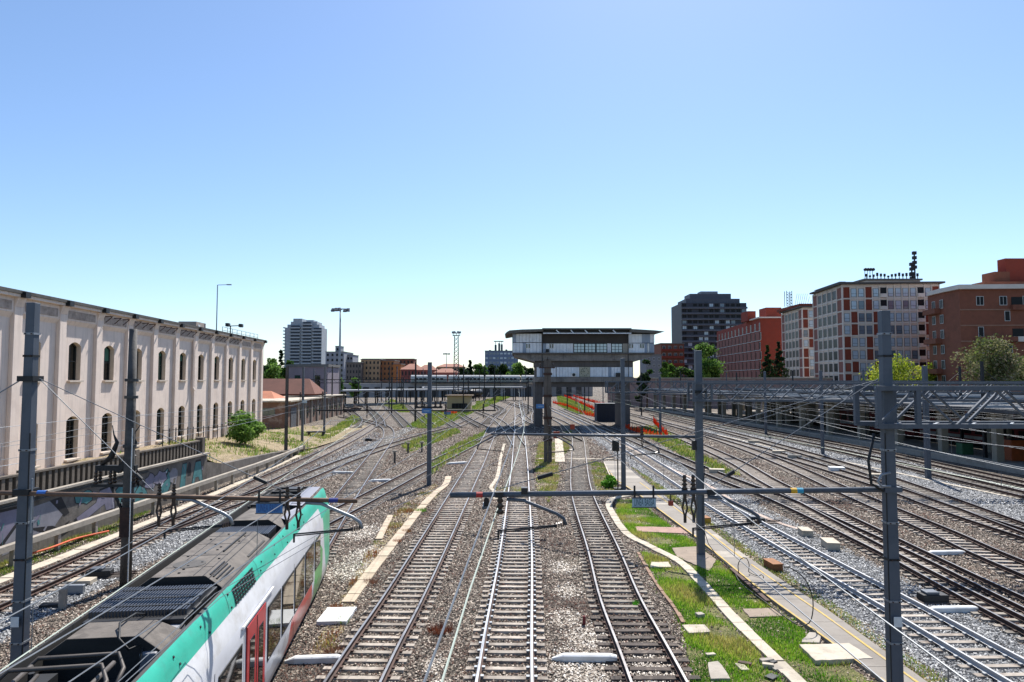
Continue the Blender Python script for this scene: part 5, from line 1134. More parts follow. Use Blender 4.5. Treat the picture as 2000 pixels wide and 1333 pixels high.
b1, H1 = grid_block('tall brick-panelled concrete block with a roof full of antennas', (c1.x, 178, 0), 24.2, 21, 8, 3.25, zt - 8 * 3.25, F1, ['PWWWWP'] * 8)
# rooftop plant of the tall block
def rp(px, py, Y): return D(px, py, Y)
pl = rp(1690, 545, 184); pr_ = rp(1797, 540, 184); q = MB(); q.box(pl.x, pr_.x, 184, 192, H1 + .9, rp(1700, 548, 184).z); q.build('plant_room', M_cgrid, b1)
q = MB(); q.box(pl.x - .6, pr_.x + .4, 183.5, 192.5, rp(1700, 548, 184).z, rp(1700, 545, 184).z); q.build('plant_roof', M_roofgrey, b1)
zp = rp(1700, 545, 184).z
for k in range(15):
    x = pl.x + .3 + k * (pr_.x - pl.x) / 15; h = random.uniform(.8, 1.7); q = MB(); q.bar((x, 184, zp), (x, 184, zp + h), .16); q.box(x - .22, x + .22, 183.8, 184.2, zp + h * .45, zp + h); q.build('antenna', M_dark, b1)
for x in (rp(1790, 500, 184).x, rp(1784, 500, 184).x):
    ztop = rp(1790, 490, 184).z if x > rp(1787, 500, 184).x else rp(1784, 512, 184).z; q = MB(); q.bar((x, 185, zp), (x, 185, ztop), .28); q.build('antenna_mast', M_dark, b1)
    for k in range(4): q = MB(); q.box(x - .45, x + .45, 184.6, 185.4, ztop - .9 - k * 1.3, ztop - .05 - k * 1.3); q.build('antenna', M_dark, b1)
for k in range(4):
    x = rp(1690 + k * 5, 525, 184).x; q = MB(); q.tube([(x, 184.2, rp(1690, 527, 184).z), (x, 183.7, rp(1690, 527, 184).z)], .42, 10); q.bar((x, 184.3, zp), (x, 184.3, rp(1690, 527, 184).z), .1); q.build('dish_antenna', M_dark, b1)
for k in range(6):
    x = rp(1652 + k * 5, 550, 179).x; q = MB(); q.tube([(x, 180, H1 + .95), (x, 180, H1 + 1.5)], .35, 8); q.build('roof_fan', M_galv, b1)
q = MB(); a = c1 + Vector((.5, 20, 0)); q.bar((c1.x + .6, 179, H1 + 1.4), (c1.x + 1.8, 197, H1 + 1.4), 1.6, .12); q.build('solar_panels', M_galv, b1)
c2_ = D(1570, 741, 230); zt2 = D(1570, 604, 230).z
F2 = ['PWPWWBWWWWBWP', 'PWPWWBWWWWBWP', 'WPWWPWWWWWBPW', 'WPWWPWWWWWBPW', 'PWWPWWWWWWBWP', 'PWWPWWWWWWBWP', 'PWWPWWWWWWWWP']
b2_, H2 = grid_block('narrower brick-panelled block left of the tall antenna block', (c2_.x, 230, 0), 24.2, 21.5, 7, 3.3, zt2 - 7 * 3.3, F2, ['PWWWWP'] * 7)
q = MB(); q.box(c2_.x - .5, c2_.x + 24, 230.5, 251, H2 + .95, H2 + 1.9); q.build('attic', M_brickp, b2_)
# lattice tower and aerial frame on that roof
for px, wv in ((1540, .9),):
    x = rp(px, 600, 236).x; q = MB(); zt_ = rp(px, 569, 236).z
    for sx in (-1, 1):
        for sy in (-1, 1): q.bar((x + sx * wv, 236 + sy * wv, H2 + 1.5), (x + sx * wv, 236 + sy * wv, zt_), .16)
    k = H2 + 1.5
    while k < zt_ - 1: q.bar((x - wv, 236 - wv, k), (x + wv, 236 - wv, k + 1), .1); q.bar((x + wv, 236 - wv, k), (x - wv, 236 - wv, k + 1), .1); q.bar((x - wv, 236 - wv, k), (x + wv, 236 - wv, k), .1); k += 1
    q.build('lattice_tower', M_dark, b2_)
q = MB()
for k in range(9):
    px = 1552 + k * 4; a = rp(px, 600, 238); t_ = rp(px + 5, 574 + (k > 5) * (k - 5) * 6, 238); q.bar((a.x, 238, H2 + 1.5), (t_.x, 238, t_.z), .09)
q.build('aerial_frame', M_galv, b2_)
# long red building with staggered panels ----------------------------------
c3 = D(1487, 741, 270); z3 = D(1487, 622, 270).z; d3 = 78.
rbld = thing('apartment_building', 'long red building with staggered brick panels and a planted roof terrace', 'building', (c3.x, 270, 0)); o3 = c3 + GU * d3; w3 = 20.
q = MB(); q.prism([(c3.x, 270), ((c3 + GX * w3).x, (c3 + GX * w3).y), ((o3 + GX * w3).x, (o3 + GX * w3).y), (o3.x, o3.y)], 0, z3); q.build('wall', M_redwall, rbld)
nf3 = 7; fh3 = (z3 - 1.2) / 8.2; cw3 = d3 / 12
pmr = MB().box(-cw3 * .36, cw3 * .36, 0, .3, 0, fh3 * .86).mesh('brick_panel', M_brickp2); wmr = win_mesh(cw3 * .26, fh3 * .78, M_fwhite, M_tglassd, .12, 0, 0)
for r in range(8):
    z = z3 - 1.2 - (r + 1) * fh3
    for k in range(12):
        off = (.18 if r % 2 else .0); a = (k + .36 + off) * cw3
        if r: place(pmr, 'brick_panel', rbld, o3, -GU, a, z + .2, .3)
        place(wmr, 'window', rbld, o3, -GU, a + cw3 * .5, z + .25, .06)
    if r: fbox(o3, -GU, 0, d3, z + fh3 - .08, z + fh3 + .12, 0, .36).build('string_course', M_fwhite, rbld)
for r in range(3): place(win_mesh(5.0, 2.0, M_fwhite, M_tglassw, .15, 0, 3) if r == 0 else bpy.data.meshes['window'], 'window', rbld, c3, GX, 11., z3 - 3.6 - r * 3.4, .06) if r == 0 else None
wmf = win_mesh(5.0, 1.9, M_fwhite, M_tglassw, .15, 0, 3)
for r in range(1, 6): place(wmf, 'window', rbld, c3, GX, 11., z3 - 3.6 - r * 3.5, .06)
q = MB(); q.prism([(c3.x - 1, 269), (c3.x + 21, 268), (c3.x + 22, 290), (c3.x + .5, 291)], z3 + .01, z3 + .5); q.build('terrace', M_cgrid, rbld)
for px0, px1, py in ((1460, 1476, 608), (1496, 1526, 601)):
    a, b_ = rp(px0, py, 282), rp(px1, py, 282); q = MB(); q.box(a.x, b_.x, 282, 290, z3, a.z); q.build('stair_house', M_redwall, rbld)
# dark slab tower ------------------------------------------------------------
td = 388.; dl, drr = D(1331, 600, td).x, D(1458, 600, td).x
M_dkwall = mat('tower_dark', '2e333d', .6, var=.15, scale=.3); M_dkband = mat('tower_band', '474d58', .6, var=.15, scale=.4); M_dkpale = mat('tower_trim', '7d8288', .7, var=.1)
dt_ = thing('apartment_tower', 'dark blue-grey apartment tower with stepped planted top', 'building', (dl, td, 0)); ztd = D(1400, 592, td).z
q = MB(); q.box(dl, drr, td, td + 25, 0, ztd); q.build('wall', M_dkwall, dt_)
for px0, px1, py, ya in ((1341, 1447, 583, 2), (1352, 1433, 572, 5), (1376, 1410, 566, 8)):
    a, b_ = D(px0, py, td), D(px1, py, td); q = MB(); q.box(a.x, b_.x, td + ya, td + 23 - ya, ztd - .01, a.z); q.build('roof_step', M_dkband if py > 570 else M_dkpale, dt_)
fhd = 3.2; nfd = 15; wdk = win_mesh(2.3, 1.9, M_dkpale, M_tglassw, .14, 0, 1); wdd = win_mesh(2.3, 1.9, M_fdark, M_tglassd, .14, 0, 1)
for r in range(nfd):
    z = ztd - (r + 1) * fhd; q = MB(); a = dl + (drr - dl) * .04; q.box(dl - .3, drr + .3, td - 1.3, td - .0, z - .15, z + .0, 1); q.box(dl - .2, drr + .2, td - 1.25, td - 1.1, z, z + .85, 0); q.build('balcony', [M_dkband, M_dkpale], dt_)
    for k in range(12):
        a = (k + .5) * (drr - dl) / 12
        if random.random() < .8: place(wdk if random.random() < .35 else wdd, 'window', dt_, (dl, td, 0), (1, 0, 0), a, z + .9, .06)
# brick terrace house between the signal box and the dark tower
def simple_block(label, px0, px1, pytop, Y, dep, wall, nf, nc, wm, name='apartment_building', roof=M_roofgrey, z0=0., parapet=.4, side=None, group=None, balcony=None, zbase=1.5):
    a, c = D(px0, pytop, Y), D(px1, pytop, Y); t = thing(name, label, 'building', (a.x, Y, z0), group); H = a.z
    q = MB(); q.box(a.x, c.x, Y, Y + dep, z0, H); q.build('wall', wall, t)
    q = MB(); q.box(a.x - .3, c.x + .3, Y - .3, Y + dep + .3, H, H + parapet); q.build('roof', roof, t)
    fh = (H - z0 - zbase) / nf; cw = (c.x - a.x) / nc; me = win_mesh(cw * wm[0], fh * wm[1], wm[2], wm[3], min(.12, cw * .06), 0, 1)
    for r in range(nf):
        z = z0 + zbase + r * fh
        for k in range(nc):
            place(me, 'window', t, (a.x, Y, 0), (1, 0, 0), (k + .5) * cw, z + fh * .2, .06)
        if balcony: q = MB(); q.box(a.x + .1, c.x - .1, Y - .9, Y, z - .1, z + fh * .28); q.build('balcony', balcony, t)
    if side:
        ns = max(1, int(dep / max(cw, 2.5))); s_o, s_u = ((c.x, Y, 0), (0, 1, 0)) if side > 0 else ((a.x, Y + dep, 0), (0, -1, 0))
        for r in range(nf):
            for k in range(ns): place(me, 'window', t, s_o, s_u, (k + .5) * dep / ns, z0 + zbase + r * fh + fh * .2, .06)
    return t
simple_block('red brick apartment house right of the signal box roof', 1291, 1336, 672, 330, 20, M_brown, 7, 4, (.5, .5, M_fwhite, M_tglassd), balcony=M_redwall)
simple_block('grey apartment house partly hidden behind the signal box', 1262, 1292, 694, 300, 15, mat('grey_render', '77797e', .85, var=.1), 6, 3, (.4, .45, M_fwhite, M_tglassd))
# brown brick building at the right edge ------------------------------------
cb = D(1880, 741, 140); zb_ = D(1880, 560, 140).z
br = thing('apartment_building', 'dark brown brick apartment building at the right edge', 'building', (cb.x, 140, 0))
x0b = D(1828, 741, 150).x; 
q = MB(); q.prism([(x0b, 152), (cb.x, 146), (cb.x, 140), (cb.x + 34, 138), (cb.x + 36, 165), (x0b + 12.5, 168)], 0, zb_ - .6); q.build('wall', M_brown, br)
q = MB(); q.prism([(x0b - .6, 151.2), (cb.x - .6, 145.4), (cb.x - .6, 139.2), (cb.x + 35, 137.2), (cb.x + 36, 165), (x0b + 12., 168)], zb_ - .6, zb_ + .3); q.build('roof', M_cgrid, br)
for a0, a1, za, zz in ((9.5, 36, 12.2, 3.), (14, 36, 15.2, 3.2), (20, 36, 18.4, 4.6)): pass
q = MB(); q.box(cb.x + 8, cb.x + 36, 144, 148, zb_ + .3, zb_ + 1.6); q.build('penthouse', M_brown, br)
q = MB(); q.box(D(1945, 600, 146).x, D(1975, 600, 146).x, 146, 150, zb_ + 1.6, D(1950, 531, 146).z); q.build('chimney', M_brown, br)
q = MB(); q.box(D(1974, 600, 146).x, cb.x + 40, 147, 149.5, zb_ + 1.6, D(1980, 505, 147).z); q.build('stair_tower', M_redwall, br)
fhb = 3.25; wmb = win_mesh(1.5, 1.9, M_fwhite, M_tglassd, .1, 0, 1); wmn = win_mesh(1.1, 2.1, M_fwhite, M_tglassd, .1, 0, 0)
for r in range(7):
    z = zb_ - 1.6 - (r + 1) * fhb
    for a in (4.0, 8.6, 13.2, 19., 25., 30.): 
        if (r * 3 + int(a)) % 7 != 0: place(wmb if (r + int(a)) % 3 else wmn, 'window', br, (cb.x, 140, 0), Vector((34, -2, 0)).normalized(), a + (r % 2) * .7, z + .9, .06)
    fbox((cb.x, 140, 0), Vector((34, -2, 0)).normalized(), 0, 34, z - .1, z + .15, 0, .1).build('string_course', mat('brick_light', '8c6a58', .9), br)
    uu = (Vector((cb.x, 146, 0)) - Vector((x0b, 152, 0))); 
    for a in (2.6, 6.0): place(wmb, 'window', br, (x0b, 152, 0), uu.normalized(), a, z + .9, .06)
    if r % 2 == 0: fbox((x0b, 152, 0), uu.normalized(), .3, uu.length - .3, z - .1, z + 1.0, 0, 1.3).build('balcony', M_brown, br)
    for a0, a1 in (((14.6, 18.0), (26.2, 29.2)) if r % 2 else ((10.2, 12.4), (20.4, 24.0))):
        fbox((cb.x, 140, 0), Vector((34, -2, 0)).normalized(), a0, a1, z + .15, z + 2.6, .01, .05).build('loggia', M_tglassd, br); fbox((cb.x, 140, 0), Vector((34, -2, 0)).normalized(), a0 - .2, a1 + .2, z - .1, z + .95, .06, .75).build('balcony', M_brown if (r + int(a0)) % 3 else M_cgrid, br)
    if r in (2, 4): fbox((cb.x, 140, 0), Vector((34, -2, 0)).normalized(), 3.2, 10.5, z - .1, z + .9, 0, 1.2).build('balcony', M_brown, br)
for k in range(5):
    x = cb.x + 4 + k * 3; pass
# ------------------------------------------------------------------ far left town
wt = D(590, 620, 690); M_twr = mat('white_tower', '9fa6ac', .8, var=.08, scale=.1); M_twr_d = mat('tower_recess_shade', '39424d', .7)
tw = thing('apartment_tower', 'white apartment tower with stacked curved balconies behind the trees at left', 'building', (wt.x, 690, 0)); xl_, xr_ = D(553, 690, 690).x, D(628, 690, 690).x; zt_ = D(590, 622, 690).z; fh = 3.3; nfl = 20
for (fa, fb, top) in ((0, 1, zt_ - 9.5), (.06, .93, zt_ - 6.2), (.14, .86, zt_ - 3.2), (.2, .46, zt_), (.52, .74, zt_ - 1.2)):
    q = MB(); q.box(xl_ + (xr_ - xl_) * fa + .6, xl_ + (xr_ - xl_) * fb - .6, 692 + fa * 10, 712, 0, top); q.build('wall', M_twr, tw)
for k, (fa, fb) in enumerate(((.18, .40), (.5, .70), (.78, .97))):
    for r in range(18):
        z = zt_ - 9.5 - (r + .0) * fh + (6. if 0 < k < 2 else 2.5 if k == 0 else 0)
        if z < 3: continue
        x0, x1 = xl_ + (xr_ - xl_) * fa, xl_ + (xr_ - xl_) * fb; q = MB(); q.box(x0, x1, 690.8, 692.05, z - fh * .62, z - .2, 1); q.box(x0 - 1.2, x1 + 1.2, 689.6, 691.9, z - fh, z - fh * .60, 0); q.build('balcony', [M_twr, M_twr_d], tw)  # dark box proud of the wall; recess shade is put into its colour
q = MB()
for r in range(18): q.box(xl_ - 1.0, xl_ + 1.2, 691, 700, zt_ - 10 - r * fh, zt_ - 9 - r * fh); 
o = q.build('side_balconies', M_twr, tw); o['kind'] = 'stuff'
WG = (.42, .5, M_fdark, M_tglassd)
M_pale = mat('pale_render', '8f9299', .85, var=.1, scale=.2); M_orange = mat('orange_render', 'a06a44', .85, var=.1, scale=.2); M_ochre = mat('ochre_render', 'a98a6a', .85, var=.1, scale=.2); M_tile = mat('roof_tile', '8b5a48', .85, var=.2, scale=.4); M_pinkred = mat('pink_red_render', '8a4c44', .85, var=.12, scale=.3)
simple_block('pale stepped house left of the tall floodlight mast', 636, 672, 688, 520, 30, M_pale, 7, 4, WG); simple_block('white lift tower house behind the floodlight mast', 655, 664, 677, 530, 12, M_pale, 8, 1, WG); simple_block('low pale flats right of the floodlight mast', 672, 689, 694, 530, 20, M_pale, 6, 3, (.6, .4, M_fdark, M_tglassd))
simple_block('grey-brown flats right of the tall floodlight mast', 676, 706, 709, 380, 20, mat('greybrown_render', '6d645e', .85), 5, 5, WG)
simple_block('ochre flats with a rounded stair end', 705, 742, 703, 385, 18, M_ochre, 6, 5, WG); simple_block('orange flats in the far left centre', 741, 770, 705, 388, 18, M_orange, 6, 4, WG); simple_block('bright orange gable end beside the red houses', 768, 783, 712, 382, 14, mat('bright_orange', 'b0703c', .85), 5, 1, (.2, .4, M_fdark, M_tglassd))
simple_block('dark brick flats rising behind the orange flats', 708, 808, 702, 470, 15, M_brown, 6, 14, WG)
def gable(label, px0, px1, pye, pyr, Y, dep, wall, tile, nc, z0=0., name='house', hip=.25, nfl=1, wm=WG):
    a, c = D(px0, pye, Y), D(px1, pye, Y); zr = D(px0, pyr, Y + dep / 2).z; t = thing(name, label, 'building', (a.x, Y, z0)); q = MB(); q.box(a.x, c.x, Y, Y + dep, z0, a.z); q.build('wall', wall, t)
    e = .5; L = c.x - a.x; q = MB(); q.v += [(a.x - e, Y - e, a.z), (c.x + e, Y - e, a.z), (c.x + e, Y + dep + e, a.z), (a.x - e, Y + dep + e, a.z), (a.x + dep * hip, Y + dep / 2, zr), (c.x - dep * hip, Y + dep / 2, zr)]; q.f += [(0, 1, 5, 4), (1, 2, 5), (2, 3, 4, 5), (3, 0, 4), (0, 3, 2, 1)]; q.m += [0] * 5; q.build('roof', tile, t)
    cw = L / nc; fh = (a.z - z0) / nfl; me = win_mesh(cw * wm[0], fh * wm[1], wm[2], wm[3], .08, 0, 1)
    for r in range(nfl):
        for k in range(nc): place(me, 'window', t, (a.x, Y, 0), (1, 0, 0), (k + .5) * cw, z0 + r * fh + fh * .3, .06)
    return t
gable('red house row with pale hipped roof in the far centre', 783, 822, 722, 711, 360, 14, M_pinkred, M_tile, 6, nfl=3); gable('red house row with orange roof left of the lattice tower', 815, 851, 723, 713, 350, 12, M_pinkred, M_tile, 6, nfl=3); gable('wide brown-roofed house behind the lattice tower', 853, 906, 717, 711, 420, 16, M_ochre, M_tile, 8, nfl=3); gable('low tiled house right of the lattice tower', 848, 892, 728, 720, 330, 12, M_pinkred, M_tile, 7, nfl=2)
# bluish office building
ob = simple_block('blue-grey windowed office block with chimneys behind the centre trees', 947, 1012, 686, 600, 30, mat('blue_office', '5d6f88', .5, var=.06, scale=.1), 8, 9, (.7, .45, mat('office_frame', '6c7d94', .5), M_tglassw))
for px, top in ((968, 674), (975, 671), (980, 673), (989, 683), (957, 684)):
    a = D(px, top, 604); q = MB(); q.box(a.x - .9, a.x + .9, 603, 606, D(px, 687, 604).z, a.z); q.build('chimney', M_dkband, ob)
for px in (968, 975, 980): a = D(px, 668, 604); q = MB(); q.bar((a.x, 604, a.z - 4), (a.x, 604, a.z), .5); q.box(a.x - 1.6, a.x + 1.6, 603.5, 604.5, a.z, a.z + .8); q.build('flue', M_dkband, ob)
# near-left low buildings ---------------------------------------------------
M_oldbrick = mat('old_brick', '74594a', .9, var=.2, scale=1., bump=.2, tint='8f8073', tintamt=.7, tscale=.5)
lbld = thing('workshop', 'low brick workshop with flat pale roof beside the left tracks', 'building', (-38, 119, 0)); La, Lb = Vector((-38.2, 117, 0)), Vector((-40.8, 166, 0)); Lu = (Lb - La).normalized(); Ln = Vector((Lu.y, -Lu.x, 0)); LL = (Lb - La).length
q = MB(); q.prism([(La.x, La.y), (Lb.x, Lb.y), ((Lb - Ln * 9).x, (Lb - Ln * 9).y), ((La - Ln * 9).x, (La - Ln * 9).y)], 0, 4.5); q.build('wall', M_oldbrick, lbld)
q = MB(); q.prism([((La + Ln * .6 - Lu * .6).x, (La + Ln * .6 - Lu * .6).y), ((Lb + Ln * .6).x, (Lb + Ln * .6).y), ((Lb - Ln * 9.5).x, (Lb - Ln * 9.5).y), ((La - Ln * 9.5 - Lu * .6).x, (La - Ln * 9.5 - Lu * .6).y)], 4.5, 4.75); q.build('roof', M_conc_pale, lbld)
wl = win_mesh(1.3, 2.1, mat('old_frame', '5f6360', .8), M_blkglass, .1, .5, 1)
for k in range(8): place(wl, 'window', lbld, La, Lu, 8.5 + k * 5., 1.2, .05)
for k in range(9): fbox(La, Lu, 5.8 + k * 5., 6.4 + k * 5, 0, 4.4, 0, .25).build('pier', mat('pier_pale', '988c80', .9, var=.15), lbld)
fbox(La, Lu, 1.5, 5.0, 0, 3.4, .02, .1).build('shed_door', mat('shed_door', '4f5258', .7, var=.2), lbld)
place(win_mesh(3.2, 1.3, mat('old_frame', '5f6360', .8), M_blkglass, .1, 0, 2), 'window', lbld, La - Ln * 9, Ln, 5.2, 2.2, .05)
gable('low house with long red-brown tiled roof behind the workshop', 478, 612, 770, 740, 150, 9, mat('red_old', '6f3f35', .9, var=.15), mat('roof_tile_dark', '6b4438', .9, var=.2, scale=.5, bump=.3), 5, wm=(.3, .4, M_fdark, M_blkglass))
gable('little shed with orange tiled roof beside the warehouse corner', 470, 536, 786, 764, 128, 9, M_ochre, mat('roof_tile_orange', 'a8684a', .85, var=.2, scale=.6, bump=.3), 2, wm=(.3, .4, M_fdark, M_blkglass))
ph = simple_block('pink-lilac flat-roofed house left of the tall floodlight mast', 562, 640, 717, 182, 12, mat('lilac_render', '8d828a', .85, var=.12, scale=.4), 1, 2, (.28, .5, M_fdark, M_blkglass), name='house', zbase=4.2, parapet=.7)
# canopy over the far platforms at left
def canopy(label, pts, w, z0, th, ncol, roofm, colm, name='platform_canopy', deck=True, zp=.55, under=None, cw=.35, ridges=0):
    path = catmull([Vector((x, y, 0)) for x, y in pts], 4.0); n = len(path); t = thing(name, label, 'canopy', (path[0].x, path[0].y, 0), 'platform canopies'); nr = []
    for i in range(n): d = (path[min(i + 1, n - 1)] - path[max(i - 1, 0)]).normalized(); nr.append(Vector((d.y, -d.x, 0)))
    def strip(z_in, z_out, zth, half, m, nm):
        q = MB()
        for i in range(n):
            a, c = path[i] - nr[i] * half, path[i] + nr[i] * half; q.v += [(a.x, a.y, z_out), (path[i].x, path[i].y, z_in), (c.x, c.y, z_out), (a.x, a.y, z_out - zth), (path[i].x, path[i].y, z_in - zth), (c.x, c.y, z_out - zth)]
        for i in range(n - 1):
            k = i * 6; f = [(0, 1), (1, 2), (2, 5), (5, 4), (4, 3), (3, 0)]
            for a, b_ in f: q.f.append((k + a, k + b_, k + 6 + b_, k + 6 + a)); q.m.append(0)
        q.f += [(0, 1, 4, 3), (1, 2, 5, 4), ((n - 1) * 6, (n - 1) * 6 + 3, (n - 1) * 6 + 4, (n - 1) * 6 + 1), ((n - 1) * 6 + 1, (n - 1) * 6 + 4, (n - 1) * 6 + 5, (n - 1) * 6 + 2)]; q.m += [0] * 4
        return q.build(nm, m, t)
    rf_ = strip(z0 + th, z0 + th + .25, .4, w / 2, roofm, 'roof')
    for i in range(0, n, max(1, n // ncol)):
        for s in ((-.28, .28) if w > 7 else (0,)):
            p = path[i] + nr[i] * w * s; q = MB(); q.bar((p.x, p.y, 0), (p.x, p.y, z0 + th - .2), cw, cw); q.build('column', colm, t)
        if ridges:
            a, c = path[i] - nr[i] * w * .5, path[i] + nr[i] * w * .5; q = MB(); q.bar((a.x, a.y, z0 + th + .32), (c.x, c.y, z0 + th + .32), .35, .25); q.build('roof_rib', ridges, t)
    if deck:
        pd = thing('platform', label.replace('canopy', 'platform deck'), 'platform', (path[0].x, path[0].y, 0), 'platforms'); q = MB(); wd = w * .47
        for i in range(n): a, c = path[i] - nr[i] * wd, path[i] + nr[i] * wd; q.v += [(a.x, a.y, 0), (a.x, a.y, zp), (c.x, c.y, zp), (c.x, c.y, 0)]
        for i in range(n - 1):
            for a in range(3): q.f.append((i * 4 + a, i * 4 + a + 1, i * 4 + 5 + a, i * 4 + 4 + a)); q.m.append(0)
        q.f.append((0, 1, 2, 3)); q.m.append(0)
        q.build('deck', M_conc, pd)
        q = MB()
        for i in range(n - 1):
            a, c = path[i] - nr[i] * (wd - .25), path[i + 1] - nr[i + 1] * (wd - .25); q.bar((a.x, a.y, zp + .03), (c.x, c.y, zp + .03), .45, .06)
        q.build('edge_stone', M_conc_pale, pd)
    return t, path, nr
M_canroof = mat('canopy_roof', '444548', .8, var=.25, scale=.6, tint='4d4c4b', tintamt=.6, tscale=.3); M_canroof2 = mat('canopy_roof_pale', '9a9da1', .7, var=.15, scale=.5); M_col = mat('column_cream', '8e8778', .8, var=.15)
canopy('long pale-roofed canopy before the far left houses', [(-62, 205), (-40, 228), (-14, 245)], 9, 4.4, .4, 24, M_canroof2, M_dark, deck=True)
canopy('second pale-roofed canopy left of the signal box', [(-34, 262), (-12, 268), (8, 272)], 8, 4.8, .4, 16, M_canroof2, M_dark, deck=False)
cn1, cpath, cnr = canopy('long dark canopy over the first platform at right', [(51, 26), (50.2, 45), (49.4, 60), (48.6, 85), (46.5, 120), (43.5, 160), (41, 190)], 9.5, 5.0, .45, 21, M_canroof, M_col, ridges=M_galv, cw=.7)
canopy('added dark roof shading the coaches behind the first platform', [(61.5, 30), (60.4, 55), (59.2, 85), (56.8, 120), (53, 165)], 11.5, 4.7, .45, 10, M_canroof, M_col, deck=False, ridges=M_dark)  # roof added to keep the parked coaches in shade
cn2, c2p, c2n = canopy('second canopy behind the first platform', [(72, 40), (70, 75), (66, 120), (60, 175)], 9.5, 5.2, .45, 18, M_canroof, M_col, ridges=M_galv, cw=.6)
cn3, c3p, c3n = canopy('third canopy nearest the street wall', [(92, 55), (88, 90), (82, 130), (76, 180)], 9.5, 5.2, .45, 14, M_canroof2, M_col, deck=True, ridges=M_dark, cw=.6)
# things on the shaded platform
def bench(label, p, m, w=2.2, h=1.1, name='platform_box', cat='box'):
    t = thing(name, label, cat, p); q = MB(); q.box(p[0] - w / 2, p[0] + w / 2, p[1] - .5, p[1] + .5, p[2], p[2] + h); q.build('body', m, t, bevel=.05); q = MB(); q.box(p[0] - w / 2 - .05, p[0] + w / 2 + .05, p[1] - .55, p[1] + .55, p[2] + h, p[2] + h + .08); q.build('lid', M_dark, t); return t
bench('green waste bin on the shaded platform', (47.4, 72, .55), mat('bin_green', '2e5a3c', .6), 1.2, 1.2, 'waste_bin', 'waste bin'); bench('orange vending box on the shaded platform', (48.6, 66.5, .55), mat('vend_orange', '9a4a1e', .6), 1.3, 2.0, 'vending_machine', 'vending machine'); bench('tan kiosk box on the shaded platform', (52.2, 61, .55), mat('kiosk_tan', '8a7c5c', .7), 2.2, 1.5); bench('red kiosk box on the shaded platform', (54.5, 60, .55), mat('kiosk_red', '8e1d22', .6), 1.8, 1.6)
# parked trains between the platforms
def coach(label, p, u, L, body, band, roof, h=3.9, nw=9, name='parked_train', base=.35):
    u = Vector(u).normalized(); n = Vector((u.y, -u.x, 0)); p = Vector(p); t = thing(name, label, 'train', (p.x, p.y, 0)); q = MB(); pr = [(-1.4, base), (1.4, base), (1.45, 1.2), (1.45, 2.6), (1.3, 3.3), (.8, h - .15), (0, h), (-.8, h - .15), (-1.3, 3.3), (-1.45, 2.6), (-1.45, 1.2)]
    q.extrude(pr, p, n, (0, 0, 1), u * L); o = q.build('body', [body, roof], t)
    for f in o.data.polygons:
        if f.normal.z > .45: f.material_index = 1
    for s in (-1, 1):
        for k in range(nw):
            q = MB(); c = p + u * (1.5 + (k + .5) * (L - 3) / nw) + n * s * 1.455; q.obox((c.x, c.y, 1.55), u, (L - 3) / nw * .72, .03, .95); q.build('window', M_tglassd, t)
        q = MB(); c = p + u * L / 2 + n * s * 1.452; q.obox((c.x, c.y, .9), u, L - .6, .02, .4); q.build('stripe', band, t)
    return t
for k in range(3): coach(['nearest', 'middle', 'farthest'][k] + ' red coach parked between the right-hand platforms', (60.8 - k * 1.0, 48 + k * 25, 0), (-.04, 1, 0), 24, mat('coach_red', '7a1a20', .4), M_fwhite, M_canroof)
for k in range(3): coach(['leftmost', 'middle', 'rightmost'][k] + ' white-roofed coach parked beyond the cream hut', D(846 + k * 38, 741, 300) - Vector((0, 0, 8.4)), (1, .12, 0), 8.2 + k, mat('coach_white', 'a9adaa', .5), mat('coach_green', '51695d', .5), M_canroof2, h=8.4 + .7 * (k > 0), base=4.4) if False else None
# white parked train in the far centre, on its embankment
for k in range(4): 
    a = Vector((-47 + k * 17.2, 318 + k * 4, 6.5)); 
    t = coach(['first', 'second', 'third', 'fourth'][k] + ' pale coach from the left on the far viaduct', (a.x, a.y, 0), (1, .23, 0), 16.6, mat('coach_white', 'a9adaa', .5), mat('coach_green', '51695d', .5), M_canroof2, nw=7); t.location.z = 6.4
via = thing('viaduct', 'long grey viaduct wall across the far left centre', 'viaduct', (-60, 322, 0)); q = MB(); q.prism([(-120, 302), (40, 339), (40, 350), (-120, 313)], 0, 6.5); q.build('wall', mat('viaduct_stone', '949290', .9, var=.2, scale=.2), via)
for k in range(30):
    a = Vector((-112 + k * 5, 302 + (8 + k * 5) * .231 , 0)); q = MB(); q.obox((a.x, a.y - .1, .2), (1, .23, 0), 2.6, .25, 4.6); q.build('arch_shade_block', mat('arch_dark', '4a4846', .9), via)  # flat dark block on the wall; shade inside the arch is put into its colour
# street wall and low station sheds in front of the right-hand quarter
sw = thing('street_wall', 'long pinkish wall below the brick blocks at right', 'wall', (60, 196, 0)); q = MB(); q.prism([(30, 214), (140, 160), (140, 161), (30, 215)], 0, 8.6); q.build('wall', mat('wall_pink', '9a8078', .9, var=.12, scale=.3, streak=.2), sw)
q = MB(); q.prism([(30, 213.6), (140, 159.6), (140, 161.4), (30, 215.4)], 8.6, 8.85); q.build('coping', M_conc_pale, sw)
for k in range(26):
    a = Vector((31 + k * 4.2, 213.5 - k * 4.2 * .491, 0)); q = MB(); q.obox((a.x, a.y - .18, 0), Vector((110, -54, 0)), .5, .3, 8.4); q.build('pier', mat('pier_pale', '988c80', .9), sw)
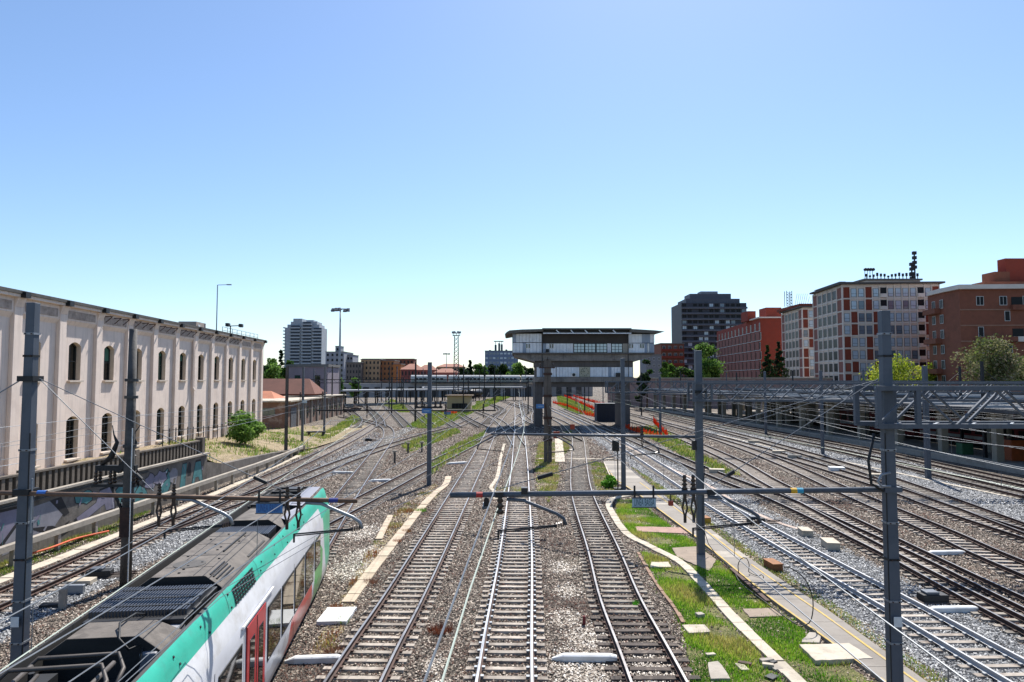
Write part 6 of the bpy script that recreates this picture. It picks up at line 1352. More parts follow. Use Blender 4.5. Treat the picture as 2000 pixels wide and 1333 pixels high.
# ------------------------------------------------------------------ lamp masts and towers
def highmast(label, px, pyb, pyt, Y, r, name='floodlight_mast'):
    p = D(px, pyb, Y); zt = D(px, pyt, Y).z; t = thing(name, label, 'floodlight mast', (p.x, Y, 0)); q = MB(); q.tube([(p.x, Y, 0), (p.x, Y, zt * .5), (p.x, Y, zt)], [r, r * .75, r * .5], 10); q.build('pole', M_galv, t, smooth=True)
    q = MB(); q.bar((p.x - r * 5.5, Y, zt), (p.x + r * 5.5, Y, zt), r * .7, r * .7); q.bar((p.x, Y - r * 4, zt), (p.x, Y + r * 4, zt), r * .7, r * .7); q.build('crown', M_galv, t)
    for dx, dy in ((-5.5, 0), (5.5, 0), (-2.5, -3), (2.5, 3), (0, -4)):
        q = MB(); x, y = p.x + dx * r, Y + dy * r; q.add([(x - r * 1.4, y - r, zt - r * 1.4), (x + r * 1.4, y - r, zt - r * 1.4), (x + r * 1.0, y + r, zt + r * .7), (x - r * 1.0, y + r, zt + r * .7), (x - r * 1.2, y + r * .2, zt - r * 2.0), (x + r * 1.2, y + r * .2, zt - r * 2.0)], [(0, 1, 2, 3), (0, 4, 5, 1), (4, 3, 2, 5), (0, 3, 4), (1, 5, 2)]); q.build('floodlight', M_dkband, t)
highmast('tall floodlight mast right of the white tower', 663, 741, 604, 205, .42)
highmast('slim far lamp mast left of the lattice tower', 872, 741, 691, 380, .3)
lt = D(891, 741, 185); tt = thing('lattice_tower', 'tall slim lattice tower with a lamp ring in the far centre', 'tower', (lt.x, 185, 0)); ztt = D(891, 656, 185).z
for sx in (-1, 1):
    for sy in (-1, 1): q = MB(); q.bar((lt.x + sx * .75, 185 + sy * .75, 0), (lt.x + sx * .5, 185 + sy * .5, ztt), .13); q.build('leg', M_dark, tt)
q = MB(); k = 0.
while k < ztt - 1.: 
    f = .75 - .25 * k / ztt
    for sy in (-1, 1): q.bar((lt.x - f, 185 + sy * f, k), (lt.x + f, 185 + sy * f, k + 1.1), .07); q.bar((lt.x + f, 185 + sy * f, k), (lt.x - f, 185 + sy * f, k + 1.1), .07)
    for sx in (-1, 1): q.bar((lt.x + sx * f, 185 - f, k), (lt.x + sx * f, 185 + f, k + 1.1), .07)
    k += 1.1
q.build('lacing', M_mast, tt)
q = MB()
for z in (ztt, ztt + .7): q.tube([(lt.x + math.cos(a) * 1.0, 185 + math.sin(a) * 1.0, z) for a in np.linspace(0, 2 * math.pi, 15)], .07, 5)
for a in np.linspace(0, 2 * math.pi, 9)[:-1]: q.bar((lt.x + math.cos(a), 185 + math.sin(a), ztt), (lt.x + math.cos(a), 185 + math.sin(a), ztt + .7), .08)
q.build('lamp_ring', M_dark, tt)
for a in np.linspace(0, 2 * math.pi, 7)[:-1]: q = MB(); q.box(lt.x + math.cos(a) - .25, lt.x + math.cos(a) + .25, 185 + math.sin(a) - .25, 185 + math.sin(a) + .25, ztt + .65, ztt + 1.15); q.build('lamp', M_galv, tt)
# ------------------------------------------------------------------ small cream hut, tank wagons, bench of rails
hp0, hp1 = P(873, 806), P(917, 806); hut = thing('hut', 'small cream flat-roofed railway hut left of the far tracks', 'hut', (hp0.x, hp0.y, 0)); hz = D(880, 774, hp0.y).z
q = MB(); q.box(hp0.x, hp1.x + .3, hp0.y, hp0.y + 5, 0, hz); q.build('wall', mat('hut_cream', 'b3a079', .85, var=.12, scale=.6), hut)
q = MB(); q.box(hp0.x - .5, hp1.x + .8, hp0.y - .6, hp0.y + 5.6, hz, hz + .22); q.build('roof', mat('hut_roof', '6f5d49', .85), hut)
q = MB(); q.box(hp0.x + 1.2, hp1.x - .6, hp0.y - .05, hp0.y + .0, 1.0, 2.3); w_ = q.build('window', M_fdark, hut)
for k in range(4): x = hp0.x + 1.3 + k * .82; q = MB(); q.box(x, x + .7, hp0.y - .07, hp0.y - .051, 1.08, 2.22); q.build('pane', M_tglassd, w_)
for i, (px, py) in enumerate(((900, 768), (928, 764))):
    p = D(px, py, 283 + i * 8); t = thing('tank_wagon', ['dark tank wagon behind the hut', 'black tank wagon right of the other one behind the hut'][i], 'wagon', (p.x, p.y, 0)); u = Vector((.5, 1, 0)).normalized(); c = Vector((p.x, p.y, 0))
    q = MB(); q.tube([c + Vector((0, 0, 2.6)) + u * s for s in (-5, -4.8, -4.2, 4.2, 4.8, 5)], [.6, 1.1, 1.45, 1.45, 1.1, .6], 16); q.build('tank', M_black, t, smooth=True)
    q = MB(); q.obox((c.x, c.y, .8), u, 10.6, 2.4, .35); q.build('underframe', M_rust, t)
    for s in (-3.8, -2.2, 2.2, 3.8): n = Vector((u.y, -u.x, 0)); q = MB(); q.tube([c + u * s + n * .7 + Vector((0, 0, .62)), c + u * s + n * .85 + Vector((0, 0, .62))], .42, 12); q.tube([c + u * s - n * .7 + Vector((0, 0, .62)), c + u * s - n * .85 + Vector((0, 0, .62))], .42, 12); q.build('wheelset', M_dark, t)
    q = MB(); q.tube([c + Vector((0, 0, 4.0)), c + Vector((0, 0, 4.3))], .4, 10); q.build('hatch', M_dark, t)
rb0 = P(617, 855); t = thing('rail_rack', 'low dark rack of rails in the grass by the masts', 'rack', (rb0.x, rb0.y, 0)); q = MB(); q.bar((rb0.x - 1.3, rb0.y, .8), (rb0.x + 1.3, rb0.y + .3, .8), .8, .18); q.build('rails', M_dark, t)
for dx in (-1., 1.): q = MB(); q.bar((rb0.x + dx, rb0.y, 0), (rb0.x + dx, rb0.y, .7), .25); q.build('leg', M_dark, t)
for i, (px, py) in enumerate(((688, 800), (684, 806))):
    p = P(px, py); t = thing('scrap_heap', ['upper', 'lower'][i] + ' rusty heap of track parts beside the workshop', 'scrap heap', (p.x, p.y, 0)); 
    for k in range(9): q = MB(); a = random.uniform(0, 3.1); c = Vector((p.x + random.uniform(-1.6, 1.6), p.y + random.uniform(-1.5, 1.5), .2 + k * .12)); d_ = Vector((math.cos(a), math.sin(a), random.uniform(-.1, .2))) * 1.3; q.bar(c - d_, c + d_, .25, .25); q.build('rail_piece', M_rust if k % 2 else M_dark, t)
# ------------------------------------------------------------------ trees
M_leaf = attr_mat('leaves', .7, .35); M_bark = mat('bark', '4a3d31', .95, var=.25, scale=3., bump=.4)
def leaf_crown(centers, radii, n, size, cols, name, parent, squash=.8):
    N = n; k = rng.integers(0, len(centers), N); C = np.array(centers, float)[k]; Rr = np.array(radii, float)[k]
    d = rng.normal(size=(N, 3)); d /= np.linalg.norm(d, axis=1)[:, None]; rad = Rr * (rng.random(N) ** .38) * (1 + .16 * rng.normal(size=N)); p = C + d * rad[:, None] * np.array([1, 1, squash])
    a = rng.normal(size=(N, 3)); a /= np.linalg.norm(a, axis=1)[:, None]; bb = np.cross(a, rng.normal(size=(N, 3))); bb /= np.linalg.norm(bb, axis=1)[:, None]; s = size * rng.uniform(.6, 1.3, N)[:, None]
    v = np.stack([p - a * s, p + bb * s * .6, p + a * s, p - bb * s * .6], 1).reshape(-1, 3); f = np.arange(4 * N)
    cc = np.array([hexc(c) for c in cols]); clump = rng.integers(0, len(cols), len(centers)); base = cc[np.where(rng.random(N) < .65, clump[k], rng.integers(0, len(cols), N))] * rng.uniform(.75, 1.25, N)[:, None]
    b0 = BASE[parent.name]; v = v - np.array(b0); return fast_mesh(name, v, f, 4, M_leaf, base, parent)
GREENS = ['3c5a22', '4d6e2a', '5f8234', '34501f', '6f9140']; DARKG = ['1f3318', '2a411f', '33491f', '18281a']; YELG = ['8a9a2c', 'a3ae35', '74892a', 'bcbf4a']; OLIVE = ['6a6d45', '7d7a55', '58633a', '8a7f66']
def tree(label, x, y, h, w, cols, n=2600, trunk=.28, size=.38, shape='round', z0=0., group=None, name='tree', clumps=18, cat='tree'):
    t = thing(name, label, cat, (x, y, z0), group); q = MB(); th = h * (.45 if shape != 'bush' else .3); q.tube([(x, y, z0), (x + .1, y, z0 + th * .5), (x, y + .1, z0 + th), (x + .05, y, z0 + h * .75)], [trunk, trunk * .8, trunk * .6, trunk * .2], 7)
    for k in range(5):
        a = k * 1.3 + x; q.tube([(x, y, z0 + th * (.6 + .08 * k)), (x + math.cos(a) * w * .25, y + math.sin(a) * w * .25, z0 + th * (.9 + .1 * k)), (x + math.cos(a) * w * .38, y + math.sin(a) * w * .38, z0 + th * (1.15 + .12 * k))], [trunk * .4, trunk * .28, trunk * .1], 5)
    q.build('trunk', M_bark, t); cs, rs = [], []
    for k in range(clumps):
        if shape == 'cone':
            f = (k + .5) / clumps; zz = .08 + .9 * f; rr = (1 - f) * w * .5; a = k * 2.4; cs.append((x + math.cos(a) * rr * .6, y + math.sin(a) * rr * .6, z0 + h * zz)); rs.append(max(.35, rr * .62))
        else:
            while True:
                u_ = np.array([random.uniform(-1, 1), random.uniform(-1, 1), random.uniform(-1, 1)])
                if np.dot(u_, u_) < 1: break
            lo = .3 if shape == 'round' else .12; zz = lo + (1 - lo) * (.5 + .5 * u_[2]) * .93; wid = w * .5 * (1 - .25 * abs(u_[2])); cs.append((x + u_[0] * wid * .8, y + u_[1] * wid * .8, z0 + h * zz)); rs.append(w * random.uniform(.13, .24))
    leaf_crown(cs, rs, n, size, cols, 'crown', t); return t
def tpx(label, px, pyb, pyt, wpx, Y, cols, **kw):
    p = D(px, 741, Y); z0 = kw.pop('z0', 0.); h = D(px, pyt, Y).z - z0; return tree(label, p.x, Y, h, wpx * Y / FPX, cols, z0=z0, **kw)
tpx('large light green tree right of the signal box', 1378, 735, 668, 62, 225, GREENS + ['7d9c48'], n=5200, size=.42, clumps=34)
tpx('small dark green tree left of the large light one', 1340, 735, 702, 44, 230, DARKG + GREENS, n=2600); tpx('bushy green tree below the red terrace house', 1303, 735, 700, 40, 235, GREENS, n=2600); tpx('dark tree beside the signal box right end', 1263, 735, 697, 26, 190, DARKG + ['3c5a22'], n=1800); tpx('low shrub right of the signal box leg', 1250, 740, 712, 22, 185, DARKG, n=1200, shape='bush')
tpx('left of two dark conifers before the red building', 1500, 735, 672, 58, 200, DARKG, n=3200, shape='cone', size=.32, clumps=26); tpx('right of two dark conifers before the red building', 1522, 735, 665, 66, 203, DARKG, n=3600, shape='cone', size=.32, clumps=26)
tpx('bright yellow-green tree behind the tall mast at right', 1748, 745, 700, 118, 150, YELG, n=5200, size=.26, clumps=40, shape='bush', z0=3.5); tpx('smaller yellow-green tree beside the bright one', 1815, 745, 704, 64, 152, YELG + ['55702a'], n=2800, size=.24, clumps=24, shape='bush', z0=3.5)
tpx('grey-olive tree before the brown building at the right edge', 1935, 748, 656, 120, 120, OLIVE + ['6f7d3c'], n=6500, size=.24, clumps=46, z0=2.); tpx('green tree at the very right edge', 2010, 748, 682, 70, 122, GREENS + OLIVE, n=3200, size=.24, clumps=26, z0=2.)
for i, (px, top, w, yy, c) in enumerate(((520, 688, 46, 175, GREENS), (548, 682, 40, 190, DARKG), (505, 700, 40, 165, DARKG), (560, 700, 34, 188, GREENS), (535, 704, 50, 160, GREENS))): tpx(['light green tree rising behind the warehouse end', 'dark spiky tree below the white tower', 'dark tree half hidden by the warehouse end', 'green tree touching the foot of the white tower', 'low round green tree between warehouse and tiled roof'][i], px, 741, top, w, yy, c, n=3000, shape='cone' if i == 1 else 'round')
tpx('dark tree left of the tall floodlight mast', 652, 741, 702, 26, 230, DARKG, n=1800); tpx('light shrub at the foot of the tall floodlight mast', 660, 741, 724, 26, 215, GREENS, n=1200, shape='bush'); tpx('small bush right of the tall floodlight mast', 692, 741, 728, 30, 240, GREENS, n=1200, shape='bush')
for i, (px, top, w, yy, c) in enumerate(((918, 703, 34, 420, DARKG), (938, 708, 34, 430, GREENS), (958, 713, 30, 440, DARKG), (985, 711, 36, 420, DARKG), (1005, 703, 38, 410, GREENS), (1028, 712, 34, 430, DARKG), (903, 718, 26, 400, DARKG))): tpx(['pointed dark tree', 'light round tree', 'low dark tree', 'broad dark tree', 'tall light tree', 'dark tree half behind the signal box', 'small dark tree'][i] + ' in the far row left of the signal box', px, 741, top, w, yy, c, n=1500, size=.9, shape='cone' if i == 0 else 'round')
tpx('dark trees seen through the legs of the signal box', 1212, 800, 766, 40, 150, DARKG, n=2000, shape='bush', size=.26)
# shrub on the embankment by the warehouse
sp = P(478, 868, 1.6); tree('green fig shrub growing on the bank at the warehouse corner', sp.x, sp.y, 3.2, 4.4, ['5f8234', '6f9140', '86a552', '4d6e2a'], n=4200, size=.17, clumps=26, shape='bush', z0=1.7, name='shrub', cat='shrub', trunk=.12)
gb = P(1190, 952); tree('bright green bush beside the curving track', gb.x, gb.y, .8, 1.7, ['5f9a2a', '7ab83a', '4c8022'], n=1500, size=.09, clumps=14, shape='bush', name='bush', cat='bush', trunk=.05)
# ------------------------------------------------------------------ walkway, slabs, grass, gravel
M_yellow = mat('yellow_line', 'b79a4e', .8, var=.25, scale=4., tint='8f877a', tintamt=.6, tscale=2., coords='World')
M_walk = mat('walkway_concrete', '857e75', .85, var=.16, scale=1.2, bump=.2, tint='6a635b', tintamt=.6, tscale=.6, coords='World')
def polyat(pts, n):
    d = [0.]
    for a, b in zip(pts, pts[1:]): d.append(d[-1] + (b - a).length)
    out = []
    for i in range(n + 1):
        s = d[-1] * i / n; k = max(j for j in range(len(d)) if d[j] <= s + 1e-9); k = min(k, len(pts) - 2); out.append(pts[k].lerp(pts[k + 1], (s - d[k]) / (d[k + 1] - d[k])))
    return out
wl_ = PP([(1178, 903), (1198, 938), (1243, 967), (1365, 1059), (1423, 1108), (1504, 1176), (1600, 1247), (1717, 1333), (1860, 1440)]); wr_ = PP([(1212, 903), (1245, 932), (1292, 968), (1385, 1036), (1452, 1088), (1530, 1141), (1625, 1204), (1800, 1333), (1950, 1440)])
A_, B_ = polyat(wl_, 44), polyat(wr_, 44); wk = MB(); wk.box(0, .001, 0, .001, -.1, -.09)
wko = bpy.data.objects.new('walkway', None); COL.objects.link(wko); wko['kind'] = 'structure'; BASE[wko.name] = Vector((0, 0, 0))
for i in range(44):
    a, b, c, d = A_[i].lerp(A_[i + 1], .008), A_[i + 1], B_[i + 1], B_[i].lerp(B_[i + 1], .008); q = MB(); z = .13 + random.uniform(-.006, .006); q.prism([(p.x, p.y) for p in (a, b, c, d)], 0, z); q.build('slab', M_walk if random.random() < .8 else M_conc, wko)
EXCL.append([tuple(p[:2]) for p in wl_] + [tuple(p[:2]) for p in reversed(wr_)])
def line_strip(name, pts, w, z, m, parent=None, th=.004, broken=0.):
    path = catmull(pts, .9); b = MB()
    for i in range(len(path) - 1):
        if random.random() < broken: continue
        a, c = path[i], path[i + 1]; d = (c - a).normalized(); n = Vector((d.y, -d.x, 0)) * (w / 2); ww = random.uniform(.8, 1.05); b.add([(p.x, p.y, z) for p in (a - n * ww, a + n * ww, c + n * ww, c - n * ww)], [(0, 1, 2, 3)])
    return b.build(name, m, parent)
line_strip('edge_line', [p.lerp(q_, .03) for p, q_ in zip(A_[6:], B_[6:])], .09, .142, M_yellow, wko, broken=.05)
line_strip('edge_line', [p.lerp(q_, .74) for p, q_ in zip(A_[12:], B_[12:])], .09, .142, M_yellow, wko, broken=.08)
line_strip('edge_line', PP([(1180, 906), (1196, 938), (1225, 955)]), .12, .142, M_conc_pale, wko)
slab_path('cable_trough', 'winding pale concrete trough lid path through the grass', PP([(1240, 968), (1200, 975), (1189, 988), (1199, 1010), (1225, 1045), (1280, 1075), (1330, 1102), (1378, 1150), (1432, 1210), (1502, 1280), (1555, 1333), (1640, 1420)]), .42, M_conc_pale, .085, .8, wj=.06)
slab_path('kerb', 'thin broken brick kerb at the left border of the grass', PP([(1246, 1082), (1280, 1140), (1316, 1189), (1338, 1225)]), .13, mat('kerb_brick', '8a6f5c', .9, var=.25, scale=3.), .08, .5, cat='kerb', wj=.2)
slab_path('cable_trough', 'pale concrete trough lids between the train and the straight track', PP([(876, 932), (870, 948), (846, 968), (815, 1003), (790, 1035), (758, 1075), (722, 1122), (690, 1165), (672, 1190)]), .5, mat('trough_tan', 'b3a28c', .85, var=.15, scale=3., bump=.2, tint='8f8069', tintamt=.5, coords='World'), .075, .95)
slab_path('cable_trough', 'short second row of trough lids near the train nose', PP([(763, 1008), (752, 1030), (738, 1060)]), .34, MATS['trough_tan'], .07, .8)
slab_path('cable_trough', 'pale zigzag trough between the two central tracks', PP([(985, 868), (978, 895), (972, 930), (962, 948), (957, 953), (966, 962), (968, 980)]), .3, M_conc_pale, .06, 1.2)
slab_path('cable_trough', 'long pale trough beside the dark-railed track', PP([(1215, 868), (1300, 912), (1380, 948), (1440, 985), (1500, 1015), (1560, 1035)]), .3, mat('trough_pink', 'ab988a', .85, var=.15, scale=3., coords='World'), .06, 1.4)
slab_path('cable_trough', 'pale trough snaking through the far right yard', PP([(1400, 850), (1480, 868), (1520, 878), (1600, 893), (1720, 918), (1830, 942), (2000, 978)]), .35, M_conc_pale, .06, 1.8)
slab_path('footpath', 'pale strip of paving between twin mast and curving track', PP([(1089, 846), (1092, 872), (1094, 905)]), 1.0, M_conc_pale, .06, 2., cat='path')
slab_path('crossing', 'pale boarded foot crossing before the twin mast', PP([(1052, 897), (1110, 897), (1150, 898), (1215, 898)]), .5, M_conc_pale, .075, 1.0, cat='crossing')
slab_path('footpath', 'light path running past the cream hut', PP([(840, 832), (862, 815), (878, 798), (880, 790)]), .9, M_conc_pale, .04, 2.2, cat='path')
def pad(label, corners, m=M_conc_pale, z=.1, name='concrete_slab'):
    pts = PP(corners); t = thing(name, label, 'slab', (pts[0].x, pts[0].y, 0)); q = MB(); q.prism(ragged([(p.x, p.y) for p in pts], .022, .22), -.03, z); q.build('slab', m, t, bevel=.015); EXCL.append([tuple(p[:2]) for p in pts]); return t
pad('white concrete slab lying by the train', [(617, 1222), (640, 1194), (697, 1193), (676, 1222)], M_white, .14); pad('small pale slab in the grass near the kerb', [(1270, 1112), (1272, 1102), (1306, 1102), (1312, 1112)]); pad('pale slab in the middle of the grass', [(1345, 1243), (1332, 1226), (1376, 1226), (1388, 1240)]); pad('stone slab at the bottom of the grass', [(1388, 1333), (1383, 1300), (1403, 1298), (1428, 1333)], M_conc); pad('large pale slab crossing the walkway', [(1592, 1300), (1560, 1268), (1660, 1266), (1705, 1296)], M_conc_pale, .15); pad('tilted stone slab beside the walkway joint', [(1565, 1260), (1580, 1240), (1606, 1243), (1600, 1262)], M_conc); pad('paved pad round the foot of the shadow-throwing mast', [(1322, 1090), (1312, 1073), (1362, 1070), (1400, 1096), (1385, 1118)], mat('pad_tan', '8a7b6c', .9, var=.2, scale=2., coords='World'), .07); pad('reddish paved patch across the grass', [(1245, 1040), (1240, 1030), (1330, 1032), (1345, 1044)], mat('pad_pink', '9b7d70', .9, var=.2, scale=2., coords='World'), .05); pad('dull paved patch in the lower grass', [(1465, 1208), (1450, 1192), (1508, 1190), (1530, 1206)], mat('pad_tan', '8a7b6c', .9), .05)
# ---- grass
M_turfsoil = ballast_mat('turf_soil', ['3a4420', '56602c', '6f6f42', '8a8058'], 26., tint='8f8262', tintamt=.7, tscale=.9)
M_blade = attr_mat('grass_blades', .7, .4)
def grass(polys, dens, hmin, hmax, cols, name, label, patch=.0, w=.012):
    V, T = [], []
    cc = np.array([hexc(c) for c in cols])
    for poly in polys:
        xy = np.array([(p[0], p[1]) for p in poly]); lo, hi = xy.min(0), xy.max(0); n = int((hi - lo).prod() * dens); p = lo + rng.random((n, 2)) * (hi - lo); p = p[inside(p, poly)]
        for ex in EXCL: p = p[~inside(p, ex)]
        nz = np.sin(p[:, 0] * 2.3 + np.sin(p[:, 1] * 1.7)) + np.sin(p[:, 1] * 2.9 + p[:, 0]) + np.sin(p[:, 0] * .9 - p[:, 1] * 1.1); p = p[nz + rng.normal(size=len(p)) * .5 > patch]; n = len(p); p = p + rng.normal(size=(n, 2)) * np.where(rng.random(n) < .12, .28, .05)[:, None]
        if n == 0: continue
        nz = np.sin(p[:, 0] * 1.9 + 1) + np.sin(p[:, 1] * 1.3 + p[:, 0] * .6); h = rng.uniform(hmin, hmax, n) * (1 + .25 * nz); a = rng.uniform(0, 6.28, n); ln = rng.uniform(.1, .7, n) * h; ww = w * rng.uniform(.7, 1.6, n)
        dx, dy = np.cos(a), np.sin(a); z = np.zeros(n); b1 = np.stack([p[:, 0] - dy * ww, p[:, 1] + dx * ww, z], 1); b2 = np.stack([p[:, 0] + dy * ww, p[:, 1] - dx * ww, z], 1); t = np.stack([p[:, 0] + dx * ln, p[:, 1] + dy * ln, h], 1)
        V.append(np.stack([b1, b2, t], 1).reshape(-1, 3)); k = np.clip(((nz + 2) / 4 * len(cols) + rng.normal(size=n) * .9).astype(int), 0, len(cols) - 1); T.append(cc[k] * rng.uniform(.75, 1.25, n)[:, None])
    V = np.concatenate(V); o = fast_mesh(name, V, np.arange(len(V)), 3, M_blade, np.concatenate(T)); tag(o, label, 'grass', kind='stuff'); return o
gA = PP([(1252, 1078), (1300, 1093), (1340, 1118), (1375, 1160), (1430, 1222), (1490, 1290), (1535, 1333), (1580, 1390), (1400, 1390), (1352, 1333), (1335, 1240), (1300, 1165), (1268, 1110)])
gB = PP([(1205, 978), (1240, 974), (1300, 1022), (1362, 1066), (1420, 1112), (1500, 1182), (1595, 1253), (1710, 1338), (1780, 1390), (1620, 1390), (1560, 1333), (1440, 1212), (1385, 1150), (1335, 1098), (1232, 1042), (1204, 1008)])
gC = PP([(1232, 912), (1262, 930), (1310, 962), (1400, 1030), (1450, 1062), (1500, 1098), (1560, 1140), (1640, 1190), (1740, 1258), (1850, 1333), (1930, 1400), (1900, 1420), (1806, 1333), (1628, 1202), (1532, 1139), (1455, 1086), (1388, 1034), (1294, 966)])
gD = PP([(1148, 900), (1178, 906), (1196, 942), (1222, 966), (1168, 968)]); gE = PP([(1052, 865), (1085, 862), (1090, 900), (1092, 940), (1072, 985), (1048, 955), (1045, 905)]); gE2 = PP([(955, 955), (1000, 950), (1035, 960), (1030, 975), (980, 970)])
gF = PP([(600, 1300), (640, 1215), (690, 1130), (735, 1050), (790, 985), (850, 945), (868, 955), (820, 1005), (775, 1055), (715, 1140), (690, 1190), (640, 1290)])
gW = [(-23.2, 18), (-21.7, 18), (-21.8, 38), (-23.2, 45)]
gN = PP([(1100, 845), (1118, 838), (1112, 880), (1100, 890)])
for k, (pl, m_) in enumerate(((gA, M_turfsoil), (gB, M_turfsoil), (gC, M_dirt), (gD, M_soil_green), (gE, M_dirt), (gE2, M_dirt), (gF, M_dirt), (gW, M_soil_green))): sheet('turf', pl, .008 + k * .0006, m_, .1, .5, excl=(k < 2))
EX_KEEP = list(EXCL)
def without(polys): return [e for e in EX_KEEP if not any(e is p for p in polys)]
EXCL_G = EXCL
EXCL = [e for e in EX_KEEP if len(e) < 400 and not any(len(e) == len(x) and e[0] == x[0] for x in ())]
# the turf sheets themselves must not mask their own grass
EXCL = EX_KEEP[:-2]
grass([gA, gB], 900, .05, .17, ['4a7a1c', '5f9424', '79a52c', '93b43a', 'a9b450', 'b0a860'], 'grass', 'bright green grass between the curving track and the walkway', -.6)
grass([gC], 420, .04, .15, ['5a8a24', '7a9430', '9a9a48', 'b0a068'], 'dry_grass', 'thin yellowish grass along the right side of the walkway', -1.1)
grass([gD, gE, gE2, gN], 260, .05, .2, ['6a8a2c', '85963c', '9b9c50', 'a79a6c'], 'dry_grass', 'yellow-green weeds round the twin mast', -.4, w=.02)
grass([gF], 330, .05, .2, ['5a7a26', '7a8f35', '97944e', 'a08a5c', '8c5a3c'], 'weeds', 'weeds growing along the trough lids beside the train', .45, w=.014)
grass([gW], 300, .06, .2, ['4f7a24', '6f8a34', '8f8f48'], 'weeds', 'weeds at the foot of the graffiti wall', -.6, w=.016)
far_turf = [PP(p) for p in ([(838, 905), (885, 872), (950, 842), (938, 868), (872, 905), (842, 930)], [(792, 836), (845, 803), (905, 801), (985, 770), (1010, 768), (905, 815), (850, 838)], [(700, 816), (690, 812), (640, 842), (600, 866), (566, 890), (590, 892), (640, 862), (705, 822)], [(745, 790), (765, 780), (790, 792), (800, 806), (780, 806)], [(1088, 772), (1112, 780), (1150, 798), (1162, 812), (1120, 808), (1090, 792)], [(1235, 838), (1285, 832), (1330, 862), (1385, 897), (1445, 930), (1400, 926), (1330, 890)], [(930, 786), (990, 772), (1012, 768), (1000, 775), (950, 795), (930, 800)], [(780, 870), (850, 846), (890, 838), (900, 845), (860, 862), (800, 885)])]
for k, pl in enumerate(far_turf): sheet('turf', pl, .012 + k * .0007, M_soil_green if k in (1, 2, 3, 4, 6) else M_dirt, .35, 1.5, excl=False)
EXCL = []
grass(far_turf, 45, .12, .42, ['6a8a2c', '86994a', '5b7a2a', '9fa055'], 'meadow', 'far strips of yellow-green grass between the tracks', -.7, w=.05)
bank = [[(-46, 80), (-24.6, 58), (-24.8, 70), (-26, 90), (-30, 122), (-37, 122), (-45, 110)]]
xy = rng.random((52000, 2)) * np.array([22, 70]) + np.array([-46, 54]); zz = np.array([emb(x, y) for x, y in xy[:26000]]); xy = xy[:26000]; keep = (np.sin(xy[:, 0] * .8 + xy[:, 1] * .5) + np.sin(xy[:, 1] * .37 + 2) + rng.normal(size=len(xy)) * .6 > .0) & (xy[:, 0] < WX - .6) & (zz > .15); xy, zz = xy[keep], zz[keep]; n = len(xy); a = rng.uniform(0, 6.28, n); h = rng.uniform(.1, .4, n); b1 = np.stack([xy[:, 0] - np.sin(a) * .05, xy[:, 1] + np.cos(a) * .05, zz - .03], 1); b2 = np.stack([xy[:, 0] + np.sin(a) * .05, xy[:, 1] - np.cos(a) * .05, zz - .03], 1); t3 = np.stack([xy[:, 0] + np.cos(a) * h * .4, xy[:, 1] + np.sin(a) * h * .4, zz + h], 1)
cc = np.array([hexc(c) for c in ('5a7f26', '6f9432', '8a9f48', '9a9658')]); tag(fast_mesh('bank_grass', np.stack([b1, b2, t3], 1).reshape(-1, 3), np.arange(3 * n), 3, M_blade, cc[rng.integers(0, 4, n)] * rng.uniform(.8, 1.2, n)[:, None]), 'green weeds on the bank below the warehouse', 'grass', kind='stuff')
EXCL = EX_KEEP
# ---- single weed clumps
def clump(label, px, py, r, cols, n=160, name='weed_clump'):
    p = P(px, py); t = thing(name, label, 'weed', (p.x, p.y, 0)); th = rng.uniform(0, 6.28, n); rr = r * np.sqrt(rng.random(n)); h = rng.uniform(.08, .3, n) * (r / .3) ** .5; x, y = np.cos(th) * rr, np.sin(th) * rr; w = .012; ang = rng.uniform(0, 6.28, n)
    V = np.stack([np.stack([x - np.sin(ang) * w, y + np.cos(ang) * w, 0 * x], 1), np.stack([x + np.sin(ang) * w, y - np.cos(ang) * w, 0 * x], 1), np.stack([x * 1.5, y * 1.5, h], 1)], 1).reshape(-1, 3); cc = np.array([hexc(c) for c in cols]); fast_mesh('blades', V, np.arange(3 * n), 3, M_blade, cc[rng.integers(0, len(cols), n)], t)
clump('reddish-brown dry weed between the two central tracks', 860, 1235, .36, ['6b3a2a', '7d4a35', '5a3326'], 320); clump('green weed on the corner of the white slab', 668, 1218, .22, ['5a7a26', '7a8f35']); clump('green bush of weeds at the end of the trough lids', 822, 1000, .3, ['4f7f24', '62902e', '7a9a3c'], 260); clump('brown weed beside the trough lids', 795, 1040, .22, ['7d5a3c', '8f6a45']); clump('rust-coloured weed by the white slab', 655, 1190, .2, ['8f5a35', '9a6a45']); clump('small green plant inside the curving track', 1246, 1183, .16, ['3f8a1c', '5aa02e']); clump('rust-coloured weed near the train doors', 652, 1275, .25, ['6b4a3a', '7d5a45']); clump('rusty weed between rails and trough', 776, 1060, .2, ['7d4a35', '8c5a3c']); clump('grey-green weed beside the boulder', 725, 1140, .24, ['7d5a4c', '6b4a3a'])
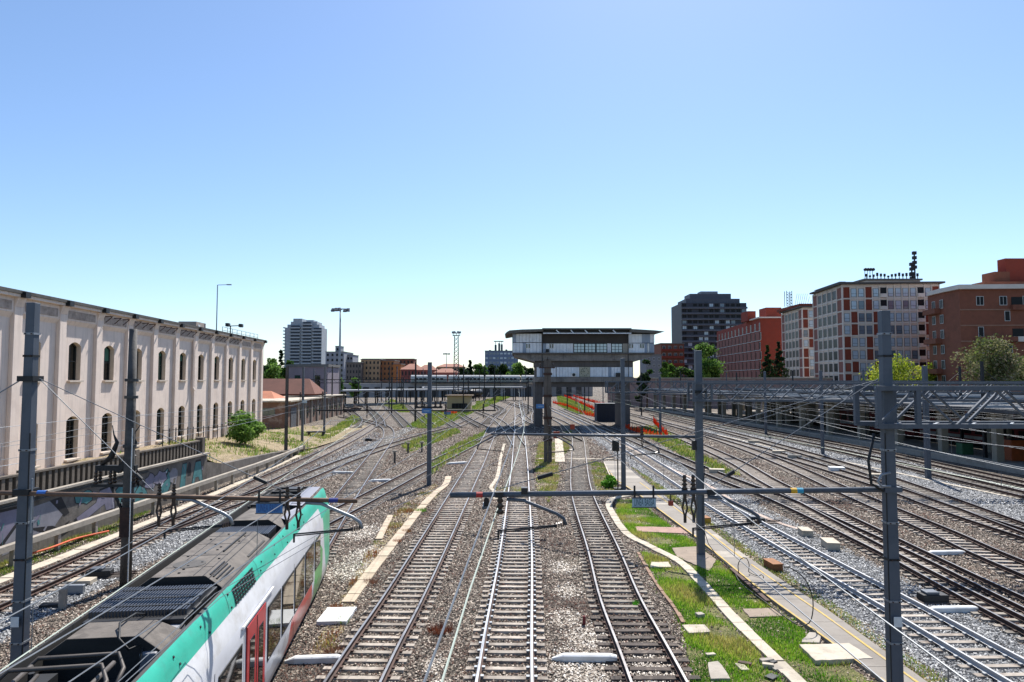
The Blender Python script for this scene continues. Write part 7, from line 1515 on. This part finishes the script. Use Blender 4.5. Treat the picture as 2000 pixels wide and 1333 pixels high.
# ---- loose stones of the ballast
def stones(far=False):
    if far:
        N = 130000; Y = 46 + 75 * rng.random(N) ** 1.4; X = rng.uniform(-24.5, 41, N); xy = np.stack([X, Y], 1)
    else:
        N = 320000; Y = 13 + 35 * rng.random(N) ** 1.55; half = Y * .80 + 1.5; X = (rng.random(N) * 2 - 1) * half; xy = np.stack([X, Y], 1)
    keep = np.ones(N, bool)
    for ex in (gA, gB): keep &= ~(inside(xy, ex) & (rng.random(len(xy)) < .9))
    keep &= ~((X < -22.9) | ((np.abs(X + 5.45 + .124 * Y) < 1.0) & (Y < 29))); xy = xy[keep]; n = len(xy); X, Y = xy[:, 0], xy[:, 1]
    s = rng.uniform(.016, .036, n) * (1 + np.clip((Y - 22) / 45, 0, 1.1))
    base = np.array([[1, 0, 0], [-1, 0, 0], [0, 1, 0], [0, -1, 0], [0, 0, 1], [0, 0, -1]], float)
    ang = rng.uniform(0, 6.28, n); til = rng.normal(size=(n, 2)) * .6; v = base[None] * (1 + .35 * rng.normal(size=(n, 6, 1))) * s[:, None, None] * np.array([1.15, .95, .8]); ca, sa = np.cos(ang)[:, None], np.sin(ang)[:, None]
    x, y, z = v[..., 0].copy(), v[..., 1].copy(), v[..., 2].copy(); z2 = z + x * til[:, :1] * .6 + y * til[:, 1:] * .6; v[..., 0] = x * ca - y * sa + X[:, None]; v[..., 1] = x * sa + y * ca + Y[:, None]; v[..., 2] = z2 + .024
    tri = np.array([[4, 0, 2], [4, 2, 1], [4, 1, 3], [4, 3, 0]]); F = (tri[None] + (np.arange(n) * 6)[:, None, None]).reshape(-1)
    br = np.array([hexc(c) for c in ('211e1c', '37322f', '4c4540', '655c55', '857a70', 'b9aea2', '5a4138')]); gr = np.array([hexc(c) for c in ('3a3b3e', '5b5d60', '7c7e81', '9a9c9e', 'bdbebe')]); pl = np.array([hexc(c) for c in ('8f867c', 'b0a79c', 'c9c2b8', 'd8d3cb')])
    nz = np.sin(X * .9 + np.sin(Y * .7)) + np.sin(Y * .53 + X * .4) + rng.normal(size=n) * .5
    greyz = ((X > 11.6) & (X < 16.6)) | ((X < -16.4) & (X > -18.5)) | (X > 29.5); tone = br[np.clip(rng.integers(0, 7, n), 0, 6)]; tone = np.where((nz > 1.1)[:, None] & ~greyz[:, None], br[rng.choice([1, 2, 6, 6, 3], n)], tone); tone = np.where(greyz[:, None], gr[rng.integers(0, 5, n)], tone)
    pz = np.zeros(n, bool)
    for cx, cy, r in ((2.0, 20.2, .85), (2.5, 22.6, .7), (1.9, 24.6, .5), (2.2, 27.5, .5), (2.3, 31, .6), (3.9, 20.3, .65), (-7.2, 30.5, .9), (-7.0, 33.5, .8), (-8.3, 38, 1.0), (-2.3, 20.6, .3), (-1.9, 18.8, .4)): pz |= ((X - cx) ** 2 + ((Y - cy) * .6) ** 2 < (r * (1 + .3 * rng.normal(size=n))) ** 2)
    tone = np.where(pz[:, None], pl[rng.integers(0, 4, n)], tone); tone = tone * rng.uniform(.85, 1.3, n)[:, None] * np.array([1.02, 1., .97])
    o = fast_mesh('far_ballast' if far else 'ballast', v.reshape(-1, 3), F, 3, attr_mat('stone', .9), np.repeat(tone, 4, 0)); tag(o, 'coarse scattered stones among the middle-distance tracks' if far else 'loose crushed stone ballast between the nearest tracks', 'ballast', kind='stuff')
stones(); stones(True)
# ------------------------------------------------------------------ small railway things
def wedge(label, a, b, w=.26, h=.2):
    a, b = P(*a), P(*b); t = thing('fouling_marker', label, 'marker', (a.x, a.y, 0), 'white fouling point markers'); q = MB(); d = (b - a).normalized(); n = Vector((d.y, -d.x, 0)); L = (b - a).length; pr = [(-w / 2, 0), (w / 2, 0), (w / 2, h * .8), (w * .3, h), (-w * .3, h), (-w / 2, h * .8)]
    secs_ = [(0, .35), (L * .18, .95), (L * .9, 1), (L, .8)]; k = len(pr)
    for s, f in secs_: q.v += [tuple(a + d * s + n * x * f + Vector((0, 0, .02 + z * f))) for x, z in pr]
    for j in range(3):
        for i in range(k): q.f.append((j * k + i, j * k + (i + 1) % k, (j + 1) * k + (i + 1) % k, (j + 1) * k + i)); q.m.append(0)
    q.f += [tuple(reversed(range(k))), tuple(range(3 * k, 4 * k))]; q.m += [0, 0]; q.build('beam', M_white, t, bevel=.01)
wedge('white tapered marker beam between the two central right tracks', (1078, 1291), (1205, 1293)); wedge('white marker beam reaching from the train to the straight track', (556, 1297), (668, 1294)); wedge('white marker beam beside the dark point machine at right', (1806, 1197), (1912, 1196)); wedge('white marker beam between the right-hand tracks', (1806, 1085), (1884, 1084)); wedge('distant white marker beam near the oblique track', (645, 925), (690, 926)); wedge('distant white marker beam left of the thick mast', (718, 942), (765, 941)); wedge('white marker beam left of the centre crossing', (872, 908), (912, 906))
def blockbox(label, px, py, w, d, h, m=M_conc_pale, rot=0., name='concrete_block', cat='block', lid=None, z=0.):
    p = P(px, py, z); t = thing(name, label, cat, (p.x, p.y, z)); u = Vector((math.cos(rot), math.sin(rot), 0)); q = MB(); q.obox((p.x, p.y, z - .03), u, w, d, h + .03); q.build('body', m, t, bevel=.02)
    if lid: q = MB(); q.obox((p.x, p.y, z + h), u, w * 1.06, d * 1.06, .05); q.build('lid', lid, t, bevel=.01)
    return t
blockbox('upper of two pale concrete boxes beside the relaid track', 1573, 1046, .55, 1.0, .3, M_conc_pale, -.15, lid=M_conc_pale); blockbox('lower of two pale concrete boxes beside the relaid track', 1622, 1071, .6, 1.15, .34, M_conc_pale, -.15, lid=M_conc_pale)
for i, (px, py) in enumerate(((1521, 887), (1552, 896), (1634, 921), (1712, 935), (1400, 925), (1472, 866))): blockbox('pale concrete box ' + ['left of a pair beyond the rusty track', 'right of a pair beyond the rusty track', 'lying flat among the far right tracks', 'left of the right-edge mast', 'near the netting mast', 'farthest up the right yard'][i], px, py, 1.3, .8, .4, M_conc_pale if i != 2 else M_white, -.2)
M_orangebox = mat('orange_rust', '8a5a30', .8, var=.25, scale=4., tint='6d3f22', tintamt=.6)
blockbox('orange-brown cable box on the walkway edge', 1510, 1112, .45, .95, .3, M_orangebox, .1, 'cable_box', 'box', M_orangebox); blockbox('yellow-brown cable box behind the shadow-throwing mast', 1378, 1022, .4, .7, .32, mat('yellow_box', 'b08a2c', .8, var=.2), .1, 'cable_box', 'box', M_orangebox)
def point_machine(label, px, py, rot=0.):
    p = P(px, py); t = thing('point_machine', label, 'point machine', (p.x, p.y, 0)); u = Vector((math.cos(rot), math.sin(rot), 0)); n = Vector((-u.y, u.x, 0)); q = MB(); q.obox((p.x, p.y, .02), u, .95, .5, .3); q.build('case', M_dark, t, bevel=.03); q = MB(); q.obox((p.x - .1, p.y, .32), u, .5, .42, .1); q.build('cover', M_mast, t, bevel=.03)
    for s in (-.15, .15): q = MB(); c = Vector((p.x, p.y, .14)); q.tube([c + n * s, c + n * s + u * 1.5], .025, 6); q.build('rod', M_rust, t)
    q = MB(); c = Vector((p.x, p.y, .03)); q.bar(c - u * .7, c + u * 1.2, .7, .06); q.build('base_plate', M_sleeper_w, t)
point_machine('dark point machine beside the merging right tracks', 1822, 1176); point_machine('point machine left of the dark-railed track', 1476, 1022); point_machine('point machine in the far left crossing', 720, 862); point_machine('point machine between the left track and the train', 195, 1128, .2)
blockbox('pale box with open lid beside the left track', 160, 1141, .9, .6, .2, M_conc_pale, .1, 'cable_box', 'box'); blockbox('grey front-facing cabinet beside the left track', 145, 1160, .75, .2, .35, M_galv, .05, 'trackside_cabinet', 'cabinet'); blockbox('small stone post beside the left track', 122, 1190, .22, .22, .75, M_conc, .1, 'stone_post', 'post'); blockbox('flat dark cover left of the small stone post', 100, 1185, .7, .4, .12, M_dark, .3, 'cover_plate', 'cover')
blockbox('small red marker post in the white gravel', 1141, 1222, .1, .1, .32, mat('marker_red', '6d2b2b', .8, var=.2), 0, 'marker_post', 'post'); blockbox('short stone stump in the grass', 1367, 1207, .28, .25, .16, M_conc, .3, 'stone_stump', 'stone'); blockbox('flat stone at the foot of the grass', 1388, 1283, .3, .16, .1, M_conc_pale, .2, 'stone', 'stone')
for i in range(7): blockbox(['broken concrete lump with a dark edge', 'dark broken slab', 'small dark rubble lump', 'flat rubble piece', 'cracked pale lump', 'loose earth-brown lump', 'corner lump of rubble'][i] + ' in the rubble at the end of the grass', 1478 + random.uniform(-32, 40), 1306 + random.uniform(-12, 22), random.uniform(.2, .5), random.uniform(.15, .3), random.uniform(.05, .16), [M_conc, M_dark, M_dark, M_conc_pale, M_conc_pale, M_rust, M_conc][i], random.uniform(0, 3), 'rubble_lump', 'rubble')
# dwarf signal, post signal, hanging lamps
p = P(950, 993); t = thing('dwarf_signal', 'black dwarf signal with arched top between the central tracks', 'signal', (p.x, p.y, 0)); q = MB(); q.extrude([(-.17, 0), (.17, 0), (.17, .42), (.12, .55), (0, .6), (-.12, .55), (-.17, .42)], (p.x, p.y, .1), (1, 0, 0), (0, 0, 1), (0, .3, 0)); q.build('head', M_black, t, bevel=.015); q = MB(); q.box(p.x - .3, p.x + .2, p.y - .1, p.y + .4, 0, .1); q.build('base', M_conc, t); q = MB(); q.box(p.x - .24, p.x - .18, p.y, p.y + .3, .1, .35); q.build('side_plate', M_white, t)
p = P(1207, 958); h = D(1207, 862, p.y).z; t = thing('signal_post', 'thin signal post with black lamp head on the walkway end', 'signal', (p.x, p.y, 0)); q = MB(); q.tube([(p.x, p.y, .1), (p.x, p.y, h)], .05, 8); q.build('post', M_dark, t); q = MB(); q.box(p.x - .42, p.x + .1, p.y - .2, p.y + .1, h - .75, h + .1); q.build('head', M_black, t, bevel=.04); q = MB(); q.box(p.x - .3, p.x + .3, p.y - .3, p.y + .3, .1, .18); q.build('base', M_dark, t)
for k in range(2): q = MB(); q.tube([(p.x - .16, p.y - .2, h - .15 - k * .32), (p.x - .16, p.y - .3, h - .15 - k * .32)], .1, 10); q.build('lamp', M_dark, t)
for i, (px, py, yy, w) in enumerate(((1087, 850, 39.8, .36), (1310, 983, NY - .25, .1), (1118, 834, 60, .4))):
    c = D(px, py, yy); t = thing('hanging_lamp', ['red lamp box on the dark cross tube by the twin mast', 'small red box hanging from the right cantilever tube', 'rust-red lamp over the curving track'][i], 'lamp', c); q = MB(); q.box(c.x - w / 2, c.x + w / 2, c.y - .05, c.y + .05, c.z - w * .55, c.z + w * .55); q.build('case', mat('lamp_red', '8e3a26', .7, var=.2), t, bevel=.01); q = MB(); q.bar((c.x, c.y, c.z + w * .5), (c.x, c.y, c.z + w * .5 + .15), .02); q.build('hanger', M_dark, t)
# loose cables on the walkway and the rusty channel
q0 = [P(1428, 1112, .14), P(1465, 1142, .14), P(1500, 1176, .14)]; t = thing('steel_channel', 'rusty steel channel lying along the walkway edge', 'channel', q0[0]); q = MB(); q.bar(q0[0], q0[2], .16, .1); q.build('channel', M_rust, t)
def ground_cable(label, pts, r=.018, m=M_rubber):
    t = thing('ground_cable', label, 'cable', pts[0]); q = MB(); q.tube(catmull(pts, .15), r, 6); q.build('cable', m, t, smooth=True)
c = P(1443, 1120, .14); ground_cable('black cable loop standing on the walkway', [c, c + Vector((-.02, .02, .35)), c + Vector((.12, .0, .62)), c + Vector((.35, 0, .62)), c + Vector((.45, -.02, .3)), c + Vector((.4, -.05, .08)), c + Vector((.62, -.6, .05)), c + Vector((.75, -.7, .15)), c + Vector((.7, -1.0, .03))])
ground_cable('black cable lying along the walkway edge', [P(1365, 1062, .15), P(1398, 1085, .15), P(1430, 1112, .15), P(1448, 1140, .15), P(1500, 1180, .15), P(1540, 1210, .15), P(1560, 1222, .15)], .02)
c = P(1565, 1225, .14); ground_cable('black cable rising in an arc over the walkway', [c, c + Vector((.35, .05, .2)), c + Vector((.45, .1, .9)), c + Vector((.25, .2, 1.5)), c + Vector((-.1, .4, 1.8)), c + Vector((-.4, .5, 1.85))])
ground_cable('dark cable crossing from the white slab to the rail', [P(690, 1215, .1), P(715, 1195, .12), P(742, 1180, .1)], .014)
ground_cable('thin black wire hanging in the four-foot beside the relaid track', [P(1795, 1225, .05), P(1800, 1240, .05), P(1812, 1255, .05)], .02)
c0_ = P(80, 1076, .25); ground_cable('orange hose lying along the foot of the graffiti wall', [P(60, 1082, .3), P(100, 1070, .35), P(150, 1052, .3), P(215, 1037, .25)], .05, mat('hose_orange', 'c4552a', .7, var=.2))
# orange safety netting
M_net = mat('safety_net', 'e0501c', .75, var=.25, scale=6.)
_nt = M_net.node_tree; _t = nd(_nt, 'ShaderNodeBsdfTranslucent'); _t.inputs[0].default_value = (*hexc('ee5a1e'), 1); _m = nd(_nt, 'ShaderNodeMixShader'); _m.inputs[0].default_value = .55; _nt.links.new(_nt.nodes['Principled BSDF'].outputs[0], _m.inputs[1]); _nt.links.new(_t.outputs[0], _m.inputs[2]); _nt.links.new(_m.outputs[0], _nt.nodes['Material Output'].inputs[0])
def netting(label, pts, h=1.0):
    path = catmull([P(*p) for p in pts], .5); t = thing('safety_netting', label, 'netting', (path[0].x, path[0].y, 0), 'orange safety netting'); q = MB(); n = len(path); hh = [h * random.uniform(.3, .85) for _ in path]; jj = [Vector((random.uniform(-.12, .12), random.uniform(-.12, .12), 0)) for _ in path]
    for k in range(5):
        for i in range(n - 1):
            z0, z1 = (k + .08) / 5, (k + .72) / 5; a, c = path[i] + jj[i] * k / 4, path[i + 1] + jj[i + 1] * k / 4; q.add([(a.x, a.y, .05 + hh[i] * z0), (c.x, c.y, .05 + hh[i + 1] * z0), (c.x, c.y, .05 + hh[i + 1] * z1), (a.x, a.y, .05 + hh[i] * z1)], [(0, 1, 2, 3)])
    for i in range(n): a = path[i]; q.bar((a.x, a.y, .03), (a.x + jj[i].x, a.y + jj[i].y, hh[i] + .05), .1, .02)
    q.build('mesh', M_net, t, fix=False)
    for i in range(0, n, 5): q = MB(); q.bar((path[i].x, path[i].y, 0), (path[i].x, path[i].y, h * 1.15), .05); q.build('stake', M_dark, t)
netting('orange netting along the far edge of the green verge', [(1083, 768), (1105, 776), (1130, 787), (1165, 803)], 1.3); netting('orange netting along the near edge of the green verge', [(1080, 788), (1108, 796), (1135, 808), (1165, 816)], 1.3); netting('orange netting before the right leg of the signal box', [(1212, 832), (1235, 842), (1262, 850), (1296, 858)], 1.2); netting('short orange netting by the mast right of the signal box', [(1276, 825), (1288, 840), (1303, 856)], 1.3); netting('orange netting behind the dark site container', [(1170, 806), (1190, 812), (1205, 818)], 1.6); netting('orange netting beside the cream hut', [(862, 806), (878, 808), (892, 810)], .9); netting('far orange netting at the top of the yard', [(1120, 775), (1150, 784), (1185, 793)], 1.2)
ca = P(1166, 824); t = thing('site_container', 'dark site container under the signal box', 'container', (ca.x, ca.y, 0)); cb_ = P(1219, 826); zc_ = D(1190, 790, ca.y).z; q = MB(); q.box(ca.x, cb_.x, ca.y, ca.y + 4, 0, zc_); q.build('body', mat('container_blue', '2a3140', .7, var=.2), t); q = MB(); q.box(ca.x - .1, cb_.x + .1, ca.y - .1, ca.y + 4.1, zc_, zc_ + .15); q.build('roof', M_dark, t)
for k in range(9): x = ca.x + (k + .5) * (cb_.x - ca.x) / 9; q = MB(); q.box(x - .1, x + .1, ca.y - .06, ca.y - .001, .1, zc_ - .1); q.build('rib', MATS['container_blue'], t)
# small stop posts left of the thick mast
for i, (px, py) in enumerate(((797, 886), (824, 884), (771, 905))):
    p = P(px, py); t = thing('marker_post', ['left', 'right', 'lower'][i] + ' short grey post left of the thick mast', 'post', (p.x, p.y, 0)); q = MB(); q.bar((p.x, p.y, 0), (p.x, p.y, 1.1), .18, .18); q.build('post', M_mast_old, t); q = MB(); q.box(p.x - .22, p.x + .22, p.y - .12, p.y + .12, 1.1, 1.25); q.build('cap', M_conc, t)
# fence on the bank by the warehouse corner
fe = thing('bank_fence', 'thin dark picket fence on the bank below the warehouse corner', 'fence', (-31, 85, 1.8)); 
for k in range(26):
    y = 60 + k * 1.45; x = -30.5 - (y - 60) * .10; z = emb(x, y); q = MB(); q.bar((x, y, z), (x, y, z + 1.5), .07, .07); q.build('picket', M_dark, fe)
q = MB(); q.bar((-30.5, 60, emb(-30.5, 60) + 1.4), (-34.1, 96.2, emb(-34.1, 96.2) + 1.4), .05, .05); q.build('rail', M_dark, fe)
